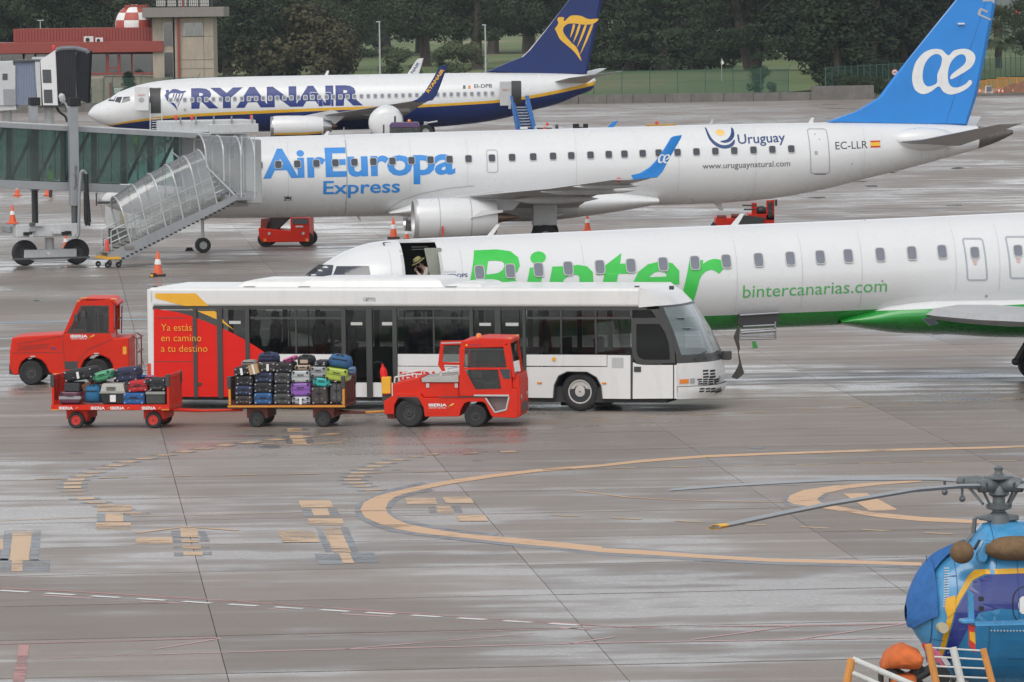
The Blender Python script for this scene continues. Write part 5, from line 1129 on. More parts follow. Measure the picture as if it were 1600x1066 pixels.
# front door: dark opening + open door panel + airstairs
FR.panel('door_opening', 233.5, 137.5, 251.5, 177, 1.5, M_DKM, .012); FR.outline('door_frame', 233, 137, 252, 177.5, 1.5, .8, M_CHR, .02)
q = RY.rect(210.5, 134.5, 232.5, 173.5, -2.3); dr = MB().box(q[0], q[1], -2.32, -2.2, q[2], q[3]).build('open_door', M_FW, ry, bevel=.12, seg=3); 
lettering('EMERGENCY', (q[0] + .25, q[3] - .75), (q[1] - .25, q[3] - .75), .12, lambda u, w: (u, -2.335, w), M_RPR, dr); sheet('handle', [[(q[0] + .5 + .22 * math.cos(t), q[3] - 1.05 + .2 * math.sin(t)) for t in [i * .6 for i in range(10)]]], -2.33, M_LINE, dr)
FR.panel('door_opening', 799, 126.5, 814.5, 163.5, 1.5, M_DKM, .012); q = RY.rect(781, 127.3, 798.8, 165.5, -2.2); dr = MB().box(q[0], q[1], -2.22, -2.1, q[2], q[3]).build('open_door', M_FW2, ry, bevel=.1, seg=3)
lettering('EMERGENCY', (q[0] + .2, q[3] - .7), (q[1] - .2, q[3] - .7), .11, lambda u, w: (u, -2.235, w), M_RPR, dr)
FR.outline('emergency_exit', 484, 144, 497.5, 166, 2, .7, M_WPR); FR.outline('emergency_exit', 504, 144, 517.5, 166, 2, .7, M_WPR)
for p in ([(168.5, 158), (172, 152.5), (181.5, 151), (178, 158.5)], [(179, 158.8), (183, 151.8), (191, 151.5), (187.5, 161)], [(190, 161), (193, 151.8), (202.5, 150.8), (203.5, 157.5)]): FR.poly('cockpit_pane', [p], M_PANE, .02)
antenna(FR, 506, 119, 511, 110.5, 6, M_FW); 
FR.window(289, 171.5, 3.5, 4, M_LINE); FR.panel('static_port', 169, 170, 171, 171, .4, M_LINE); FR.panel('static_port', 169, 180.5, 171, 181.5, .4, M_LINE)
gear(RY, 262, 222, 205, .34, .22, (-.2, .2), ry, 0, 'nose_gear'); gear(RY, 665, 214, 190, .56, .4, (-.45, .45), ry, -2.86, 'main_gear'); gear(RY, 668, 214, 190, .56, .4, (-.45, .45), ry, 2.86, 'main_gear')
# ============================================================ APRON BUS
M_BW = mat('bus_white', (.68, .67, .65), .35, var=.05, scale=.7, dirt=.12, coat=.2); M_BD = mat('bus_dark_frame', (.045, .045, .043), .45, dirt=.1); M_BG = glass('bus_glass', (.62, .65, .64), .74, .04, .0, .02)
M_BR = mat('bus_red', (.66, .012, .006), .45, var=.05, spec=.25); M_BY = mat('bus_yellow', (.75, .38, .02), .4); M_ORP = mat('orange_print', (.75, .36, .03), .45); M_INT = mat('bus_interior', (.035, .035, .037), .8); M_WS = glass('windscreen_glass', (.60, .74, .74), .45, .03, .14, .25)
M_LAMP = mat('amber_lens', (.75, .22, .02), .25, coat=.5); M_HL = mat('headlamp', (.5, .52, .52), .1, .5); M_RL = mat('red_lens', (.45, .02, .015), .3, coat=.5)
_l = G(240, 620, .3); _r = G(1055, 625, .3)
BU = Fr(_l.x, _l.y, math.degrees(math.atan2(_r.y - _l.y, _r.x - _l.x)))
bus = fthing('airport_bus', 'long white apron bus with red and yellow rear end and dark windows', 'bus', BU)
def bbx(name, x0, y0, x1, y1, o0, o1, mt, par=None, bev=0):
    u0, u1, w0, w1 = BU.rect(x0, y0, x1, y1, 0); return MB().box(u0, u1, o0, o1, w0, w1).build(name, mt, par or bus, bevel=bev)
W_ = 2.95
ZB5 = BU.Z(240, 420, 5.923); ZB4 = BU.Z(820, 420, 4); ZB2 = BU.Z(340, 480, 5.075)
uL = BU.uv(231, 550)[0]; uR = BU.uv(1004, 465)[0]; wR0 = BU.uv(620, 480)[1]; wR1 = BU.uv(620, 450)[1]; wS = BU.uv(620, 621)[1]; wW = BU.uv(700, 553.5)[1]
rf = MB().box(uL + .02, uR, 0, W_, wR0, wR1).build('roof', M_BW, bus, bevel=.09, seg=4)
# roof pods
for (a, c, h) in ((372, 520, .20), (466, 700, .24), (694, 762, .13), (752, 800, .08)):
    u0, u1 = BU.uv(a, 440, .8)[0], BU.uv(c, 440, .8)[0]
    MB().loft([[(u, y, wR1 - .03 + k * h) for u, y in ((u0 + e, .5 + e * .4), (u1 - e * .6, .5 + e * .4), (u1 - e * .6, 2.4 - e * .4), (u0 + e, 2.4 - e * .4))] for k, e in ((0, 0), (.75, .22), (1, .45))]).build('roof_pod', M_BW, bus, bevel=.03)
for a in (374, 460, 690): bbx('pod_foot', a, 449, a + 16, 451, .3, .45, M_BD)
for a in (993, 1047, 241): 
    u = BU.uv(a, 450, .5)[0]; MB().box(u, u + .1, .4, .5, wR1 - .06, wR1 + .03).build('roof_lamp', M_BD, bus)
# side skin
bbx('rear_corner', 230.5, 452, 240.5, 620, 0, .14, M_BW, None, .03)
bbx('rear_lamp', 230.5, 568, 236, 592, -.012, .05, M_RL)
bbx('side_panel', 241, 484, 302, 620, 0, .05, M_BW)
for i, (a, c) in enumerate(((391, 534), (621.5, 734))):
    bbx('side_panel', a, 553.5, c, 572, 0, .05, M_BW); bbx('side_panel', a, 573, c, 621, 0, .05, M_BW)
ar = [(822.5, 573.5), (949, 573.5), (949, 555), (985, 555.5), (985, 623.5), (940, 623), (938, 603), (931, 590), (917, 582), (887, 581.5), (874, 588), (867.5, 602), (866, 622), (822.5, 621.5)]
MB().prism([BU.uv(*p) for p in ar], 0, .05).build('side_panel', M_BW, bus)
bbx('side_panel', 822.5, 554.5, 948, 572, 0, .05, M_BW)
aw = [(866, 622), (867.5, 602), (874, 588), (887, 581.5), (917, 582), (931, 590), (938, 603), (940, 623)]
MB().loft([[(lambda q: (q[0], y, q[1]))(BU.uv(x, yy)) for x, yy in aw] for y in (-.012, .7)], False, False).build('wheel_arch', M_BD, bus, True)
rimv = [(x + (x - 903) * .055, yy + (yy - 606) * .05) for x, yy in aw]
lay(shape2d([[BU.uv(*p) for p in rimv + aw[::-1]]]), 'arch_lip', M_BD, bus, lambda u, w: (u, -.014, w))
MB().box(BU.uv(864, 600)[0], BU.uv(942, 600)[0], .7, .75, .1, wW).build('arch_wall', M_INT, bus)
# dark band, windows
bbx('window_header', 236, 480, 1010, 484.5, .005, .06, M_BD)
leaf = []
def leafdoor(a, c, lower):
    d = bbx('door_leaf', a, 484.5, c, 620.5, .02, .05, M_BG)
    if lower: bbx('kick_panel', a, 598, c, 620.5, .005, .019, M_BW, d)
    return d
for a, c in ((308.5, 340), (348.5, 384)): leafdoor(a, c, False)
for a, c in ((541.5, 573), (582, 614)): leafdoor(a, c, True)
for a, c in ((740, 774), (783.5, 817)): leafdoor(a, c, True)
for a, c in ((302.5, 308.5), (340, 348.5), (384, 390.5), (534.5, 541), (573, 582), (614, 621), (734.5, 740), (774, 783), (817.5, 822)):
    bbx('door_post', a, 481, c, 621.5, -.03, .06, M_BD)
for a, c in ((391, 534), (621.5, 734), (822.5, 985)):
    k = 2 if a != 822.5 else 3; w_ = (c - a) / k
    for i in range(k):
        w1_ = bbx('window', a + i * w_ + .6, 499, a + (i + 1) * w_ - .6, 553, .012, .03, M_BG); bbx('vent_pane', a + i * w_ + .6, 485, a + (i + 1) * w_ - .6, 495.5, .02, .035, M_BG)
        if i: bbx('window_joint', a + i * w_ - 1.2, 484.5, a + i * w_ + 1.2, 553, .0, .05, M_BD)
    bbx('vent_bar', a, 495.5, c, 498.8, -.005, .045, M_BD)
bbx('rear_pane', 241.5, 484.6, 301.5, 502, -.004, -.001, M_BD)
# vinyl print
vin = [(3, 372), (130, 386), (240, 408), (360, 442), (480, 487), (600, 537), (725, 593), (845, 657), (940, 715), (1025, 772), (1010, 790), (975, 850), (950, 1185), (3, 1185)]
sheet('red_vinyl', [[ZB5(*p) for p in vin]], -.008, M_BR, bus)
sheet('yellow_vinyl', [[ZB5(*p) for p in ((405, 392), (568, 392), (595, 412), (655, 485), (750, 570), (650, 505), (590, 470))]], -.012, M_BY, bus)
sheet('yellow_vinyl', [[ZB5(*p) for p in ((15, 228), (390, 228), (512, 345), (285, 345), (15, 274))]], -.004, M_BY, bus)
sheet('yellow_vinyl', [[ZB5(*p) for p in ((340, 368), (372, 382), (360, 386))]], -.036, M_BY, bus)
for a in (241.5, 300.5): pass
bbx('panel_seam', 241, 564.8, 302, 565.8, -.011, -.009, M_BD); bbx('panel_seam', 246, 496.3, 289, 497.6, -.012, -.010, M_BD)
for t, x1, y in (('Ya est\u00e1s', 300.5, 516.8), ('en camino', 315.5, 533.2), ('a tu destino', 325, 549.8)):
    lettering(t, BU.uv(252.7, y), BU.uv(x1, y), BU.uv(252, y - 10.6)[1] - BU.uv(252, y)[1], lambda u, w: (u, -.040, w), M_ORP, bus, -.006)
lettering('IBERIA', BU.uv(624.5, 593.5), BU.uv(700, 593), BU.uv(640, 581)[1] - BU.uv(640, 593.5)[1], lambda u, w: (u, -.006, w), M_BR, bus, .03)
lettering('CBP7752', BU.uv(568, 470.8), BU.uv(587, 470.8), .085, lambda u, w: (u, -.006, w), M_BD, bus)
for x, y in ((557, 506), (607, 506), (758, 507), (800, 507), (367, 504)): bbx('sticker', x - 10 + (0 if x < 600 else 0), y - 2.5, x + 10, y + 2.5, .0, .012, mat('sticker_white', (.5, .5, .47), .6)) if x in (607, 800) else bbx('sticker', x - 9, y - 2.3, x + 9, y + 2.3, .0, .012, MT.get('sticker_white') or mat('sticker_white', (.5, .5, .47), .6))
for x, y in ((843, 598.5), (944, 599)): bbx('side_marker', x - 3.5, y - 1.2, x + 3.5, y + 1.2, -.02, .0, M_LAMP)
u, w = ZB4(182, 565); MB().cyl((u, -.02, w), (u, .01, w), .05, n=14).build('filler_cap', M_BY, bus)
bbx('access_hatch', 956, 559, 974, 575, -.006, .0, M_FW2)
bbx('door_latch', 306.5, 598, 315, 602, -.04, -.008, M_BD)
# driver's side
MB().prism([ZB4(*p) for p in ((664, 255), (800, 255), (838, 250), (862, 280), (915, 400), (935, 500), (942, 590), (740, 598), (700, 590), (678, 560), (668, 500))], -.004, .04).build('door_frame', M_BD, bus)
MB().prism([ZB4(*p) for p in ((698, 345), (842, 345), (875, 395), (900, 465), (908, 568), (745, 568), (712, 552), (698, 515))], -.012, -.005).build('side_window', M_BG, bus)
MB().prism([ZB4(*p) for p in ((672, 258), (790, 258), (822, 306), (672, 306))], -.012, -.005).build('side_window', M_BG, bus)
MB().prism([ZB4(*p) for p in ((676, 585), (700, 596), (740, 602), (926, 602), (926, 811), (674, 813))], 0, .05).build('driver_door', M_BW, bus)
MB().prism([ZB4(*p) for p in ((683, 612), (727, 612), (727, 645), (683, 645))], -.02, -.001).build('door_handle', M_BD, bus, bevel=.01)
MB().prism([ZB4(*p) for p in ((934, 602), (950, 602), (950, 812), (934, 812))], 0, .05).build('corner_pillar', M_BW, bus)
MB().prism([ZB4(*p) for p in ((926, 598), (934, 598), (934, 812), (926, 812))], .01, .05).build('door_gap', M_BD, bus); MB().prism([ZB4(*p) for p in ((663, 540), (673, 560), (673, 812), (663, 812))], .01, .05).build('door_gap', M_BD, bus)
# front
def wof(y): return BU.uv(1040, y)[1]
rows = [(wof(624), BU.uv(1057, 624)[0], .66), (wof(612), BU.uv(1058.5, 612)[0], .76), (wof(605), BU.uv(1058.5, 605)[0], .77), (wof(604), BU.uv(1057.5, 604)[0], .72), (wof(590), BU.uv(1058, 590)[0], .73), (wof(568), BU.uv(1057.5, 568)[0], .70), (wof(555), BU.uv(1056, 555)[0], .66), (wof(520), BU.uv(1046, 520)[0], .54), (wof(481), BU.uv(1031, 481)[0], .37), (wof(478), BU.uv(1027, 478)[0], .36), (wof(462), BU.uv(1016, 462)[0], .25), (wof(453), BU.uv(1004, 453)[0], .10)]
fu = lambda w, k: (lambda i: rows[i][k] + (rows[i + 1][k] - rows[i][k]) * (w - rows[i][0]) / (rows[i + 1][0] - rows[i][0]))(max(0, min(len(rows) - 2, sum(1 for r in rows if r[0] <= w) - 1)))
def front(t, w, off=0): return (fu(w, 1) + (fu(w, 2) + 0) * (1 - abs(2 * t - 1) ** 3.0) + off, t * W_, w)
def proj_x(p):
    P_ = BU.o + BU.ex * p[0] + BU.ey * p[1]; P_ = Vector((P_.x, P_.y, p[2])) - CPOS; k = FPX / P_.dot(FWD); return 800 + k * P_.dot(RGT), 533 - k * P_.dot(UPV)
def ft(x, y):
    """pixel on the front face -> (t,w)"""
    best = None
    for i in range(0, 75):
        t = i / 100
        lo, hi = rows[0][0], rows[-1][0]
        for _ in range(22):
            m_ = (lo + hi) / 2
            if proj_x(front(t, m_))[1] > y: lo = m_
            else: hi = m_
        e_ = abs(proj_x(front(t, lo))[0] - x)
        if best is None or e_ < best[0]: best = (e_, t, lo)
    return best[1], best[2]
def fsurf(name, r0, r1, mt, n=24, off=0, par=None, t0=0, t1=1):
    ws = [rows[i][0] for i in range(r0, r1 + 1)]; ww = []
    for a, c in zip(ws, ws[1:]): ww += [a + (c - a) * i / 3 for i in range(3)]
    ww.append(ws[-1]); return MB().loft([[front(t0 + (t1 - t0) * i / n, w, off) for i in range(n + 1)] for w in ww], False, False).build(name, mt, par or bus, True, ang=50)
fsurf('bumper', 0, 2, M_BW); fsurf('front_panel', 3, 5, M_BW); fsurf('front_band', 5, 6, M_BD); fsurf('windscreen', 6, 8, M_WS, t0=.03, t1=.97); fsurf('roof_front', 9, 11, M_BW); fsurf('header_gasket', 8, 9, M_BD); fsurf('bumper_gap', 2, 3, M_BD)
for a, c in ((0, .03), (.97, 1)): fsurf('screen_pillar', 6, 8, M_BD, 2, .004, t0=a, t1=c)
b = MB(); b.loft([[front(i / 24, rows[-1][0]) for i in range(25)], [(uR - .05, W_ * i / 24, wR1 - .0) for i in range(25)]], False, False); b.build('roof_front', M_BW, bus, True)
for y_ in (0, W_): MB().add([(uR - .1, y_, wR0), front(0, rows[9][0])[:1] + (y_, rows[9][0]), front(0, rows[10][0])[:1] + (y_, rows[10][0]), front(0, rows[11][0])[:1] + (y_, rows[11][0]), (uR - .1, y_, wR1)], [(0, 1, 2, 3, 4)]).build('roof_side', M_BW, bus)
for y_ in (W_,): MB().add([(uR - .3, y_, wS), front(0, rows[1][0])[:1] + (y_, wS), front(0, rows[5][0])[:1] + (y_, rows[6][0]), (uR - .3, y_, rows[6][0])], [(0, 1, 2, 3)]).build('far_corner', M_BW, bus)
def fpatch(name, x0, y0, x1, y1, mt, off=.015):
    (t0, w1_), (t1, w0_) = ft(x0, y0), ft(x1, y1); n = 3; q = [[front(t0 + (t1 - t0) * i / n, w, off) for i in range(n + 1)] for w in (w0_, w1_)]; q2 = [[(p[0] - off * 1.6, p[1], p[2]) for p in r] for r in q]
    return MB().loft([q2[0], q[0], q[1], q2[1]], False, False).build(name, mt, bus)
M_SLOT = mat('slot_black', (.012, .012, .012), .8)
fpatch('indicator', 1061.5, 593, 1076, 599.2, M_LAMP); fpatch('headlamp', 1078, 591.5, 1085.5, 599, M_HL); fpatch('headlamp', 1124, 587, 1129, 595, M_HL)
for r_, y in enumerate((578.5, 583.3, 588)):
    for a in (1098, 1109): fpatch('grille_slot', a, y, a + 8.5, y + 2, M_SLOT, .006)
for y in (592.5, 596, 599.3):
    for a in (1090, 1098.5, 1107, 1115.5): fpatch('grille_slot', a, y - .2, a + 7, y + 1.4, M_SLOT, .006)
for y in (607, 611):
    for a in (1093.5, 1102.5, 1111, 1119.5): fpatch('grille_slot', a, y - .3, a + 6.5, y + 1.5, M_SLOT, .006)
for (p, q) in (((1082, 562), (1099, 549)), ((1083, 562), (1121, 547)), ((1100, 560), (1124, 549))):
    a, c = front(*ft(*p), .05), front(*ft(*q), .07); MB().cyl(a, c, .02, n=6).build('wiper', M_BD, bus)
a = front(*ft(1127, 556), .12); MB().box(a[0] - .1, a[0] + .12, a[1] - .05, a[1] + .12, a[2] - .1, a[2] + .12).build('mirror', M_BD, bus, bevel=.03)
fpatch('screen_sticker', 1062, 529, 1066.5, 541, MT['sticker_white'], -.03); fpatch('screen_sticker', 1057, 497, 1079, 512, mat('visor_paper', (.45, .5, .5), .7), -.12)
# body inside
u_end = BU.uv(1040, 600)[0]
MB().box(uL, u_end, .1, W_ - .1, wS - .1, wS + .22).build('chassis', M_INT, bus)
MB().box(uL, u_end, .12, W_ - .12, wS + .22, wS + .28).build('floor', M_INT, bus)
MB().box(uL, uL + .06, .05, W_, wS, wR0).build('rear_wall', M_BW, bus)
MB().box(uL + .1, u_end - .3, .3, W_ - .3, wR0 - .06, wR0 - .01).build('ceiling', M_INT, bus)
MB().box(uL, u_end, W_ - .05, W_, wS, wW).build('far_side_panel', M_BW, bus)
farp = [302, 345, 388, 416, 440, 450, 534, 575, 618, 650, 700, 735, 778, 822, 856, 872, 905, 985]
for a in farp[::2]: u = BU.uv(a, 520)[0]; MB().box(u - .07, u + .07, W_ - .05, W_, wW, wR0).build('far_post', M_BD, bus)
for a, c in zip(farp[::2], farp[2::2] + [1030]): u0, u1 = BU.uv(a, 520)[0] + .09, BU.uv(c, 520)[0] - .09; MB().box(u0, u1, W_ - .03, W_ - .02, wW, wR0).build('far_window', glass('far_bus_glass', (.85, .88, .87), .85, .05, .02), bus)
for x in range(400, 1000, 45):
    u = BU.uv(x, 520, 1.4)[0]; MB().cyl((u, 1.0 + .8 * ((x // 45) % 2), wS + .25), (u, 1.0 + .8 * ((x // 45) % 2), wR0 - .05), .018, n=6).build('grab_pole', M_GALV if x % 2 else M_BD, bus)
for x in (425, 640, 700, 880, 930):
    u = BU.uv(x, 540, 2.2)[0]; MB().box(u, u + .45, 2.0, 2.75, wS + .25, wS + .75).box(u, u + .09, 2.0, 2.75, wS + .7, wS + 1.35).build('seat', M_INT if x != 425 else M_BR, bus, bevel=.04)
b_ = BU.uv(1060, 552)[0]; MB().box(b_ - .5, b_ + .1, .2, W_ - .2, rows[5][0] - .2, rows[6][0] + .02).build('dashboard', M_INT, bus, bevel=.08)
for y_ in (.22, W_ - .22):
    for x in (904.5, 470): u = BU.uv(x, 606)[0]; wheel('wheel', (u, y_, .475), .475, .28, bus, (.52, .49, .46), .62, bolts=10)
MB().box(BU.uv(860, 600)[0], BU.uv(950, 600)[0], .5, W_ - .5, .3, .6).build('axle', M_INT, bus)
# ============================================================ PEOPLE
M_SKIN = mat('skin', (.42, .26, .19), .55, var=.1, scale=8); M_HAIR = mat('dark_hair', (.02, .015, .012), .7, bump=.5, bscale=60)
def skin_mesh(name, pts, edges, rads, mt, parent, sub=2, root=0):
    me = bpy.data.meshes.new(name); me.from_pydata([tuple(p) for p in pts], edges, []); me.materials.append(mt)
    o = bpy.data.objects.new(name, me); COL.objects.link(o); o.parent = parent
    sk = o.modifiers.new('skin', 'SKIN'); sk.use_smooth_shade = True
    bm = bmesh.new(); bm.from_mesh(me); ly = bm.verts.layers.skin.verify(); bm.verts.ensure_lookup_table()
    for i, v in enumerate(bm.verts): r = rads[i]; v[ly].radius = r if isinstance(r, tuple) else (r, r); v[ly].use_root = (i == root)
    bm.to_mesh(me); bm.free(); s = o.modifiers.new('sub', 'SUBSURF'); s.levels = sub; s.render_levels = sub; return o
def person(label, loc, rz, pose, cloth, legs, hat=None, scale=1.0, group=None, hair=True, fingers=False, vest=None):
    """pose: dict of joints in metres (x forward, y left, z up)"""
    P = {'pelvis': (0, 0, .95), 'waist': (0, 0, 1.10), 'chest': (0, 0, 1.32), 'neck': (0, 0, 1.50), 'head0': (.01, 0, 1.58), 'head1': (.02, 0, 1.72),
         'shL': (0, .19, 1.43), 'elL': (-.02, .25, 1.14), 'wrL': (.08, .24, .90), 'haL': (.11, .23, .82), 'shR': (0, -.19, 1.43), 'elR': (-.02, -.25, 1.14), 'wrR': (.08, -.24, .90), 'haR': (.11, -.23, .82),
         'hiL': (0, .10, .90), 'knL': (.02, .11, .50), 'anL': (0, .11, .09), 'toL': (.16, .12, .04), 'hiR': (0, -.10, .90), 'knR': (.02, -.11, .50), 'anR': (0, -.11, .09), 'toR': (.16, -.12, .04)}
    P.update(pose); t = thing('person', label, 'person', loc, rz, group); t.scale = (scale,) * 3
    K = list(P); V_ = [Vector(P[k]) for k in K]; ix = {k: i for i, k in enumerate(K)}
    E_ = [('pelvis', 'waist'), ('waist', 'chest'), ('chest', 'neck'), ('neck', 'head0'), ('head0', 'head1')] + [(a + s, b + s) for s in 'LR' for a, b in (('sh', 'el'), ('el', 'wr'), ('wr', 'ha'), ('hi', 'kn'), ('kn', 'an'), ('an', 'to'))] + [('chest', 'shL'), ('chest', 'shR'), ('pelvis', 'hiL'), ('pelvis', 'hiR')]
    rr = {'pelvis': (.14, .11), 'waist': (.13, .10), 'chest': (.16, .11), 'neck': .055, 'head0': (.075, .085), 'head1': (.075, .09), 'sh': .065, 'el': .045, 'wr': .03, 'ha': .035, 'hi': .085, 'kn': .06, 'an': .04, 'to': .035}
    R_ = [rr.get(k, rr.get(k[:2])) for k in K]
    skin_mesh('body', V_, [(ix[a], ix[b]) for a, b in E_], R_, M_SKIN, t)
    ks = ['pelvis', 'waist', 'chest', 'shL', 'elL', 'wrL', 'shR', 'elR', 'wrR']; j = {k: i for i, k in enumerate(ks)}
    skin_mesh('shirt', [P[k] for k in ks], [(j[a], j[b]) for a, b in (('pelvis', 'waist'), ('waist', 'chest'), ('chest', 'shL'), ('chest', 'shR'), ('shL', 'elL'), ('elL', 'wrL'), ('shR', 'elR'), ('elR', 'wrR'))], [(.17, .14), (.16, .13), (.19, .14), .088, .062, .045, .088, .062, .045], cloth, t)
    ks = ['pelvis', 'hiL', 'knL', 'anL', 'hiR', 'knR', 'anR']; j = {k: i for i, k in enumerate(ks)}
    skin_mesh('trousers', [P[k] for k in ks], [(j[a], j[b]) for a, b in (('pelvis', 'hiL'), ('hiL', 'knL'), ('knL', 'anL'), ('pelvis', 'hiR'), ('hiR', 'knR'), ('knR', 'anR'))], [(.155, .125), .10, .075, .06, .10, .075, .06], legs, t)
    h = (Vector(P['head0']) + Vector(P['head1'])) / 2; ax = (Vector(P['head1']) - Vector(P['head0'])).normalized(); fw = Vector((1, 0, 0)); fw = (fw - ax * fw.dot(ax)).normalized()
    MB().ell(h + ax * .05 - fw * .012, (.108, .098, .115), 16, 10).build('hair', M_HAIR, t, True)
    MB().ell(h + fw * .105 - ax * .02, (.022, .016, .024), 8, 6).build('nose', M_SKIN, t, True)
    for s in (1, -1):
        MB().ell(h + fw * .10 + Vector((0, s * .035, 0)) + ax * .015, (.010, .013, .009), 8, 6).build('eye', M_HAIR, t, True)
        MB().ell(h + Vector((0, s * .098, 0)), (.02, .012, .03), 8, 6).build('ear', M_SKIN, t, True)
    for s in 'LR':       # five short fingers
        wv = (Vector(P['ha' + s]) - Vector(P['wr' + s])).normalized(); sd = wv.orthogonal().normalized(); nn = wv.cross(sd)
        for q in range(5):
            a = Vector(P['ha' + s]) + sd * ((q - 2) * .018) * (1 if q < 4 else 2) + wv * (.02 if q < 4 else -.02); l = (.05, .062, .066, .058, .045)[q]
            MB().cyl(a, a + wv * l * .55, .0095, .009, 6).cyl(a + wv * l * .55, a + wv * l * .95 + nn * l * .35, .009, .007, 6).build('finger', M_SKIN, t, True)
    if hat:
        b = MB(); b.lathe(h + ax * .055, ax, [(0, .19), (.012, .192), (.02, .125), (.09, .11), (.125, .085), (.135, .02)], 24); b.build('hat', hat, t, True, ang=50)
        MB().lathe(h + ax * .078, ax, [(0, .127), (.025, .124)], 24).build('hat_band', M_BD, t, True)
    return t
M_KH = mat('khaki_hat', (.28, .25, .10), .85, bump=.4); M_SH = mat('beige_shirt', (.46, .41, .36), .85, bump=.3); M_TR = mat('dark_trousers', (.04, .045, .05), .9)
ppos = BN.uv(657, 428, -.75); pw = BN.o + BN.ex * ppos[0] + BN.ey * (-.55); floor_z = dw0 - .1
sc_ = 1.0
person('person in khaki hat and beige shirt bending forward in the open jet doorway', (pw.x + .46, pw.y + .15, floor_z + .0 - .05), 191,
       {'pelvis': (0, 0, .84), 'waist': (.06, 0, .96), 'chest': (.22, 0, 1.13), 'neck': (.36, 0, 1.24), 'head0': (.42, 0, 1.28), 'head1': (.49, 0, 1.39), 'shL': (.28, .19, 1.18), 'elL': (.40, .22, .93), 'wrL': (.52, .10, 1.10), 'haL': (.55, .06, 1.16), 'shR': (.28, -.19, 1.18), 'elR': (.36, -.26, .92), 'wrR': (.56, -.22, .88), 'haR': (.63, -.2, .86), 'hiL': (0, .1, .8), 'hiR': (0, -.1, .8), 'knL': (.06, .11, .45), 'knR': (.06, -.11, .45)}, M_SH, M_TR, M_KH)
M_DJ = mat('dark_jacket', (.022, .024, .03), .85); M_GJ = mat('grey_jacket', (.07, .07, .085), .85); M_BJ = mat('blue_grey_shirt', (.13, .16, .24), .85)
for i, (x, d, rz, cl, lb) in enumerate(((396, 1.9, 30, M_DJ, 'standing passenger in dark clothes behind the rearmost bus window'), (431, 1.2, 160, M_DJ, 'standing passenger in dark jacket seen against the bright gap in the bus window'), (505, 1.5, 80, M_GJ, 'passenger in grey jacket beside the middle bus door'), (548, 1.0, 200, M_BJ, 'passenger in blue grey top inside the middle bus door'), (653, 1.0, -100, M_BJ, 'passenger in pale blue shirt behind the bus window above the red tractor'), (710, 1.2, -80, M_GJ, 'passenger facing out behind the bus window left of the tractor cab'), (852, 1.3, 180, M_GJ, 'passenger in grey seen behind the bus window right of the tractor'), (1018, 2.0, 10, M_DJ, 'bus driver in dark clothes behind the windscreen'))):
    p = BU.o + BU.ex * BU.uv(x, 540, d)[0] + BU.ey * d
    person(lb, (p.x, p.y, wS + .28), rz, {} if i != 7 else {'pelvis': (0, 0, .6), 'waist': (0, 0, .75), 'chest': (0, 0, .98), 'neck': (.02, 0, 1.16), 'head0': (.03, 0, 1.24), 'head1': (.04, 0, 1.38), 'shL': (0, .19, 1.09), 'shR': (0, -.19, 1.09), 'elL': (.18, .24, .9), 'wrL': (.42, .16, .95), 'haL': (.5, .14, .97), 'elR': (.18, -.24, .9), 'wrR': (.42, -.16, .95), 'haR': (.5, -.14, .97), 'hiL': (0, .1, .56), 'hiR': (0, -.1, .56), 'knL': (.42, .12, .55), 'knR': (.42, -.12, .55), 'anL': (.45, .12, .12), 'anR': (.45, -.12, .12), 'toL': (.6, .12, .06), 'toR': (.6, -.12, .06)}, cl, M_TR, None, 1.0 - .02 * (i % 3), 'people aboard the bus')
# ============================================================ TRACTORS
M_TR_R = mat('tractor_red', (.62, .022, .006), .5, var=.12, scale=1.5, dirt=.18, spec=.25); M_TG = glass('cab_window_glass', (.62, .66, .65), .75, .04, .03); M_TREAD = mat('tread_plate', (.42, .41, .38), .5, .3, bump=.6, bscale=50); M_DR = mat('dirty_red', (.20, .03, .02), .7, var=.3, dirt=.5)
def swoosh(P_, x, y, k, par, off):
    sheet('logo', [[P_(x + a * k, y + c * k) for a, c in ((0, 0), (14, -6), (24, -18), (44, -26), (52, -36), (40, -36), (20, -28), (12, -18))]], off, M_BY, par)
    sheet('logo', [[P_(x + a * k, y + c * k) for a, c in ((0, 0), (14, -6), (22, -18), (14, -20), (10, -8))]], off - .002, M_BR if par is None else M_DR, par); sheet('logo', [[P_(x + a * k, y + c * k) for a, c in ((24, -28), (40, -39), (54, -41), (53, -37), (40, -37))]], off, M_WPR, par)
TF = Fr(*G(640, 668).xy, -7.0); Z3 = TF.Z(580, 480, 5.075); TW = 1.65
tr = fthing('baggage_tractor', 'red baggage tractor with glazed cab towing the loaded carts, in front of the bus', 'tractor', TF)
def z3(l): return [Z3(*p) for p in l]
side = [(98, 748), (200, 683), (388, 683), (412, 722), (905, 713), (985, 838), (1070, 820), (1092, 704), (1100, 640), (1165, 655), (1162, 880), (960, 872), (945, 850), (905, 765), (880, 752), (770, 752), (738, 765), (712, 810), (698, 868), (424, 870), (414, 800), (372, 722), (215, 720), (183, 775), (180, 850), (105, 850)]
MB().prism(z3(side), .0, TW).build('chassis', M_TR_R, tr, bevel=.015)
MB().prism(z3([(165, 612), (385, 556), (398, 598), (692, 598), (692, 716), (412, 722), (388, 690), (165, 705)]), .10, TW - .1).build('engine_cover', M_TR_R, tr, bevel=.03)
MB().prism(z3([(393, 565), (690, 540), (692, 598), (400, 598)]), .06, TW - .06).build('deck_plate', M_TREAD, tr, bevel=.01)
MB().prism(z3([(112, 845), (183, 845), (180, 892), (125, 888)]), .15, TW - .15).build('tow_hitch', M_DR, tr)
MB().prism(z3([(1158, 655), (1180, 600), (1182, 850), (1160, 882)]), .02, TW - .02).build('nose', M_TR_R, tr, bevel=.02)
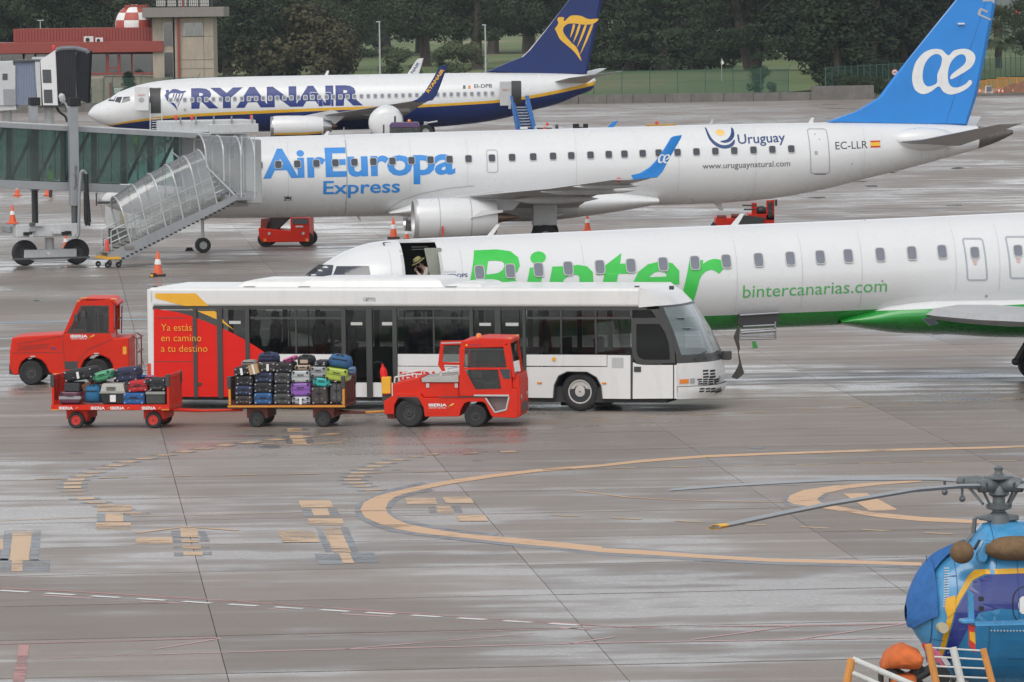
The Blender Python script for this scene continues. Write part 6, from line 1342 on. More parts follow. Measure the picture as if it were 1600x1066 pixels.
MB().prism(z3([(1120, 560), (1168, 530), (1180, 600), (1160, 655), (1110, 640)]), .05, TW - .05).build('nose_top', M_TR_R, tr, bevel=.02)
MB().prism(z3([(1175, 770), (1186, 765), (1186, 842), (1175, 850)]), .3, TW - .3).build('front_bumper', M_BD, tr)
roof = [(712, 270), (870, 245), (1095, 250), (1112, 262), (1110, 290), (1068, 298), (1060, 322), (702, 330)]
MB().prism(z3(roof), .02, TW - .02).build('cab_roof', M_TR_R, tr, bevel=.035)
for y0 in (.0, TW - .05):
    MB().prism(z3([(698, 322), (744, 322), (735, 478), (742, 498), (828, 655), (816, 706), (698, 706)]), y0, y0 + .05).build('rear_post', M_TR_R, tr, bevel=.008)
    MB().prism(z3([(1046, 312), (1085, 298), (1108, 480), (1118, 640), (1095, 700), (816, 700), (826, 654), (1030, 650), (1005, 498), (740, 498), (735, 480), (1074, 480)]), y0, y0 + .05).build('door_frame', M_TR_R, tr, bevel=.008)
    MB().prism(z3([(744, 326), (1048, 326), (1072, 478), (736, 478)]), y0 + .018, y0 + .028).build('upper_window', M_TG, tr)
    MB().prism(z3([(744, 502), (1003, 502), (1027, 648), (828, 652)]), y0 + .018, y0 + .028).build('lower_window', M_TG, tr)
MB().prism(z3([(742, 330), (1050, 330), (1052, 341), (742, 341)]), -.005, 0).build('window_gasket', M_BD, tr)
MB().prism(z3([(1018, 492), (1098, 492), (1104, 568), (1050, 570)]), -.006, 0).build('quarter_glass', M_PANE, tr)
MB().prism(z3([(815, 694), (1092, 694), (1092, 708), (815, 706)]), -.012, 0).build('sill_trim', M_FW2, tr); MB().prism(z3([(540, 708), (905, 708), (905, 716), (540, 716)]), -.02, .0).build('running_board', M_BD, tr)
MB().prism(z3([(908, 716), (1088, 710), (1062, 812), (985, 826)]), .15, .2).build('step_well', mat('step_grey', (.20, .17, .16), .7, dirt=.4), tr)
b = MB(); q = z3([(908, 722), (982, 835), (1070, 815), (1092, 712)]); b.tube([(a, -.005, c) for a, c in q], .022, 6); b.build('step_trim', M_FW2, tr)
q = z3([(1085, 300), (1120, 560)]); q2 = z3([(1094, 292), (1132, 555)])
MB().add([(q2[0][0], .1, q2[0][1]), (q2[0][0], TW - .1, q2[0][1]), (q2[1][0], TW - .1, q2[1][1]), (q2[1][0], .1, q2[1][1])], [(0, 1, 2, 3)]).build('windscreen', M_TG, tr)
for y0 in (.0, TW - .05):
    MB().prism(z3([(1080, 280), (1100, 276), (1142, 555), (1120, 560)]), y0, y0 + .05).build('screen_post', M_TR_R, tr)
MB().prism(z3([(700, 330), (716, 330), (716, 705), (700, 705)]), .06, TW - .06).build('cab_back', M_TR_R, tr) if 0 else None
for y0, y1 in ((.05, .14), (TW - .14, TW - .05)): MB().prism(z3([(700, 330), (722, 330), (722, 705), (700, 705)]), y0, y1).build('back_post', M_TR_R, tr)
MB().box(*[z3([(740, 0)])[0][0], z3([(850, 0)])[0][0]], .4, 1.2, Z3(0, 690)[1], Z3(0, 600)[1]).build('seat', M_BD, tr, bevel=.05); MB().box(Z3(740, 0)[0], Z3(765, 0)[0], .4, 1.2, Z3(0, 620)[1], Z3(0, 480)[1]).build('seat_back', M_BD, tr, bevel=.04)
q = Z3(1010, 560); MB().cyl((q[0], .7, q[1]), (q[0] + .1, .7, q[1] - .5), .03).lathe((q[0] - .05, .7, q[1] + .02), (-.5, 0, .8), [(0, .17), (.02, .19), (.04, .17)], 20).build('steering_wheel', M_BD, tr)
MB().prism(z3([(792, 505), (877, 505), (877, 563), (795, 563)]), .030, .034).build('paper', mat('paper', (.6, .6, .5), .8), tr); MB().prism(z3([(886, 603), (984, 603), (984, 650), (886, 648)]), .05, .3).build('clipboard_box', M_FW2, tr)
q = Z3(832, 240); MB().lathe((q[0], .5, q[1] - .07), (0, 0, 1), [(0, .07), (.03, .075), (.12, .06), (.14, .02)], 16).build('beacon', M_LAMP, tr, True)
for a, y in ((1075, .1), (1080, TW - .25)): q = Z3(a, 278); MB().box(q[0] - .08, q[0] + .1, y, y + .15, q[1] + (.0 if y < 1 else -.02), q[1] + .09).build('roof_lamp', M_LAMP, tr, bevel=.015)
# open far door frame behind the deck
MB().prism(z3([(508, 287), (702, 283), (702, 318), (535, 322), (524, 455), (702, 460), (702, 480), (532, 478), (548, 534), (525, 540), (488, 478)]), TW * .55, TW * .55 + .05).build('rear_frame', M_TR_R, tr, bevel=.01); MB().prism(z3([(535, 325), (700, 325), (700, 455), (526, 455)]), TW * .55 + .02, TW * .55 + .03).build('rear_pane', M_TG, tr)
MB().prism(z3([(514, 300), (700, 294), (700, 304), (514, 309)]), TW * .55 - .006, TW * .55).build('rear_trim', M_FW2, tr)
b = MB(); 
for y in (.15, TW - .15): b.tube([(Z3(a, c)[0], y, Z3(a, c)[1]) for a, c in ((178, 605), (180, 560), (350, 532), (352, 570))], .018, 6); b.tube([(Z3(a, c)[0], y, Z3(a, c)[1]) for a, c in ((545, 550), (548, 520), (692, 495), (692, 545))], .016, 6)
b.tube([(Z3(185, 560)[0], y, Z3(185, 560)[1]) for y in (.15, TW - .15)], .018, 6); b.build('guard_rail', mat('rail_white', (.6, .6, .58), .4), tr, True)
for a in (442, 670): q = Z3(a, 624); MB().box(q[0] - .03, q[0] + .04, .08, .11, q[1] - .05, q[1] + .05).build('latch', M_FW2, tr)
MB().prism(z3([(436, 808), (682, 806), (684, 838), (436, 840)]), -.008, 0).build('side_plate', M_TR_R, tr)
MB().prism(z3([(190, 700), (215, 722), (372, 722), (404, 790), (380, 740), (365, 712), (215, 712)]), -.004, .03).build('arch_edge', M_BD, tr)
lettering('IBERIA', Z3(456, 787), Z3(600, 787), Z3(0, 765)[1] - Z3(0, 787)[1], lambda u, w: (u, -.010, w), M_WPR, tr, .04); lettering('AIRPORT SERVICES', Z3(456, 803), Z3(592, 803), .022, lambda u, w: (u, -.010, w), M_WPR, tr, .02)
swoosh(Z3, 604, 804, 1.0, tr, -.010)
MB().ell(Z3(1150, 300)[:1] + (-.12, Z3(0, 330)[1]), (.03, .05, .11)).build('mirror', M_BD, tr, True)
for yy in (.25, TW - .25): q = Z3(1183, 720); MB().cyl((q[0] - .02, yy, q[1]), (q[0] + .012, yy, q[1]), .07, n=16).build('headlamp', M_HL, tr)
lettering('CHARLATTE', Z3(770, 306), Z3(870, 306), .03, lambda u, w: (u, .012, w), M_NVT, tr, .01); sheet('emblem', [[Z3(756 + 10 * math.cos(t), 302 + 10 * math.sin(t)) for t in (0, 1.57, 3.14, 4.71)]], .012, M_BY, tr)
for x, r in ((300, .33), (825, .265)):
    for y in (.12, TW - .12): wheel('wheel', (Z3(x, 850)[0], y, r), r, .22, tr, (.03, .03, .03), .55, bolts=6)
ex = thing('fire_extinguisher', 'red fire extinguisher in a yellow holder on the back of the tractor', 'extinguisher', tuple(TF.o + TF.ex * Z3(105, 600)[0] + TF.ey * .3) [:2] + (Z3(0, 700)[1],), TF.yaw)
b = MB(); b.lathe((0, 0, 0), (-.12, 0, 1), [(0, .085), (.55, .085), (.62, .06), (.66, .03), (.72, .03)], 20); b.build('cylinder', M_BR, ex, True); MB().box(-.10, .12, -.11, .05, .02, .42).build('holder', M_BY, ex, bevel=.02); MB().box(-.1, .12, -.02, .02, -.18, .05).build('bracket', M_BD, ex); MB().tube([(-.08, 0, .74), (-.22, 0, .78), (-.3, 0, .72)], .012, 6).build('hose', M_BLK, ex)
# --- second tractor, left
LF = Fr(*G(52, 602).xy, -1.5); Z1 = LF.Z(0, 440, 4); LW = 1.75
lt = fthing('baggage_tractor', 'red pickup style tractor with closed cab parked behind the left baggage cart', 'tractor', LF)
def z1(l): return [Z1(*p) for p in l]
body = [(82, 585), (60, 545), (60, 440), (74, 352), (160, 343), (388, 330), (400, 325), (684, 322), (712, 356), (806, 350), (810, 572), (708, 575), (704, 520), (680, 485), (640, 465), (600, 458), (560, 468), (528, 492), (508, 530), (500, 578), (330, 585), (304, 565), (285, 520), (255, 490), (210, 476), (165, 482), (135, 505), (120, 540), (116, 585)]
MB().prism(z1(body), 0, LW).build('body', M_TR_R, lt, bevel=.035)
for y0 in (0, LW - .06):
    MB().prism(z1([(396, 325), (470, 152), (486, 122), (540, 112), (690, 116), (712, 150), (712, 322), (680, 322), (680, 152), (512, 152), (420, 322)]), y0, y0 + .06).build('cab_side', M_TR_R, lt, bevel=.012)
    MB().prism(z1([(512, 154), (678, 154), (678, 318), (424, 320)]), y0 + .02, y0 + .03).build('side_window', M_TG, lt)
    MB().prism(z1([(505, 150), (680, 150), (680, 158), (517, 158), (436, 314), (680, 314), (680, 322), (422, 322)]), y0 - .004 if y0 == 0 else y0 + .06, y0 if y0 == 0 else y0 + .064).build('window_gasket', M_BD, lt)
for a in (592, 612): MB().prism(z1([(a - 3, 156), (a + 3, 156), (a + 3, 316), (a - 3, 316)]), .012, .02).build('window_bar', M_BD, lt)
MB().prism(z1([(470, 150), (486, 118), (545, 104), (700, 106), (735, 140), (728, 158), (690, 122), (545, 118), (500, 135)]), 0, LW).build('cab_roof', M_TR_R, lt, bevel=.03)
for a, c, y in ((505, 545, 112), (480, 500, 132), (690, 730, 118)): 
    q = z1([(a, y), (c, y)]); MB().box(q[0][0], q[1][0], -.01, .06, q[0][1] + .01, q[0][1] + .05).build('roof_lamp', M_LAMP, lt, bevel=.01)
q = z1([(470, 152), (400, 322)]); MB().add([(q[0][0], .06, q[0][1]), (q[0][0], LW - .06, q[0][1]), (q[1][0], LW - .06, q[1][1]), (q[1][0], .06, q[1][1])], [(0, 1, 2, 3)]).build('windscreen', M_TG, lt)
MB().prism(z1([(403, 502), (487, 502), (485, 548), (404, 548)]), -.006, 0).build('step', M_BD, lt); MB().prism(z1([(56, 522), (80, 525), (78, 584), (56, 580)]), .05, LW - .05).build('bumper', M_BD, lt)
MB().prism(z1([(333, 573), (384, 572), (384, 583), (333, 584)]), -.02, -.001).build('marker', M_LAMP, lt)
sm = MB()
for a, c in (((392, 330), (402, 500)), ((402, 500), (490, 498)), ((490, 498), (540, 430)), ((540, 430), (700, 362)), ((75, 446), (388, 442)), ((100, 392), (388, 340))):
    p, q = Z1(*a), Z1(*c); sm.cyl((p[0], -.002, p[1]), (q[0], -.002, q[1]), .008, n=4)
tag(sm.build('panel_seam', M_BD, lt), kind='stuff')
vt = MB()
for i in range(14):
    for j in range(3):
        q = Z1(112 + i * 14 + j * 5, 430 - i * 1.2 - j * 12); vt.box(q[0] - .02, q[0] + .02, -.006, .0, q[1] - .012, q[1] + .012)
tag(vt.build('vent_holes', M_DR, lt), kind='stuff')
for a, y in ((205, 468), (603, 450)): MB().prism(z1([(a - 15, y - 4), (a + 15, y - 4), (a + 15, y + 4), (a - 15, y + 4)]), -.02, 0).build('arch_lamp', M_FW2, lt)
q = Z1(100, 380); MB().cyl((q[0], .1, q[1] - .1), (q[0], .1, q[1] + .12), .05).build('filler', M_BD, lt)
MB().prism(z1([(768, 407), (790, 407), (790, 455), (768, 455)]), -.006, 0).build('sticker', M_BY, lt)
lettering('IBERIA', Z1(440, 350), Z1(548, 350), Z1(0, 333)[1] - Z1(0, 350)[1], lambda u, w: (u, -.008, w), M_WPR, lt, .04); lettering('AIRPORT SERVICES', Z1(444, 361), Z1(543, 361), .025, lambda u, w: (u, -.008, w), M_WPR, lt, .02); swoosh(Z1, 552, 362, .75, lt, -.008)
lettering('970', Z1(316, 426), Z1(352, 426), .06, lambda u, w: (u, -.008, w), M_NVT, lt, .03)
MB().box(Z1(520, 0)[0], Z1(640, 0)[0], .4, 1.3, Z1(0, 330)[1], Z1(0, 220)[1]).build('seat', M_BD, lt, bevel=.06)
for a, c in ((478, 225), (525, 205)): q = Z1(a, c); MB().box(q[0] - .06, q[0] + .06, -.12, -.06, q[1] - .1, q[1] + .1).build('mirror', M_BD, lt, bevel=.02)
lad = MB()
for y in (.2, LW - .2):
    lad.tube([(Z1(820, 355)[0], y, Z1(0, 350)[1]), (Z1(850, 370)[0], y, Z1(0, 370)[1]), (Z1(852, 590)[0], y, Z1(0, 590)[1])], .018, 6); lad.tube([(Z1(725, 355)[0], y, Z1(0, 355)[1]), (Z1(728, 180)[0], y, Z1(0, 180)[1])], .016, 6)
for c in (370, 455, 540, 590): lad.cyl((Z1(852, 0)[0], .2, Z1(0, c)[1]), (Z1(852, 0)[0], LW - .2, Z1(0, c)[1]), .02, n=6)
lad.cyl((Z1(725, 0)[0], .2, Z1(0, 250)[1]), (Z1(725, 0)[0], LW - .2, Z1(0, 250)[1]), .02, n=6); lad.build('rear_guard', M_DR, lt, True)
MB().cyl((Z1(810, 0)[0], LW / 2, Z1(0, 580)[1]), (Z1(905, 0)[0], LW / 2, Z1(0, 575)[1]), .03).build('tow_pin', M_GALV, lt)
for x, r, yc in ((193, .325, 0), (603, .34, 0)):
    for y in (.12, LW - .12): wheel('wheel', (Z1(x, 560)[0], y, r), r, .24, lt, (.045, .045, .045), .5, bolts=5)
MB().box(Z1(125, 0)[0], Z1(700, 0)[0], .3, LW - .3, .25, .6).build('underbody', M_INT, lt)
# ============================================================ BAGGAGE CARTS
def cart(fr, Zc, ub0, ub1, yb, yt, label, mb, me_, mg, wx, wr, rim, Wd=1.45, gate_h=None):
    c = fthing('baggage_cart', label, 'baggage cart', fr, 'loaded baggage carts in the towed train'); u0, u1 = Zc(ub0, yt)[0], Zc(ub1, yt)[0]; w0, w1 = Zc((ub0 + ub1) / 2, yb)[1], Zc((ub0 + ub1) / 2, yt)[1]
    MB().box(u0, u1, 0, Wd, w0, w1).build('bed', mb, c, bevel=.01); MB().box(u0, u1, -.012, 0, w0 + .01, w1 - .01).build('side_rail', me_, c)
    for u in (u0 + .02, u1 - .06):
        for y in (.0, Wd - .06):
            MB().box(u, u + .055, y, y + .06, w1, w1 + gate_h).build('gate_post', me_ if y == 0 else mg, c, bevel=.008); MB().box(u - .03, u + .07, y - .02, y + .07, w1 + gate_h - .28, w1 + gate_h + .02).build('rubber_pad', M_BD, c, bevel=.025)
        MB().box(u, u + .05, .06, Wd - .06, w1 + gate_h - .06, w1 + gate_h).build('gate_top', mg, c)
        for k in range(8): y = .12 + (Wd - .26) * k / 7; MB().box(u + .01, u + .04, y, y + .05, w1, w1 + gate_h - .06).build('gate_bar', mg, c)
        MB().box(u + .02, u + .03, .1, Wd - .1, w1 + .1, w1 + gate_h - .1).build('gate_sheet', mg, c)
    for x in wx:
        u = Zc(x, yb)[0]
        for y in (.08, Wd - .22): wheel('wheel', (u, y + .07, wr), wr, .15, c, rim, .6, bolts=5)
        MB().box(u - .25, u + .25, .2, Wd - .2, wr + .02, w0).build('bogie', mg, c); MB().cyl((u, .1, wr), (u, Wd - .1, wr), .035).build('axle', M_DKM, c)
    return c, u0, u1, w0, w1
M_CO2 = mat('cart_orange', (.62, .25, .02), .5, dirt=.35); M_CRD = mat('cart_brown_red', (.16, .035, .025), .65, var=.3, dirt=.4)
CF2 = Fr(*G(401, 668).xy, -9.0); Z2 = CF2.Z(340, 480, 5.075); CF1 = Fr(*G(117, 670).xy, -9.0); Z8 = CF1.Z(60, 540, 5.714)
c2, a0, a1, b0, b1 = cart(CF2, Z2, 80, 1010, 798, 776, 'front baggage cart with orange edge, heaped with many dark and coloured suitcases', M_CRD, M_CO2, M_CRD, (300, 825), .19, (.03, .03, .03), gate_h=.66)
c1, e0, e1, f0, f1 = cart(CF1, Z8, 113, 1170, 578, 530, 'red rear baggage cart with a small mixed load and a pet carrier', M_TR_R, M_TR_R, M_TR_R, (325, 1015), .195, (.55, .03, .02), gate_h=.70)
for x in (185, 470, 645, 925): lettering('IBERIA', Z8(x, 571), Z8(x + 125, 571), Z8(0, 545)[1] - Z8(0, 571)[1], lambda u, w: (u, -.016, w), M_WPR, c1, .03); swoosh(Z8, x + 140, 572, .5, c1, -.016)
for a, c in ((113, 180), (1100, 1168)): MB().prism([Z8(*p) for p in ((a, 568), (c, 568), (c, 578), (a, 578))], -.018, -.013).build('reflector', M_CO2, c1)
# tow bars
b = MB(); p0 = (e1 - .5, .7, f0 - .03); p1 = (Z8(1390, 600)[0], .7, Z8(0, 605)[1]); p2 = (Z8(1640, 600)[0] + .35, .7, Z8(0, 597)[1])
b.cyl((e1 - .6, .35, f0), p1, .035).cyl((e1 - .6, 1.05, f0), p1, .035).cyl(p1, p2, .032); b.build('tow_bar', M_TR_R, c1, True)
b = MB(); q1 = (Z2(1130, 855)[0], .7, Z2(0, 855)[1]); q2 = (Z2(1320, 845)[0] + .1, .7, Z2(0, 842)[1]); b.cyl((Z2(890, 0)[0], .4, Z2(0, 850)[1]), q1, .03).cyl((Z2(890, 0)[0], 1.0, Z2(0, 850)[1]), q1, .03); b.build('tow_frame', M_CRD, c2, True); MB().cyl(q1, q2, .03).build('tow_bar', M_CO2, c2)
# ============================================================ LUGGAGE
def bag(fr, Zc, x0, y0, x1, y1, col, label, style='soft', d0=.06, dep=.62, tilt=0, rnd=.05, cat='suitcase', grp='suitcases heaped on the front cart', extra=None):
    u0, w1 = Zc(x0, y0, ); u1, w0 = Zc(x1, y1); cu, cw = (u0 + u1) / 2, (w0 + w1) / 2; hw, hh = (u1 - u0) / 2, (w1 - w0) / 2
    loc = fr.o + fr.ex * cu + fr.ey * (d0 + dep / 2); t = thing({'suitcase': 'suitcase', 'bag': 'travel_bag', 'box': 'cardboard_box', 'crate': 'storage_crate'}.get(cat, 'suitcase'), label, cat, (loc.x, loc.y, cw - (hh if not tilt else 0)), 0, grp)
    zc = hh if not tilt else 0; t.rotation_euler = (0, rad(tilt), rad(fr.yaw)) ; h2 = dep / 2
    m = mat('luggage_%02d%02d%02d%s' % (*[int(c * 99) for c in col], style[0]), col, .35 if style == 'hard' else .75, bump=0 if style == 'hard' else .3, bscale=50, coat=.2 if style == 'hard' else 0, dirt=.1)
    dk = mat('luggage_trim', (.02, .02, .022), .6); md = tuple(c * .6 for c in col); m2 = mat('luggage_seam_%02d%02d%02d' % tuple(int(c * 99) for c in md), md, .6)
    B_ = min(rnd, hh * .7, hw * .7)
    MB().box(-hw, hw, -h2, h2, zc - hh, zc + hh).build('shell', m, t, bevel=B_, seg=3)
    horiz = hw > hh
    if style in ('soft', 'hard'):
        MB().box(-hw - .006, hw + .006, -h2 - .006, h2 + .006, zc - .012, zc + .012).build('zip_band', dk if style == 'soft' else m2, t, bevel=.004, seg=1) if horiz else MB().box(-.012, .012, -h2 - .006, h2 + .006, zc - hh - .004, zc + hh + .006).build('zip_band', dk, t, bevel=.004, seg=1)
        for sx in (-1, 1):
            for sz in (-1, 1): MB().cyl((sx * (hw - .055), -h2 - .035, zc + sz * (hh - .045)), (sx * (hw - .055), -h2 + .01, zc + sz * (hh - .045)), .026 if style == 'hard' else .018, n=10).build('castor', dk if style == 'hard' else mat('stud_grey', (.35, .35, .36), .4), t)
        MB().tube([(-hw * .3, -h2, zc + hh * .28), (-hw * .28, -h2 - .03, zc + hh * .3), (hw * .28, -h2 - .03, zc + hh * .3), (hw * .3, -h2, zc + hh * .28)], .011, 6).build('handle', dk, t, True)
        if style == 'soft':
            for k in (-.35, .35): MB().cyl((hw * k, -h2 - .012, zc - hh * .35), (hw * k, -h2, zc - hh * .35), .011, n=6).build('stud', MT['stud_grey'], t)
        else:
            for k in (-.45, -.15, .15, .45): MB().box(hw * 2 * k - .008, hw * 2 * k + .008, -h2 - .006, h2, zc - hh + B_, zc + hh - B_).build('rib', m, t)
    if extra == 'tag': MB().box(-.03, .03, -h2 - .05, -h2 - .045, zc - .09, zc + .07).build('paper_tag', mat('paper_white', (.7, .7, .68), .7), t)
    if extra == 'band': MB().box(-hw - .008, hw + .008, -h2 - .01, h2, zc - .035, zc + .035).build('grey_band', mat('band_grey', (.3, .29, .3), .5), t)
    if extra == 'tape': MB().box(-.02, .02, -h2 - .003, h2 + .003, zc - hh - .002, zc + hh + .003).build('tape', MT.get('paper_white') or mat('paper_white', (.7, .7, .68), .7), t)
    if extra == 'corners':
        for sx in (-1, 1): MB().box(sx * hw - .05, sx * hw + .05, -h2 - .008, -h2 + .1, zc + hh - .09, zc + hh + .008).build('corner_patch', dk, t, bevel=.01)
    return t
BLKc, CH, NV, BL, BRn = (.022, .022, .024), (.06, .06, .06), (.025, .035, .085), (.02, .09, .24), (.055, .042, .038)
L2 = [(130, 702, 270, 774, BRn, 'dark brown suitcase at the bottom left of the front cart', 'soft'), (130, 626, 272, 701, NV, 'navy suitcase second up in the leftmost stack', 'soft'), (135, 547, 275, 625, BLKc, 'black suitcase third up in the leftmost stack', 'soft'),
      (122, 474, 252, 543, BLKc, 'black tilted suitcase with white tag on the leftmost stack', 'soft', dict(tilt=-8, extra='tag')), (280, 683, 428, 774, BL, 'royal blue suitcase at the bottom of the second stack', 'soft'), (278, 600, 430, 682, BLKc, 'black suitcase over the royal blue one', 'soft'),
      (285, 517, 432, 599, NV, 'navy studded suitcase under the brown one', 'soft'), (330, 437, 460, 516, BRn, 'dark brown suitcase with white tag under the big navy bag', 'soft', dict(extra='tag')), (437, 688, 580, 774, CH, 'charcoal studded suitcase at the bottom of the third stack', 'soft'),
      (437, 610, 575, 687, BLKc, 'black suitcase second up in the third stack', 'soft'), (440, 522, 575, 609, CH, 'grey black suitcase third up in the third stack', 'soft'), (450, 443, 590, 521, BLKc, 'black studded suitcase on top of the third stack', 'soft'),
      (583, 710, 728, 774, (.42, .42, .47), 'pale silver suitcase with paper tag at the bottom below the purple one', 'hard', dict(extra='tag')), (573, 603, 733, 708, (.22, .08, .36), 'bright purple hard suitcase between the silver ones', 'hard'), (580, 506, 727, 600, (.42, .44, .44), 'silver hard suitcase above the purple one', 'hard'),
      (603, 462, 730, 504, (.42, .31, .22), 'small beige case above the silver one', 'hard'), (735, 634, 868, 774, BRn, 'tall dark brown suitcase right of the purple one', 'soft'), (752, 561, 885, 633, (.02, .40, .36), 'turquoise hard suitcase below the grey silver one', 'hard', dict(tilt=4)),
      (730, 474, 858, 558, (.30, .31, .32), 'grey silver hard suitcase above the turquoise one', 'hard'), (757, 428, 858, 472, BLKc, 'flat black case on top of the grey silver one', 'soft'), (875, 600, 1000, 774, (.07, .07, .07), 'tall dark grey suitcase at the right end of the front cart', 'soft', dict(rnd=.12)),
      (850, 488, 1025, 588, (.34, .43, .05), 'lime green hard suitcase under the large blue backpack', 'hard', dict(tilt=8))]
for i, q in enumerate(L2):
    kw = dict(q[7]) if len(q) > 7 else {}
    if 'tilt' not in kw and i % 3 == 1: kw['tilt'] = random.Random(i + 5).uniform(-3, 3)
    bag(CF2, Z2, q[0], q[1], q[2], q[3], q[4], q[5], q[6], d0=.05 + random.Random(i).uniform(0, .05), **kw)
def softbag(fr, Zc, x0, y0, x1, y1, col, label, dep=.5, d0=.15, tilt=0, grp='suitcases heaped on the front cart', handle=True, strap=None):
    u0, w1 = Zc(x0, y0); u1, w0 = Zc(x1, y1); hw, hh = (u1 - u0) / 2, (w1 - w0) / 2; loc = fr.o + fr.ex * ((u0 + u1) / 2) + fr.ey * (d0 + dep / 2); t = thing('travel_bag', label, 'bag', (loc.x, loc.y, (w0 + w1) / 2), 0, grp); t.rotation_euler = (0, rad(tilt), rad(fr.yaw))
    m = mat('bag_%02d%02d%02d' % tuple(int(c * 99) for c in col), col, .8, bump=.6, bscale=14, var=.15); r = []
    rn = random.Random(int(x0)); 
    for j in range(9):
        a = -1 + 2 * j / 8; k = (1 - abs(a) ** 3.2) ** .4 if abs(a) < 1 else .02; k = max(.25, k)
        r.append([(hw * a, dep / 2 * k * math.copysign(abs(math.cos(q)) ** .7, math.cos(q)) + rn.uniform(-.01, .01), hh * (k if math.sin(q) > 0 else .95) * math.copysign(abs(math.sin(q)) ** .75, math.sin(q)) + rn.uniform(-.008, .008)) for q in [2 * math.pi * i / 18 for i in range(18)]])
    MB().loft(r).build('shell', m, t, True, ang=80)
    MB().tube([(hw * (-.7 + 1.4 * i / 6), -dep / 2 * (1.02 if 0 < i < 6 else .9), hh * .35) for i in range(7)], .012, 6).build('zip', MT['luggage_trim'], t)
    if handle: MB().tube([(-hw * .3, -dep * .3, hh * .8), (-hw * .2, -dep * .45, hh * 1.0), (hw * .2, -dep * .45, hh * 1.0), (hw * .3, -dep * .3, hh * .8)], .013, 6).build('handle', MT['luggage_trim'], t, True)
    if strap: MB().box(-hw * .55, hw * .35, -dep / 2 - .02, -dep / 2 + .05, -hh * .55, hh * .15).build('panel', strap, t, bevel=.01)
    return t
softbag(CF2, Z2, 297, 365, 465, 446, NV, 'big rounded navy duffel bag on top of the brown suitcase'); softbag(CF2, Z2, 165, 425, 292, 478, (.28, .24, .22), 'crumpled grey cloth bag at the top left of the front cart', handle=False)
softbag(CF2, Z2, 612, 385, 752, 468, BLKc, 'black rounded bag with beige panel at the top middle', strap=mat('beige_panel', (.42, .31, .24), .7)); softbag(CF2, Z2, 858, 380, 1045, 494, (.03, .10, .22), 'large blue backpack on top of the lime suitcase', tilt=8); softbag(CF2, Z2, 1015, 480, 1070, 545, (.12, .2, .32), 'small blue bundle at the right end above the brown gate', handle=False)
bag(CF2, Z2, 245, 456, 322, 532, (.42, .27, .14), 'brown cardboard parcel with white tape leaning on the black suitcase', 'box', 0.0, .35, -14, .004, 'box', extra='tape')
bag(CF2, Z2, 500, 405, 598, 445, (.55, .06, .25), 'pink suitcase lying tilted on top of the third stack', 'hard', .2, .5, -20)
g1 = 'luggage lying on the rear cart'
bag(CF1, Z8, 180, 413, 372, 524, (.10, .02, .05), 'plum coloured hard suitcase with grey band at the left of the rear cart', 'hard', grp=g1, extra='band')
softbag(CF1, Z8, 393, 350, 545, 524, (.02, .13, .26), 'upright teal blue rounded case beside the pet carrier', .5, .05, 0, g1)
bag(CF1, Z8, 747, 424, 943, 530, (.015, .10, .30), 'bright blue suitcase between the pet carrier and the grey crate', 'soft', grp=g1)
bag(CF1, Z8, 955, 440, 1125, 524, (.05, .055, .05), 'dark grey crate with pale grey lid at the right of the rear cart', 'crate', grp=g1, cat='crate', rnd=.02)
q0, q1 = Z8(952, 414), Z8(1128, 442); o = bpy.data.objects['storage_crate']; hwd = (q1[0] - q0[0]) / 2; MB().box(-hwd, hwd, -.33, .33, (Z8(0, 440)[1] - Z8(0, 524)[1]), (Z8(0, 414)[1] - Z8(0, 524)[1])).build('lid', mat('crate_lid', (.27, .27, .25), .5), o, bevel=.015); MB().box(-.12, .12, -.345, -.33, .36, .40).build('handle', M_BD, o)
bag(CF1, Z8, 222, 337, 360, 412, (.035, .037, .042), 'dark grey box case standing on the plum suitcase', 'crate', grp=g1, rnd=.02)
bag(CF1, Z8, 362, 340, 455, 405, (.24, .10, .045), 'small tilted brown leather case behind the teal one', 'crate', .25, .4, -20, .02, grp=g1)
bag(CF1, Z8, 212, 212, 480, 315, (.022, .023, .027), 'very large black suitcase lying tilted at the top left', 'soft', .1, .75, -9, .08, grp=g1, extra='tag')
bag(CF1, Z8, 468, 235, 636, 320, (.05, .30, .14), 'green suitcase with grey underside lying tilted on the load', 'hard', .15, .6, -13, .07, grp=g1)
bag(CF1, Z8, 645, 210, 850, 335, (.025, .03, .07), 'navy suitcase lying on top behind the pet carrier', 'soft', .45, .6, -4, .07, grp=g1)
bag(CF1, Z8, 788, 315, 970, 418, (.42, .015, .02), 'red suitcase with black corner patches', 'soft', .06, .5, -4, .06, grp=g1, extra='corners')
bag(CF1, Z8, 978, 294, 1135, 410, BLKc, 'black studded suitcase above the grey crate', 'soft', .06, .55, 0, .06, grp=g1)
softbag(CF1, Z8, 885, 285, 985, 330, (.40, .08, .14), 'pink bag half hidden behind the red suitcase', .4, .6, 0, g1, False); softbag(CF1, Z8, 830, 285, 895, 330, (.02, .1, .3), 'small blue bag behind the red suitcase', .4, .7, 0, g1, False); softbag(CF1, Z8, 610, 315, 690, 350, (.5, .04, .03), 'small red bag behind the pet carrier', .4, .6, 0, g1, False)
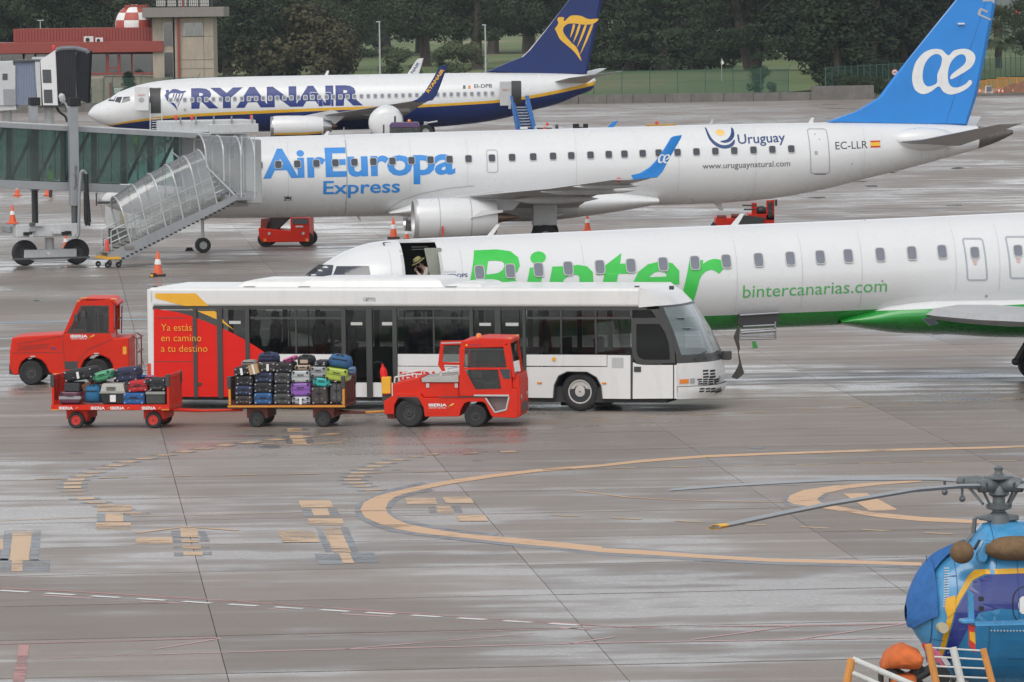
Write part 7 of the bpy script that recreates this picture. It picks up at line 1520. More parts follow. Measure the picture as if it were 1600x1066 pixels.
# pet carrier
q0, q1 = Z8(537, 342), Z8(770, 524); qm = Z8(0, 432)[1]; loc = CF1.o + CF1.ex * ((q0[0] + q1[0]) / 2) + CF1.ey * .38; pc = thing('pet_carrier', 'grey and black plastic pet carrier in the middle of the rear cart', 'pet carrier', (loc.x, loc.y, q1[1]), CF1.yaw, g1)
hw = (q1[0] - q0[0]) / 2; H1 = qm - q1[1]; H2 = q0[1] - q1[1]
MB().loft([[(x * k, y * k2, z) for x, y in ((-hw, -.3), (hw, -.3), (hw, .3), (-hw, .3))] for z, k, k2 in ((0, .84, .86), (H1, .97, .97))]).build('tub', mat('carrier_black', (.02, .025, .025), .5), pc, bevel=.02)
MB().box(-hw, hw, -.31, .31, H1, H1 + .025).build('rim', mat('carrier_grey', (.36, .35, .31), .55), pc, bevel=.005)
MB().loft([[(x * k, y * k2, z) for x, y in ((-hw, -.3), (hw, -.3), (hw, .3), (-hw, .3))] for z, k, k2 in ((H1 + .025, .97, .97), (H2 - .04, .86, .85), (H2, .78, .75))]).build('cover', MT['carrier_grey'], pc, bevel=.02)
gr = MB()
for i in range(8): x = -hw * .45 + i * hw * .09; gr.box(x, x + .010, -.298, -.27, H1 + .06, H2 - .08)
tag(gr.build('vent_slots', M_BD, pc), kind='stuff'); MB().box(-.06, .08, -.305, -.29, H1 * .2, H1 * .85).build('paper_label', MT['paper_white'], pc)
# ============================================================ GLASS BOARDING BRIDGE (near) and its drive column
M_GB = mat('bridge_grey', (.27, .28, .29), .5, dirt=.25, scale=1.2); M_GBL = mat('bridge_light_grey', (.50, .51, .51), .5, dirt=.25); M_GBD = mat('bridge_dark_steel', (.075, .08, .08), .5, dirt=.2); GT = glass('bridge_green_glass', (.62, .78, .74), .84, .03, .04, .20)
JF = Fr(-18, 221.4, 18); JW = 2.6
ZJ1 = JF.Z(0, 0, 4); ZJ = JF.Z(0, 200, 4)
jb = fthing('boarding_bridge', 'grey boarding bridge with green tinted glass sides at the left edge', 'boarding bridge', JF)
def jbeam(name, x0, y0, x1, y1, h, o0, o1, mt, par=None):
    a, c = JF.uv(x0, y0), JF.uv(x1, y1); hm = h / 40.2
    MB().prism([a, c, (c[0], c[1] - hm), (a[0], a[1] - hm)], o0, o1).build(name, mt, par or jb, bevel=.015)
for o0, o1 in ((-.06, .12), (JW - .12, JW + .06)):
    jbeam('top_beam', -60, 188, 328, 209.5, 8, o0, o1, M_GB); jbeam('bottom_beam', -60, 278.5, 212, 289.5, 13, o0, o1, M_GB)
jbeam('roof', -60, 186.5, 330, 208, 2.5, 0, JW, M_GBL); jbeam('floor', -60, 285, 212, 296, 6, 0, JW, M_GBD)
tm_ = lambda x: 196 + (x - 0) * .0555; bm_ = lambda x: 279.5 + x * .0425
mul = [-60, -22, 22, 67, 110, 155, 199, 241, 284]
for y_, z_ in ((0.02, 0), (JW - .03, 1)):
    for a, c in zip(mul, mul[1:]):
        p = [JF.uv(a + .7, tm_(a)), JF.uv(c - .7, tm_(c)), JF.uv(c - .7, bm_(c)), JF.uv(a + .7, bm_(a))]; MB().prism(p, y_, y_ + .015).build('glass_pane', GT, jb)
    for a in mul[1:]: p = [JF.uv(a - .6, tm_(a)), JF.uv(a + .6, tm_(a)), JF.uv(a + .6, bm_(a)), JF.uv(a - .6, bm_(a))]; MB().prism(p, y_ - .03, y_ + .04).build('mullion', M_GBD, jb)
for k, a in enumerate((-30, 17, 59, 102, 150, 196, 238, 279)):
    p = [JF.uv(a - 4, tm_(a)), JF.uv(a + 4, tm_(a)), JF.uv(a + 4, bm_(a)), JF.uv(a - 4, bm_(a))]; MB().prism(p, .3, .42).build('truss_post', M_GBD, jb)
    if k < 7: q0, q1 = JF.uv(a + 4, bm_(a) - 1), JF.uv(a + 41, tm_(a + 40) + 2); MB().cyl((q0[0], .36, q0[1]), (q1[0], .36, q1[1]), .07, n=8).build('brace', M_GBD, jb)
ca = JF.rect(326, 186, 402, 208, .3); 
MB().box(JF.rect(268, 186, 330, 197)[0], JF.rect(268, 186, 402, 197)[1], .2, 2.4, JF.rect(268, 191, 402, 207)[2], JF.rect(268, 188.5, 402, 206)[3]).build('roof_unit', M_GBL, jb, bevel=.04)
MB().box(ca[0], ca[1], .1, 2.5, ca[2], ca[2] + .36).build('cab_roof', M_GBL, jb, bevel=.03)
q = JF.rect(290, 210, 404, 325, 1.6); cb = MB().box(q[0], q[1] - .25, 2.3, 3.5, q[2], q[3]).build('cab_wall', M_GBL, jb); q = JF.rect(380, 218, 405, 318, 1.6); MB().box(q[0], q[1], 1.2, 3.4, q[2], q[3]).build('bellows', mat('bellows_grey', (.40, .41, .41), .8), jb, bevel=.05)
q = JF.rect(355, 228, 365, 248, 1.15); MB().box(q[0], q[1], 1.1, 1.14, q[2], q[3]).build('wall_box', M_GBD, jb)
jbeam('cab_floor', 290, 306, 398, 306, 8, .3, 3.4, M_GB)
for x, c in ((300, M_RL), (275, M_RL), (393, M_RL)): q = JF.uv(x, 186, .8); MB().ell((q[0], .8, q[1] + .05), (.07, .07, .12)).build('roof_lamp', c, jb, True)
b = MB(); 
for x in (278, 290, 310, 330, 350, 370, 392): q = JF.uv(x, 188.5, .2); b.box(q[0] - .02, q[0] + .02, .17, .21, q[1], q[1] + .32)
b.build('roof_rail_post', M_GB, jb) if 0 else None
for x in (282, 306, 334, 362, 394): q = JF.uv(x, 190, .15); MB().box(q[0] - .025, q[0] + .025, .12, .17, q[1] - .1, q[1] + .22).build('roof_stud', M_GB, jb)
# drive column
dc = fthing('drive_column', 'grey lift column with black capped legs and two big wheels carrying the glass bridge', 'bridge support', JF)
ca_ = lambda x, y: JF.uv(x, y, -.4)
for (x0, x1, yt, yb, yd, off, xs) in ((109.5, 123.5, 166, 322, 353, -.55, 0), (48, 60.5, 165, 298, 350, JW + .2, 1)):
    q = JF.rect(x0, yt, x1, yb, off); MB().box(q[0], q[1], off, off + .32, q[2], q[3]).build('leg', M_GB, dc, bevel=.02)
    t_ = JF.rect(x0 - .5, 152.5, x1 + 2.5, yt, off); MB().box(t_[0], t_[1], off - .05, off + .4, t_[2], t_[3]).build('leg_cap', M_SLOT, dc, bevel=.02)
    m_ = (q[0] + q[1]) / 2; z2 = JF.uv(x0, yd, off)[1]; MB().cyl((m_, off + .16, q[2]), (m_, off + .16, z2), .13, n=14).build('ram', M_GBD, dc, True)
q = JF.rect(21, 350, 125, 374, -.55); MB().box(q[0] + .1, q[1], -.6, .1, q[2] + .1, q[3]).build('cross_beam', M_GBL, dc, bevel=.04); MB().box(q[0], q[1] - .2, .1, 1.5, q[2] + .25, q[3] - .1).build('cross_frame', M_GB, dc, bevel=.04)
lettering('ThyssenKrupp', (0, 0), (.95, 0), .13, lambda u, w: (JF.uv(118.5, 297, -.55)[0] - w + .05, -.556, JF.uv(118, 297, -.55)[1] + u), M_GBD, dc, .02)
q = JF.rect(72, 372, 90, 392, -.2); MB().cyl(((q[0] + q[1]) / 2, .2, q[2]), ((q[0] + q[1]) / 2, .2, q[3]), .18, n=16).build('pivot', M_GBL, dc, True)
q = JF.rect(40, 390, 122, 409, -.3); MB().prism([(q[0], q[3]), (q[1], q[3]), (q[1], q[2] + .15), (q[1] - .5, q[2]), (q[0] + .5, q[2]), (q[0], q[2] + .15)], -.1, .5).build('axle_beam', M_GBL, dc, bevel=.03)
q = JF.rect(20, 402, 140, 405, -.5); MB().box(q[0], q[1], -.55, -.42, q[2], q[3]).build('bumper_bar', M_GBD, dc)
sheet('marking', [[JF.uv(x, y, -.1) for x, y in ((71, 394), (81, 394), (76, 399))]], -.112, M_WPR, dc)
for x in (40, 120.5): q = JF.uv(x, 396, 0); wheel('wheel', (q[0], .15, .5), .5, .42, dc, (.04, .04, .04), .5)
for k in range(9):
    rn = random.Random(k); x = rn.uniform(24, 115); y = rn.uniform(346, 366); q = JF.uv(x, y, -.6); w_ = rn.uniform(.12, .4); MB().box(q[0], q[0] + w_, -.75, -.58, q[1] - .12, q[1]).build('control_box', rn.choice([M_GBL, M_GBD, M_SLOT, M_GB]), dc, bevel=.01)
hs_ = [(119, 372), (123, 366), (124, 300), (126, 270), (130, 266), (135, 272), (135, 290), (137, 320), (139, 348), (137, 352), (134.5, 345), (134, 300)]
MB().tube([(JF.uv(x, y, -.7)[0], -.7, JF.uv(x, y, -.7)[1]) for x, y in hs_[:6]], .06, 8).build('cable_pipe', M_GB, dc, True); MB().tube([(JF.uv(x, y, -.75)[0], -.75, JF.uv(x, y, -.75)[1]) for x, y in hs_[5:]], .09, 8).build('cable_loop', M_BLK, dc, True)
q = JF.uv(97, 153, .3); MB().cyl((q[0], .3, q[1]), (JF.uv(108, 172, .3)[0], .3, JF.uv(108, 172, .3)[1]), .035).lathe((q[0], .3, q[1]), (-.3, 0, 1), [(-.2, .05), (-.1, .12), (.1, .12), (.18, .04)], 14).build('floodlight', M_GBL, dc, True)
b = MB(); b.cyl((ca_(154, 283)[0], 0, ca_(154, 302)[1]), (ca_(154, 283)[0], 0, ca_(154, 322)[1]), .03); b.cyl((ca_(151, 0)[0], 0, ca_(0, 321)[1]), (ca_(180, 0)[0], 0, ca_(0, 321)[1]), .05); b.build('hanging_bar', M_GBD, jb)
# ============================================================ COVERED STAIR
CLR = glass('clear_plastic', (.90, .92, .93), .78, .08, .05, .50); SFr = Fr(*A(188, 415, 218.4).xy, 20.0); ZS = SFr.Z(0, 200, 4); SWd = 1.5
cs = fthing('covered_stair', 'mobile metal stair under a clear arched canopy leading up to the bridge cab', 'stair', SFr)
feet = [((830, 765), (772, 545)), ((935, 700), (882, 470)), ((1043, 643), (988, 400)), ((1150, 588), (1095, 345)), ((1253, 530), (1203, 292)), ((1358, 475), (1300, 250))]
plat = [((1290, 230), (1285, 160)), ((1400, 335), (1396, 165)), ((1508, 435), (1505, 170)), ((1592, 440), (1590, 175))]
M_ALU = mat('alu_frame', (.52, .53, .53), .35, .5)
def arch(F_, S_, n=12, far=True):
    f = Vector((ZS(*F_)[0], 0, ZS(*F_)[1])); s = Vector((ZS(*S_)[0], 0, ZS(*S_)[1])); ax = (s - f).normalized(); R_ = SWd / 2; pts = [f, s]
    for i in range(1, n): a = math.pi * i / n; pts.append(s + Vector((0, R_ * (1 - math.cos(a)), 0)) + ax * (R_ * .95 * math.sin(a)))
    s2 = s + Vector((0, SWd, 0)); f2 = f + Vector((0, SWd, 0)); return pts + [s2, f2]
As = [arch(*q) for q in feet]; Ap = [arch(*q) for q in plat]
for p in As + Ap: MB().tube(p, .035, 6).build('arch', M_ALU, cs, True)
for L_ in (As, Ap):
    for a, c in zip(L_, L_[1:]):
        if len(a) == len(c): MB().loft([[(x, y, z) for x, y, z in a], [(x, y, z) for x, y, z in c]], False, False).build('canopy_panel', CLR, cs, True)
def sp(x, y, yy=0): q = ZS(x, y); return (q[0], yy, q[1])
a, c = ZS(668, 806), ZS(1475, 432)
for yy in (-.06, SWd - .02): MB().prism([(a[0], a[1] + .12), (a[0] + .1, a[1] - .12), (ZS(790, 815)[0], ZS(790, 822)[1]), (c[0], c[1] - .12), (c[0], c[1] + .10)], yy, yy + .08).build('stringer', M_GB, cs)
p0, p1 = Vector(sp(700, 790)), Vector(sp(1440, 440)); NS = 20
for i in range(NS): q = p0.lerp(p1, (i + .5) / NS); MB().box(q.x - .16, q.x + .16, .03, SWd - .05, q.z - .02, q.z + .02).build('step', mat('step_grating', (.25, .24, .2), .6, dirt=.4), cs)
for i in range(26): q = Vector(sp(760, 818)).lerp(Vector(sp(1440, 480)), i / 25); MB().box(q.x, q.x + .1, -.075, -.06, q.z - .01, q.z + .05).build('slot', M_SLOT, cs)
b = MB()
for yy in (.08, SWd - .08):
    for off in (.45, .9): b.cyl(Vector(sp(700, 790, yy)) + Vector((0, 0, off)), Vector(sp(1440, 440, yy)) + Vector((0, 0, off)), .022, n=6)
    for k in range(5): q = Vector(sp(700, 790, yy)).lerp(Vector(sp(1440, 440, yy)), k / 4); b.cyl(q, q + Vector((0, 0, .9)), .022, n=6)
b.build('handrail', M_ALU, cs, True)
MB().cyl(sp(1285, 240), sp(1480, 435), .05, n=8).build('brace', M_ALU, cs, True); MB().cyl(sp(1150, 160, SWd), sp(1190, 195, SWd), .03).build('brace', M_ALU, cs)
MB().box(ZS(1470, 0)[0], ZS(1600, 0)[0], -.02, SWd, ZS(0, 440)[1] - .1, ZS(0, 440)[1]).build('platform', M_GB, cs)
for x in (1510, 1590): MB().box(ZS(x, 0)[0] - .02, ZS(x, 0)[0] + .02, 0, .04, ZS(0, 440)[1], ZS(0, 80)[1]).build('post', M_ALU, cs)
MB().box(ZS(645, 0)[0], ZS(728, 0)[0], -.3, SWd, ZS(0, 840)[1], ZS(0, 826)[1]).build('base_step', M_BY, cs)
q = ZS(775, 740); MB().box(q[0], ZS(820, 0)[0], -.1, .1, ZS(0, 780)[1], q[1]).build('control_box', mat('box_brown', (.2, .17, .15), .6), cs)
for x in (676, 745):
    for yy in (.1, SWd - .1): q = ZS(x, 850); wheel('castor', (q[0], yy, .11), .11, .07, cs, (.2, .2, .2), .4)
    MB().box(ZS(x, 0)[0] - .04, ZS(x, 0)[0] + .04, .05, .15, .15, ZS(0, 822)[1]).build('castor_leg', M_GBD, cs)
q = sp(665, 770, -.05); fe_ = thing('fire_extinguisher', 'small red fire extinguisher at the foot of the covered stair', 'extinguisher', tuple((SFr.o + SFr.ex * q[0] - SFr.ey * .1))[:2] + (q[2],)); MB().lathe((0, 0, 0), (0, 0, 1), [(0, .08), (.36, .08), (.42, .04), (.48, .02)], 16).build('cylinder', M_RL, fe_, True); MB().tube([(0, 0, .48), (-.12, 0, .5), (-.14, 0, .2)], .012).build('hose', M_BLK, fe_)
# ground power cabinet seen through the canopy
p = G(180, 398); t = thing('power_cabinet', 'pale cabinet behind the foot of the covered stair', 'cabinet', (p.x - .2, p.y + 4, 0)); MB().box(-.45, .95, 0, .8, .9, 2.0).build('cabinet', M_GBL, t, bevel=.03); MB().box(-.35, .85, .1, .7, .25, .9).build('frame', M_GBD, t); MB().box(.15, .45, -.02, 0, 1.1, 1.75).build('label_plate', mat('tan_plate', (.4, .33, .2), .6), t)
# ============================================================ FAR BOARDING BRIDGE HEAD
KF = Fr(-28, 345, 0); ZK = KF.Z(0, 60, 7.615); kb = fthing('boarding_bridge', 'far grey boarding bridge head with folded black bellows at the upper left', 'boarding bridge', KF)
zk = lambda l: [ZK(*p) for p in l]
MB().prism(zk([(-300, 290), (160, 268), (160, 320), (185, 330), (185, 800), (-300, 810)]), 0, 3.2).build('tunnel', M_GBL, kb, bevel=.04); MB().prism(zk([(-300, 800), (190, 800), (192, 850), (-300, 880)]), .1, 3.1).build('tunnel_base', M_GBL, kb)
MB().prism(zk([(30, 420), (90, 420), (90, 495), (30, 495)]), -.03, .0).build('window', M_PANE, kb); MB().prism(zk([(35, 605), (175, 605), (175, 795), (45, 795)]), -.02, 0).build('panel', M_GB, kb)
a, c = ZK(165, 275), ZK(430, 800); n = 13
r = []
for i in range(n * 2 + 1): x = a[0] + (c[0] - a[0]) * i / (n * 2); k = .06 if i % 2 else 0; r.append([(x, .1 + k, c[1] + .05), (x, 3 - k, c[1] + .05), (x, 3 - k, a[1] - k), (x, .1 + k, a[1] - k)])
MB().loft(r).build('rotunda_curtain', mat('curtain_blue_grey', (.25, .29, .37), .7), kb)
MB().prism(zk([(155, 255), (490, 250), (490, 270), (155, 282)]), -.05, 3.2).build('canopy_edge', M_GBD, kb); MB().prism(zk([(375, 225), (520, 222), (520, 250), (375, 252)]), .3, 2).build('roof_box', M_GBL, kb)
MB().prism(zk([(415, 275), (475, 275), (495, 800), (445, 800)]), 0, 3).build('cab_post', M_GBL, kb)
MB().prism(zk([(480, 262), (660, 140), (665, 150), (692, 800), (512, 798)]), -.1, 3.2).build('cab', M_FW, kb, bevel=.03)
for (x0, x1, y0, y1) in ((505, 608, 372, 530), (520, 622, 610, 770)): MB().prism(zk([(x0, y0), (x1, y0), (x1 + 8, y1), (x0 + 8, y1)]), -.13, -.10).build('cab_window', M_PANE, kb, bevel=.04)
rb = []; nb = 11
for i in range(nb * 2 + 1):
    t = i / (nb * 2); xt, yt = 662 + (900 - 662) * t, 150 - 25 * math.sin(t * 1.5); xb, yb = 697 + (905 - 697) * t, 780 - 60 * t * t; k = .10 if i % 2 else 0; p, q = ZK(xt, yt), ZK(xb, yb); rb.append([(q[0], -.15 + k, q[1] + k), (q[0], 3.3 - k, q[1] + k), (p[0], 3.3 - k, p[1] - k), (p[0], -.15 + k, p[1] - k)])
MB().loft(rb, True, False).build('bellows', mat('bellows_dark', (.055, .057, .062), .85), kb)
rb = []
for i in range(11): t = i / 10; xt, yt = 900 + 150 * t, 125 + 30 * t; xb, yb = 900 + 125 * t, 720 + 60 * t; k = .08 if i % 2 else 0; p, q = ZK(xt, yt), ZK(xb, yb); rb.append([(q[0], .2 + t * 1.2 + k, q[1]), (q[0], 3.3, q[1]), (p[0], 3.3, p[1]), (p[0], .2 + t * 1.2 + k, p[1])])
MB().loft(rb, True, False).build('bellows', mat('bellows_black', (.016, .019, .025), .85), kb)
b = MB(); b.tube([(lambda q: (q[0], -.1, q[1]))(ZK(*p)) for p in ((670, 140), (740, 118), (900, 115), (1040, 150), (1050, 175))], .13, 8); b.tube([(lambda q: (q[0], .1, q[1]))(ZK(*p)) for p in ((905, 160), (880, 220), (885, 500), (900, 700))], .08, 8); b.build('bumper_roll', mat('roll_grey', (.17, .18, .2), .8), kb, True)
b = MB(); b.tube([(lambda q: (q[0], .5, q[1]))(ZK(*p)) for p in ((650, 800), (700, 880), (770, 930), (795, 1000))], .08, 6); b.build('hanging_cable', M_BLK, kb, True); MB().prism(zk([(450, 800), (1000, 780), (800, 820), (460, 828)]), .2, 3).build('cab_base', M_GBD, kb)
q = ZK(630, 110); MB().ell((q[0], .5, q[1]), (.08, .08, .17)).build('beacon', mat('red_beacon', (.8, .03, .03), .3), kb, True)
for x in (60, 560): q = ZK(x, 860); MB().cyl((q[0], 1.5, 0), (q[0], 1.5, q[1] + .6), .3, n=12).build('leg', M_GBL, kb)
# ============================================================ RAMP VEHICLES
def zf(fr, ox, oy, k, off=0): z = fr.Z(ox, oy, k, off); return z, (lambda l: [z(*p) for p in l])
# red belt loader under the blue-lettered jet
BLF = Fr(*G(440, 386).xy, -4); Zq, zq = zf(BLF, 400, 180, 4); bl_ = fthing('belt_loader', 'red belt loader parked beyond the white fuselage near the bridge', 'loader', BLF)
MB().prism(zq([(14, 705), (215, 725), (215, 640), (330, 640), (336, 792), (40, 796), (20, 770)]), 0, 1.9).build('chassis', M_TR_R, bl_, bevel=.03); MB().prism(zq([(225, 645), (322, 645), (325, 680), (232, 682)]), -.02, -.005).build('rear_window', M_PANE, bl_)
MB().prism(zq([(80, 640), (205, 600), (205, 640), (120, 720), (60, 715)]), .3, 1.5).build('conveyor', mat('belt_black', (.03, .025, .025), .8), bl_); MB().prism(zq([(30, 650), (75, 645), (60, 715), (25, 715)]), .1, .4).build('guard_frame', M_DR, bl_)
for x in (57, 320): MB().prism(zq([(x - 9, 772), (x + 9, 772), (x + 9, 790), (x - 9, 790)]), -.02, 0).build('corner_lamp', M_LAMP, bl_)
for x in (83, 296): q = Zq(x, 740); MB().cyl((q[0], -.03, q[1]), (q[0], 0, q[1]), .06, n=14).build('tail_lamp', M_HL, bl_)
MB().prism(zq([(248, 692), (294, 692), (294, 703), (248, 703)]), -.02, 0).build('number_plate', M_WPR, bl_)
lettering('0-00236', Zq(250, 702), Zq(292, 702), .045, lambda u, w: (u, -.025, w), M_TXG, bl_)
for x in (55, 310):
    for y in (.2, 1.7): q = Zq(x, 800); wheel('wheel', (q[0], y, .32), .32, .24, bl_, (.05, .05, .05), .5)
# second red loader behind the green-lettered jet
B2 = Fr(*A(1165, 345, 238).xy, 0); B2.o.z = 0; Zr, zr = zf(B2, 800, 180, 4); b2 = fthing('belt_loader', 'red high loader with rollers standing behind the green lettered jet', 'loader', B2)
MB().prism(zr([(1275, 645), (1480, 645), (1480, 620), (1640, 620), (1640, 780), (1275, 780)]), 0, 2).build('chassis', M_TR_R, b2, bevel=.02); MB().prism(zr([(1440, 625), (1580, 640), (1560, 690), (1400, 690)]), -.1, 0).build('conveyor', M_BD, b2)
for x0, x1, y in ((1280, 1340, 640), (1370, 1440, 632), (1440, 1530, 565), (1450, 1530, 590)): p, q = Zr(x0, y), Zr(x1, y); MB().cyl((p[0], .1, p[1]), (q[0], .1, q[1]), .09 if y > 600 else .03, n=8).build('roller', M_DR if y > 600 else M_DKM, b2)
MB().prism(zr([(1500, 550), (1532, 550), (1532, 625), (1500, 625)]), .3, .5).build('mast', M_TR_R, b2); MB().prism(zr([(1590, 535), (1640, 530), (1640, 655), (1590, 655)]), 0, .1).build('cab_frame', M_TR_R, b2); MB().prism(zr([(1600, 545), (1630, 542), (1630, 640), (1600, 640)]), -.02, -.01).build('cab_window', M_TG, b2); q = Zr(1650, 545); MB().box(q[0] - .05, q[0] + .05, -.1, 0, q[1] - .15, q[1] + .12).build('mirror', M_BD, b2)
q = Zr(1560, 600); MB().ell((q[0], .6, q[1]), (.3, .3, .2)).build('motor', M_DKM, b2, True)
for x in (1300, 1600):
    for y in (.2, 1.8): q = Zr(x, 800); wheel('wheel', (q[0], y, .35), .35, .24, b2, (.05, .05, .05), .5)
# purple topped tug + tanker below the far airliner
PF = Fr(*A(640, 200, 395).xy, 0); Zp_, zp_ = zf(PF, 400, 0, 4); pt_ = fthing('pushback_tug', 'small tug with purple roof and wrap round glass below the far airliner', 'tug', PF)
MB().prism(zp_([(832, 785), (845, 768), (1010, 765), (1022, 785), (1020, 797), (835, 797)]), 0, 2.2).build('cab_roof', mat('purple_roof', (.09, .045, .13), .5), pt_, bevel=.04)
for y in (.02, 2.1): MB().prism(zp_([(838, 797), (1018, 797), (1020, 850), (836, 850)]), y, y + .02).build('cab_glass', M_TG, pt_)
for x in (835, 870, 900, 975, 1000, 1018): MB().prism(zp_([(x, 797), (x + 5, 797), (x + 5, 855), (x, 855)]), .0, .1).build('cab_post', M_BD, pt_)
MB().prism(zp_([(795, 850), (1030, 850), (1030, 900), (795, 900)]), -.1, 2.4).build('body', mat('tug_white', (.5, .5, .48), .5), pt_); MB().prism(zp_([(793, 780), (803, 780), (803, 850), (793, 850)]), 0, .2).build('mirror_arm', M_BD, pt_)
q = Zp_(956, 760); MB().ell((q[0], 1, q[1]), (.12, .12, .14)).build('beacon', M_LAMP, pt_, True); q = Zp_(868, 750); MB().cyl((q[0], .5, q[1] - .2), (q[0], .5, q[1] + .25), .07).build('exhaust_stack', M_BD, pt_)
for x in (830, 1000): q = Zp_(x, 900); wheel('wheel', (q[0], .2, .4), .4, .3, pt_); wheel('wheel', (q[0], 2.0, .4), .4, .3, pt_)
p = A(602, 193, 402); tk = thing('water_bowser', 'round white tank end of a bowser left of the purple topped tug', 'tanker', (p.x, p.y, 0)); MB().lathe((0, 0, p.z + .02), (0, 1, 0), [(0, .05), (.05, .7), (.2, 1.05), (.5, 1.2), (5, 1.2), (5.4, .5), (5.5, .02)], 36).build('tank', M_FW, tk, True, ang=80); MB().box(-1.1, 1.1, .4, 6.5, .5, 1.0).build('chassis', M_BD, tk)
for y in (1.2, 5):
    for x in (-.9, .9): wheel('wheel', (x, y, .5), .5, .3, tk, axis='x')
for x, h in ((.9, 1.2), (1.15, 1.5)): MB().cyl((x, -.1, .5), (x, -.1, h), .04).build('hose_reel_post', M_DKM, tk)
# passenger stair at rear door
AS = Fr(*A(818, 190, 415).xy, 3); Za, za = zf(AS, 780, 110, 10.66); st_ = fthing('passenger_stair', 'blue mobile passenger stair at the rear door of the far airliner', 'stair', AS)
M_SB = mat('stair_blue', (.02, .11, .32), .45, dirt=.15)
topz = Za(0, 610)[1]; yt_ = 1.6
for i in range(13):
    k = i / 12; x0 = 290 + 75 * k * 1.4; x1 = 475 + 100 * k * 1.3; y = 615 + 46 * i; u0, w = Za(x0, y); u1, _ = Za(x1, y); yy = yt_ - i * .28; MB().box(u0, u1, yy, yy + .3, w - .06, w + .0).build('tread', M_CHR, st_); MB().box(u0, u1, yy + .24, yy + .27, w - .2, w - .06).build('riser', M_SB, st_)
for (xa, xb) in ((225, 300), (268, 350), (470, 570), (500, 600)):
    b = MB(); p, q = Za(xa, 440 if xa < 260 or xa > 460 else 560), Za(xb, 1010); b.cyl((p[0], yt_ + .2, p[1]), (q[0], yt_ - 2.6, q[1]), .09, n=8); b.cyl((p[0], yt_ + .2, p[1] - .6), (q[0], yt_ - 2.6, q[1] - .5), .05, n=6); b.build('side_rail', M_SB, st_, True)
for x0, x1 in ((172, 218), (462, 480), (500, 516)): p, q = Za(x0, 395), Za(x1, 650 if x0 < 200 else 600); MB().box(p[0], q[0], yt_ + .2, yt_ + .3, q[1], p[1]).build('gate_panel', M_FW2, st_)
p = Za(400, 960); MB().box(p[0] - .3, p[0] + .25, yt_ - 2.9, yt_ - 2.85, p[1] - .05, p[1] + .1).build('plate', M_WPR, st_)
MB().box(Za(250, 0)[0], Za(560, 0)[0], -1.4, yt_ + .4, .3, .8).build('chassis', M_SB, st_)
for x in (290, 540):
    for y in (-1, 1.4): wheel('wheel', (Za(x, 0)[0], y, .3), .3, .2, st_)
# front airstair
q = RY.rect(235, 182, 253, 204, -2.4); fs_ = fthing('airstair', 'small folding metal airstair below the front door of the far airliner', 'stair', RY)
for i in range(6): z = q[3] - .15 - i * (q[3] - q[2]) / 6; y_ = -2.3 - i * .3; MB().box(q[0] + .1, q[1] - .1, y_ - .3, y_, z - .05, z).build('tread', M_GBL, fs_)
for x in (q[0], q[1]): MB().tube([(x, -2.2, q[3] + .05), (x, -4.1, q[2])], .05, 6).build('stringer', M_GBL, fs_, True); MB().tube([(x, -2.2, q[3] + .05), (x, -2.4, q[3] + 1.0), (x, -4.2, q[2] + .9), (x, -4.1, q[2])], .03, 6).build('handrail', M_GBL, fs_, True)
# ground power unit, floodlights, low orange loader
GF_ = Fr(*A(855, 200, 330).xy, 0); Zg, zg = zf(GF_, 780, 110, 10.66); gp = fthing('ground_power_unit', 'white ground power unit with red lamp right of the blue stair', 'power unit', GF_)
MB().prism(zg([(590, 950), (620, 925), (890, 925), (905, 945), (905, 1000), (880, 960), (630, 960), (625, 1040), (600, 1040)]), 0, 1.2).build('casing', M_FW2, gp, bevel=.02); MB().prism(zg([(630, 960), (880, 960), (890, 1030), (630, 1030)]), .1, 1.1).build('panel', M_GBD, gp)
MB().box(Zg(600, 0)[0], Zg(900, 0)[0], 0, 1.2, .25, Zg(0, 1030)[1]).build('body', M_FW2, gp)
q = Zg(803, 905); MB().ell((q[0], .5, q[1]), (.09, .09, .13)).build('beacon', M_RL, gp, True); q = Zg(755, 970); MB().ell((q[0], -.05, q[1]), (.1, .05, .1)).build('side_lamp', M_RL, gp, True); q = Zg(960, 950); MB().ell((q[0], 0, q[1]), (.1, .1, .2)).build('mirror', M_BD, gp, True)
for x in (640, 860): wheel('wheel', (Zg(x, 0)[0], .2, .25), .25, .16, gp)
for k, (x0, x1) in enumerate(((895, 904), (911, 919))): pass
FL = Fr(*A(907, 200, 300).xy, 0); fl = fthing('floodlight_stand', 'pair of black floodlights on a stand behind the white jet', 'floodlight', FL); u = FL.uv(907, 200)[0]
MB().cyl((u, 0, 0), (u, 0, FL.uv(907, 198)[1]), .07).build('pole', M_BD, fl)
for x0, x1 in ((895, 905), (911, 919)): q = FL.rect(x0, 193.5, x1, 203); MB().box(q[0], q[1], -.1, .15, q[2], q[3]).build('lamp_head', M_SLOT, fl, bevel=.02)
MB().box(u - .25, u + .25, -.06, .06, FL.uv(907, 202)[1], FL.uv(907, 199)[1]).build('crossbar', M_SLOT, fl)
OF = Fr(*A(1032, 198, 320).xy, 0); ol = fthing('cargo_loader', 'low orange cargo dolly with red beacon just above the white fuselage', 'loader', OF); q = OF.rect(1010, 194.5, 1056, 199)
MB().box(q[0], q[1], 0, 2, q[2], q[3]).build('platform', mat('loader_orange', (.42, .22, .04), .5, dirt=.4), ol, bevel=.02); MB().box(q[0] + .2, q[1] - .2, .2, 1.8, .5, q[2]).build('body', M_GBD, ol); p = OF.uv(1026.5, 192.5); MB().ell((p[0], .5, p[1]), (.1, .1, .12)).build('beacon', M_RL, ol, True)
for x in (1015, 1050): wheel('wheel', (OF.uv(x, 200)[0], .3, .35), .35, .2, ol)
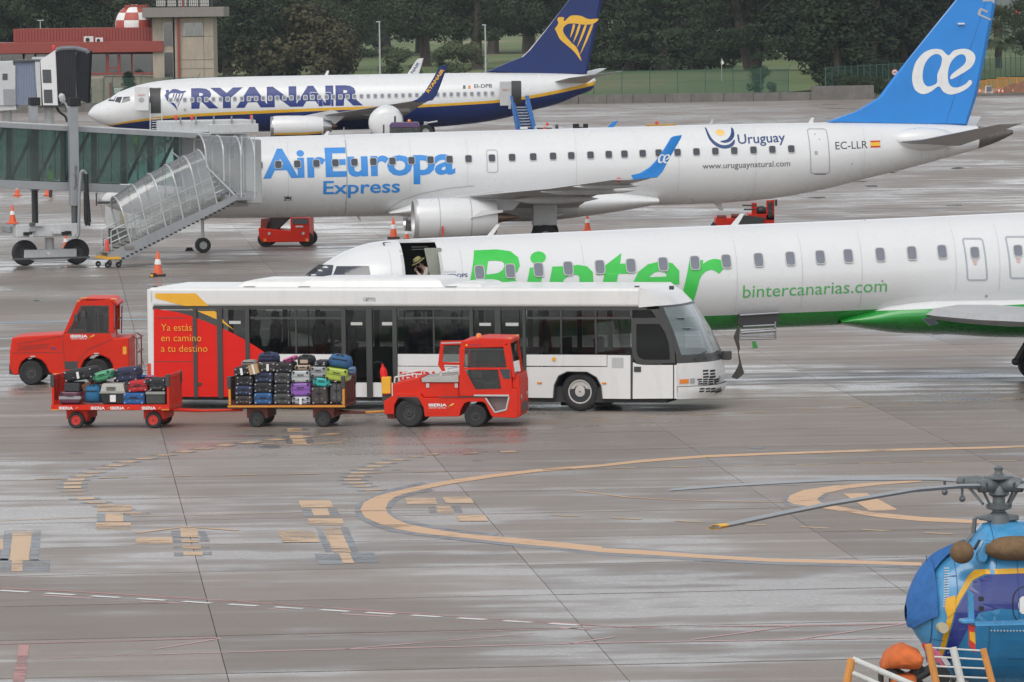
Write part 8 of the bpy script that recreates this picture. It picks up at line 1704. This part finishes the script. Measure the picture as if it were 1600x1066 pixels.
# people on the ramp seen through the bridge glass
M_HV = mat('hi_vis_yellow', (.42, .62, .04), .7)
p = A(213, 232, 381); person('ramp worker in yellow vest seen through the bridge glass', (p.x, p.y, 0), 200, {}, M_HV, M_TR, None, 1.0, 'ramp workers behind the bridge glass')
p = A(78, 262, 300); person('ramp worker in yellow vest near the left edge behind the bridge glass', (p.x, p.y, 0), 20, {}, M_HV, M_TR, None, 1.0, 'ramp workers behind the bridge glass')
# small blue-tailed winglet jet wing seen through the glass, a white van
VF_ = Fr(*A(215, 255, 270).xy, 0); vn = fthing('service_van', 'white service van parked behind the bridge glass', 'van', VF_); q = VF_.rect(198, 268, 240, 290)
MB().prism([(q[0], .35), (q[0], 1.1), (q[0] + .5, 1.25), (q[0] + 1.0, 1.75), (q[0] + 1.4, 1.9), (q[1] + 2.2, 1.9), (q[1] + 2.3, .35)], 0, 1.8).build('body', M_FW, vn, bevel=.08); MB().prism([(q[0] + .6, 1.25), (q[0] + 1.1, 1.72), (q[0] + 2, 1.75), (q[0] + 2, 1.25)], -.01, 0).build('side_window', M_PANE, vn)
for x in (q[0] + .6, q[1] + 1.6):
    for y in (.1, 1.7): wheel('wheel', (x, y, .33), .33, .22, vn)
# cones
cone(247, 432, .95, 'orange cone with reflective band and black base left of the bus on the wet apron'); cone(26, 349, .75, 'striped cone standing on the drive column cross beam', False); bpy.data.objects['traffic_cone.004' if 'traffic_cone.004' in bpy.data.objects else 'traffic_cone'].name
cone(103, 391, .72, 'small orange cone half hidden behind the bridge axle', False); cone(27, 306, .75, 'orange cone at the far left beyond the bridge', False); cone(75, 306, .8, 'orange cone beyond the bridge by the left column leg', False)
cone(615, 373, .9, 'dirty dark cone behind the green lettered jet nose', True); cone(636, 375, .55, 'tip of a small cone just above the white cockpit roof', True); cone(918, 362, .82, 'faded striped cone above the green lettered fuselage', False)
for o in bpy.data.objects:
    if o.get('label') == 'striped cone standing on the drive column cross beam': q = JF.uv(26, 349, -.3); o.location = (JF.o.x + q[0], 221 - .3, JF.uv(26, 349, -.3)[1] - .02)
p = G(240, 433); t = thing('wheel_chock', 'yellow and black wheel chock beside the orange cone', 'wheel chock', (p.x, p.y - .1, 0)); MB().prism([(-.15, .004), (.15, .004), (.1, .14), (-.1, .14)], -.15, .15).build('block', M_BLK, t, bevel=.01); MB().box(-.11, .0, -.16, -.15, .03, .11).build('stripe', M_BY, t)
p = G(296, 392); t = thing('wheel_chock', 'black wheel chock left of the blue jet nose wheel', 'wheel chock', (p.x, p.y, 0)); MB().prism([(-.18, .004), (.18, .004), (.1, .14), (-.1, .14)], -.12, .12).build('block', M_BLK, t, bevel=.01)
# ============================================================ HELICOPTER
M_HB = mat('heli_sky_blue', (.06, .28, .52), .28, var=.2, scale=2, coat=.5, dirt=.3); M_HB2 = mat('heli_blue', (.012, .17, .36), .3, var=.2, scale=2, coat=.4, dirt=.15); M_HN = mat('heli_navy', (.015, .03, .20), .25, coat=.6); M_HY = mat('heli_yellow', (.72, .38, .015), .35); M_BC2 = mat('brown_cover', (.18, .11, .055), .95, var=.3, bump=.6, bscale=25, scale=8); M_TP = mat('blue_tarp', (.03, .15, .42), .75, var=.2, scale=5, bump=1.0, bscale=5, dirt=.25)
M_RG = mat('rotor_grey', (.15, .165, .17), .45, .3, dirt=.3); M_RB = mat('blade_grey', (.27, .29, .30), .45, dirt=.1)
HF = Fr(*A(1540, 940, 76.9).xy, 8.0); he = fthing('helicopter', 'blue and navy helicopter with yellow stripe and tarp over its nose, lower right', 'helicopter', HF)
FH = Fus(HF, [(1417, 957), (1422, 935), (1433, 908), (1447, 886), (1465, 870), (1490, 858), (1512, 848), (1522, 834), (1535, 817), (1600, 813), (1680, 818), (1780, 850), (1900, 905)],
         [(1417, 958), (1424, 980), (1440, 1005), (1460, 1035), (1490, 1060), (1540, 1074), (1650, 1076), (1780, 1040), (1900, 960)], .66, he)
us = FH.solid_us(70); FH.shell('fuselage', M_HB, None, None, us, 40)
FH.poly('navy_panel', [[(1800, 895), (1700, 892), (1600, 896), (1545, 898), (1524, 909), (1507, 931), (1494, 953), (1485, 990), (1479, 1028), (1488, 1040), (1498, 1012), (1513, 980), (1530, 958), (1560, 950), (1800, 960)]], M_HN, .010, .15); FH.poly('lower_panel', [[(1490, 1040), (1499, 1012), (1514, 981), (1531, 959), (1561, 951), (1800, 961), (1800, 1060), (1500, 1062)]], M_HB2, .012, .15)
FH.poly('yellow_stripe', [[(1800, 885), (1600, 888), (1545, 890), (1527, 892), (1515, 901), (1499, 926), (1488, 945), (1481, 960), (1475, 990), (1470, 1025), (1477, 1028), (1483, 990), (1491, 955), (1502, 935), (1522, 908), (1541, 898), (1600, 896), (1800, 893)]], M_HY, .016, .15)
for pl in ([(1456, 872), (1457.5, 872), (1458, 1040), (1456.5, 1040)], [(1497, 870), (1498, 870), (1497, 945), (1496, 945)]): FH.poly('door_seam', [pl], mat('seam_navy', (.02, .08, .2), .5), .014)
FH.poly('handle_plate', [[(1478, 935), (1493, 930), (1492, 955), (1480, 965), (1476, 950)]], M_HY, .03)
for (x, y, r) in ((1533, 936, 3.6), (1533, 951, 3.6)): FH.panel('vent', x - r, y - r, x + r, y + r, 1.5, M_BLK, .02)
for k in range(16): q = FH.skin(*FH.uv(1484 - k * .45, 890 + k * 3.8), .01); MB().box(q[0] - .035, q[0] + .035, q[1] - .01, q[1], q[2] - .007, q[2] + .007).build('rivet_strip', M_FW, he)
q = FH.skin(*FH.uv(1471, 980), .0); MB().cyl(q, (q[0], q[1] - .18, q[2]), .07, n=14).build('fuel_cap', mat('cap_cream', (.5, .45, .3), .5), he, True)
FH.outline('hatch', 1580, 915, 1640, 975, 22, 1.6, M_BLK, .02)
FH.poly('roundel', [smooth_loop([(1597 + 8 * math.cos(a), 945 + 14 * math.sin(a)) for a in [i * .785 for i in range(8)]], 2)], M_WPR, .02)
for pl in ([(1460, 905), (1497, 900), (1497, 901), (1460, 906)], [(1459, 1000), (1476, 1002), (1476, 1003), (1459, 1001)], [(1560, 817), (1561, 817), (1558, 888), (1557, 888)], [(1590, 876), (1591, 876), (1591, 965), (1590, 965)], [(1500, 1030), (1640, 1030), (1640, 1031), (1500, 1031)], [(1545, 975), (1546, 975), (1546, 1060), (1545, 1060)]): FH.poly('panel_seam', [pl], MT['seam_navy'], .022)
for k in range(40):
    x, y = (1462 + k * 0, 880 + k * 3.6) if k < 22 else (1548 + (k - 22) * 5, 985); q = FH.skin(*FH.uv(x, y), .012); MB().box(q[0] - .009, q[0] + .009, q[1] - .008, q[1], q[2] - .009, q[2] + .009).build('rivet', M_GBL, he)
# tarp over the nose
def tw_(k): return 1.035 + .02 * math.sin(k * 3.1)
ut = [HF.uv(x, 900)[0] for x in (1418, 1421, 1425, 1430, 1436, 1442, 1449, 1456, 1457, 1466, 1478, 1492, 1506)]; r = []
ue = ut[-1]
for i, u in enumerate(ut):
    c, h, w_ = FH.sec(u); lowc = FH.fr.uv(1440, 958)[1]; lowc = FH.fr.uv(1440, 985 - i * 4)[1] if i < 8 else lowc; a0 = math.acos(max(-1, min(1, (c - lowc) / (h + .02)))) if i < 8 else math.pi * (.80 + (i - 8) * .035)
    r.append([(u - .03, -(w_ + .05) * math.sin(a0 + (math.pi - a0) * j / 22) * (1 + .02 * math.sin(j * 1.7 + i)), c - (h + .05) * math.cos(a0 + (math.pi - a0) * j / 22) * (1 + .012 * math.sin(j + i * .8))) for j in range(23)])
tp = MB().loft(r, False, False).loft([[(x, -y, z) for x, y, z in q] for q in r], False, False).build('nose_tarp', M_TP, he, True, ang=80); tp['label'] = 'blue cloth tarp tied over the helicopter nose'
b = MB(); a, c = r[-1], r[-1]
MB().tube([(x + .02, y * 1.01, z) for x, y, z in r[-1]], .022, 6).build('tarp_hem', M_TP, he, True)
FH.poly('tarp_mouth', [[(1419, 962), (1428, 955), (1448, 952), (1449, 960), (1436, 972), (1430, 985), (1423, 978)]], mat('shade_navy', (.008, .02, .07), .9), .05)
# exhaust and intake covers
MB().ell((0, 0, 0), (.165, .16, .155), 16, 12).build('pitot_cover', M_BC2, he, True, loc=(HF.uv(1503, 863, -.75)[0], -.75, HF.uv(1503, 863, -.75)[1]))
q = HF.rect(1538, 837, 1690, 875, -.6); r = []
for i in range(12):
    k = i / 11; e_ = min(1, (k * 4 + .15)) ** .5; r.append([(q[0] + (q[1] - q[0]) * k, -.6 + .30 * e_ * math.cos(a) * (1 + .03 * math.sin(i * 2 + a * 3)), (q[2] + q[3]) / 2 + (q[3] - q[2]) / 2 * e_ * math.sin(a) * (1 + .03 * math.sin(i + a * 4))) for a in [2 * math.pi * j / 16 for j in range(16)]])
MB().loft(r).build('exhaust_cover', M_BC2, he, True, ang=70)
MB().prism([HF.uv(x, y, -.4) for x, y in ((1531, 842), (1545, 842), (1537, 872), (1532, 878), (1522, 876), (1520, 868))], -.66, -.5).build('intake_lip', M_HB, he, bevel=.03); MB().prism([HF.uv(x, y, -.5) for x, y in ((1526, 842), (1528, 842), (1520, 858), (1517, 857))], -.68, -.6).build('intake_slot', M_BLK, he)
# stabiliser with end plate
HS = -1.6
q = HF.rect(1520, 966, 1760, 976, HS); MB().loft([[(q[0], HS + y, q[2] + (q[3] - q[2]) * z) for y, z in ((-.22, .35), (-.1, .9), (.2, .6), (.2, .3), (-.1, .1))], [(q[1], HS + y, q[2] + (q[3] - q[2]) * z) for y, z in ((-.22, .35), (-.1, .9), (.2, .6), (.2, .3), (-.1, .1))]]).build('stabiliser', M_HB, he, bevel=.01)
def hz(l, off=HS): return [HF.uv(x, y, off) for x, y in l]
MB().prism(hz([(1511, 921), (1520, 928), (1521.5, 974), (1513, 974)]), HS - .06, HS + .02).build('end_plate', M_HB, he, bevel=.01); MB().prism(hz([(1499, 968), (1513, 966), (1521, 967), (1521, 974), (1501, 974)]), HS - .1, HS + .1).build('tip_fairing', M_HB, he, bevel=.02)
MB().prism(hz([(1513, 975), (1521.5, 978), (1523, 1020), (1514, 1010)]), HS - .06, HS + .02).build('end_plate', M_RPR, he, bevel=.005); MB().prism(hz([(1513.2, 986), (1521.8, 988), (1522.6, 1006), (1513.7, 999)]), HS - .068, HS - .06).build('flag_band', M_HY, he)
# rotor mast and head
def hp_(x, y, off=0): q = HF.uv(x, y, off); return Vector((q[0], off, q[1]))
m = MB(); mx_ = hp_(1561, 816).x
def mz(y): return hp_(1561, y).z
m.lathe((mx_, 0, mz(822)), (0, 0, 1), [(0, .16), (.15, .15), (.2, .09), (mz(740) - mz(822), .08)], 16); m.build('mast', M_RG, he, True)
MB().lathe((mx_, 0, mz(797)), (0, 0, 1), [(0, .1), (.02, .17), (.08, .18), (.1, .1)], 20).build('swashplate', M_RG, he, True)
MB().prism([hp_(x, y).xz for x, y in ((1523, 808), (1553, 802), (1590, 804), (1590, 812), (1555, 816), (1530, 812))], -.1, .1).build('gearbox_arm', M_RG, he, bevel=.02)
MB().tube([hp_(1523, 810), hp_(1521, 835), hp_(1508, 850)], .03, 6).build('control_rod', M_RG, he, True)
MB().lathe((mx_, 0, mz(776)), (0, 0, 1), [(0, .10), (.03, .14), (.12, .14), (.16, .12)], 16).build('hub_body', M_RG, he, True, ang=40)
MB().lathe((mx_, 0, mz(752)), (0, 0, 1), [(0, .12), (.04, .2), (.07, .2), (.1, .06), (.14, .05), (.18, .07), (.21, .03)], 16).build('hub_cap', M_RG, he, True, ang=40)
HC = HF.o + HF.ex * mx_; HC = Vector((HC.x, HC.y, mz(757)))
tips = [(A(1116, 823, 74.3), True), (A(1052, 765.5, 80.6), False)]
def blade_pts(px_list, D0, D1):
    return [A(x, y, D0 + (D1 - D0) * (1561 - x) / (1561 - px_list[-1][0])) for x, y in px_list]
B1 = blade_pts([(1529, 759.5), (1497, 760), (1426, 766), (1350, 779), (1290, 789), (1220, 803), (1140, 820), (1116, 824)], 76.9, 74.0)
B2_ = blade_pts([(1500, 752), (1470, 749), (1440, 748.5), (1330, 749), (1238, 753.5), (1140, 759), (1052, 765.5)], 77.1, 81.0)
B3 = [HC + Vector((.3, -.25, 0)), HC + Vector((1.5, -1.3, -.02)), HC + Vector((3.6, -3.1, -.25))]; B4 = [HC + Vector((.3, .3, 0)), HC + Vector((1.5, 1.5, -.02)), HC + Vector((3.5, 3.5, -.25))]
rot = thing('main_rotor', 'grey four bladed rotor standing still above the blue helicopter', 'rotor', HC)
for bi2, pts in enumerate((B1, B2_, B3, B4)):
    r = []
    for i, p in enumerate(pts):
        d = (pts[min(i + 1, len(pts) - 1)] - pts[max(i - 1, 0)]); d.z = 0; d.normalize(); s = Vector((-d.y, d.x, 0)); ch = .135 if i > 1 or bi2 > 1 else (.06, .10)[i]; th = .030 if bi2 != 1 else .018; tl = .14 if bi2 != 1 else .03
        r.append([tuple(p - HC + s * (ch * a) + Vector((0, 0, th * c + ch * a * tl * (1 if bi2 != 1 else -1)))) for a, c in ((-1, 0), (-.4, 1), (.4, 1), (1, 0), (.4, -1), (-.4, -1))])
    bo = MB().loft(r).build('blade', M_RB, rot, True, ang=40)
    if bi2 < 1: MB().loft([[tuple(Vector(q) + (Vector(q) - sum((Vector(w) for w in rr2), Vector()) / 6) * .12) for q in rr2] for rr2 in (r[-1], [tuple(Vector(q) * .45 + Vector(w) * .55) for q, w in zip(r[-1], r[-2])])]).build('blade_tip', M_HY, bo)
    o0 = pts[0] - HC; MB().cyl((0, 0, -.02), o0 * .55, .085, .10, 12).cyl(o0 * .55, o0, .10, .07, 12).build('hub_arm', M_RG, rot, True)
    MB().box(-.07, .07, -.07, .07, -.09, .05).build('arm_clamp', M_BD, rot, bevel=.02, loc=tuple(o0 * .8))
    w_ = pts[0].lerp(pts[1], .8) - HC if bi2 < 2 else pts[0].lerp(pts[1], .2) - HC; MB().cyl(w_, w_ + Vector((0, 0, -.14)), .018, n=6).ell(tuple(w_ + Vector((0, 0, -.17))), (.045, .045, .045)).build('damper_ball', M_RG, rot, True)
    lk = o0 * .9; MB().cyl(lk, Vector((lk.x * .45, lk.y * .45, mz(790) - HC.z)), .02, n=6).build('pitch_link', M_RG, rot, True)
# skids, out of the frame below
for y in (-.9, .9): MB().tube([(HF.uv(1450, 1000)[0], y, .25), (HF.uv(1465, 1000)[0], y, .08), (HF.uv(1760, 1000)[0], y, .08)], .05, 8).build('skid', M_RG, he, True)
for x in (1500, 1660): MB().tube([(HF.uv(x, 1000)[0], -.9, .1), (HF.uv(x, 1000)[0], -.4, .6), (HF.uv(x, 1000)[0], .4, .6), (HF.uv(x, 1000)[0], .9, .1)], .04, 8).build('skid_leg', M_RG, he, True)
# orange cover by the nose
OFc = Fr(*A(1408, 1040, 76.0).xy, 5); oc = fthing('covered_equipment', 'dark ground equipment under a bright orange fabric cover beside the helicopter nose', 'covered equipment', OFc); zo = lambda x, y: OFc.uv(x, y)
prof = [(1376, 1036, 1047), (1385, 1018, 1044), (1398, 1008, 1044), (1410, 1004, 1045), (1422, 1009, 1046), (1433, 1014, 1045), (1438, 1022, 1040), (1441, 1026, 1032)]; r = []
for i, (x, yt2, yb2) in enumerate(prof):
    (u, t2), (_, b2_) = zo(x, yt2), zo(x, yb2); rn = random.Random(i); r.append([(u + rn.uniform(-.01, .01), .34 * math.cos(a) * (1 if 0 < i < 6 else .45) * (1 + .06 * math.sin(3 * a + i)), (t2 + b2_) / 2 + (t2 - b2_) / 2 * math.copysign(abs(math.sin(a)) ** .7, math.sin(a))) for a in [2 * math.pi * j / 18 for j in range(18)]])
MB().loft(r).build('cover', mat('orange_cloth', (.62, .14, .03), .8, var=.25, scale=6, bump=1.0, bscale=6, dirt=.3), oc, True, ang=45)
b = MB(); 
for (x0, y0, x1, y1, rr2) in ((1385, 1046, 1440, 1075, .09), (1440, 1040, 1400, 1080, .06), (1425, 1062, 1460, 1045, .07), (1395, 1045, 1395, 1120, .05), (1432, 1045, 1436, 1120, .05), (1376, 1047, 1380, 1125, .04)):
    p, q = zo(x0, y0), zo(x1, y1); b.cyl((p[0], 0, p[1]), (q[0], .1, max(.03, q[1])), rr2, n=10)
b.build('frame', M_BD, oc, True); MB().box(zo(1381, 0)[0], zo(1420, 0)[0], -.2, .2, zo(1400, 1090)[1], zo(1400, 1052)[1]).build('lower_body', MT['orange_cloth'], oc, bevel=.06)
b = MB(); q = zo(1470, 1056); b.cyl((q[0], -.1, q[1]), (q[0], .1, q[1]), .12, n=16); b.build('wheel_hub', M_BLK, oc)
# red ribbon covers
rbn = fthing('warning_ribbon', 'red and pink warning ribbons hanging at the helicopter nose', 'ribbon', HF)
for i, (x, y, x2, y2, m_) in enumerate(((1443, 1006, 1452, 1022, M_RPR), (1452, 1008, 1460, 1030, M_RPR), (1457, 1014, 1468, 1034, mat('pink_ribbon', (.55, .12, .2), .7)), (1462, 1018, 1474, 1040, MT['pink_ribbon']), (1446, 1010, 1450, 1030, M_HN), (1470, 1026, 1480, 1038, M_FW2))):
    p, q = HF.uv(x, y, -.8), HF.uv(x2, y2, -.8); MB().prism([(p[0] - .03, p[1]), (p[0] + .04, p[1] + .01), (q[0] + .03, q[1]), (q[0] - .04, q[1] - .01)], -.8 - i * .02, -.79 - i * .02).build('ribbon', m_, rbn)
# barriers in front of the helicopter
BAR = Fr(*A(1400, 1040, 73.5).xy, 0); M_PO = mat('post_orange', (.62, .26, .06), .5, dirt=.3); M_PW = mat('post_white', (.60, .60, .57), .6, dirt=.3)
def bp_(x, y, o=0): q = BAR.uv(x, y, o); return Vector((q[0], o, q[1]))
br = fthing('site_barrier', 'orange and white barrier standing before the orange cover, cut by the lower edge', 'barrier', BAR, 'striped barriers in front of the helicopter')
MB().cyl(bp_(1331, 1029), bp_(1312, 1120), .055, n=10).build('post', M_PO, br, True); MB().cyl(bp_(1332, 1030), bp_(1440, 1076), .04, n=10).build('rail', M_PW, br, True); MB().cyl(bp_(1326, 1049), bp_(1420, 1090), .035, n=10).build('rail', M_PW, br, True); MB().cyl(bp_(1440, 1076), bp_(1425, 1125), .05, n=10).build('post', M_PO, br, True)
br = fthing('site_barrier', 'barrier with slanting orange posts and thin white rails before the helicopter tail', 'barrier', BAR, 'striped barriers in front of the helicopter')
for (a, c, m_, rr2) in (((1450, 1007), (1475, 1125), M_PO, .05), ((1489, 1012), (1516, 1125), M_PW, .05), ((1536, 1014), (1566, 1125), M_PO, .045)): MB().cyl(bp_(*a), bp_(*c), rr2, n=10).build('post', m_, br, True)
for a, c in (((1452, 1012), (1537, 1017)), ((1455, 1026), (1541, 1031)), ((1458, 1041), (1545, 1045)), ((1462, 1056), (1549, 1060))): MB().cyl(bp_(*a), bp_(*c), .012, n=6).build('rail', M_PW, br, True)
# ============================================================ AIR
hz_ = MB().box(-420, 480, -40, 3700, -1.5, 175).build('haze', None); hz_.data.materials.clear(); tag(hz_, kind='stuff')
hm_ = bpy.data.materials.new('thin_haze'); hm_.use_nodes = True; n_ = hm_.node_tree; n_.nodes.clear(); o_ = n_.nodes.new('ShaderNodeOutputMaterial'); v_ = n_.nodes.new('ShaderNodeVolumePrincipled')
v_.inputs['Color'].default_value = (.86, .92, 1, 1); v_.inputs['Density'].default_value = .00006; v_.inputs['Anisotropy'].default_value = .1; n_.links.new(v_.outputs[0], o_.inputs['Volume']); hz_.data.materials.append(hm_)
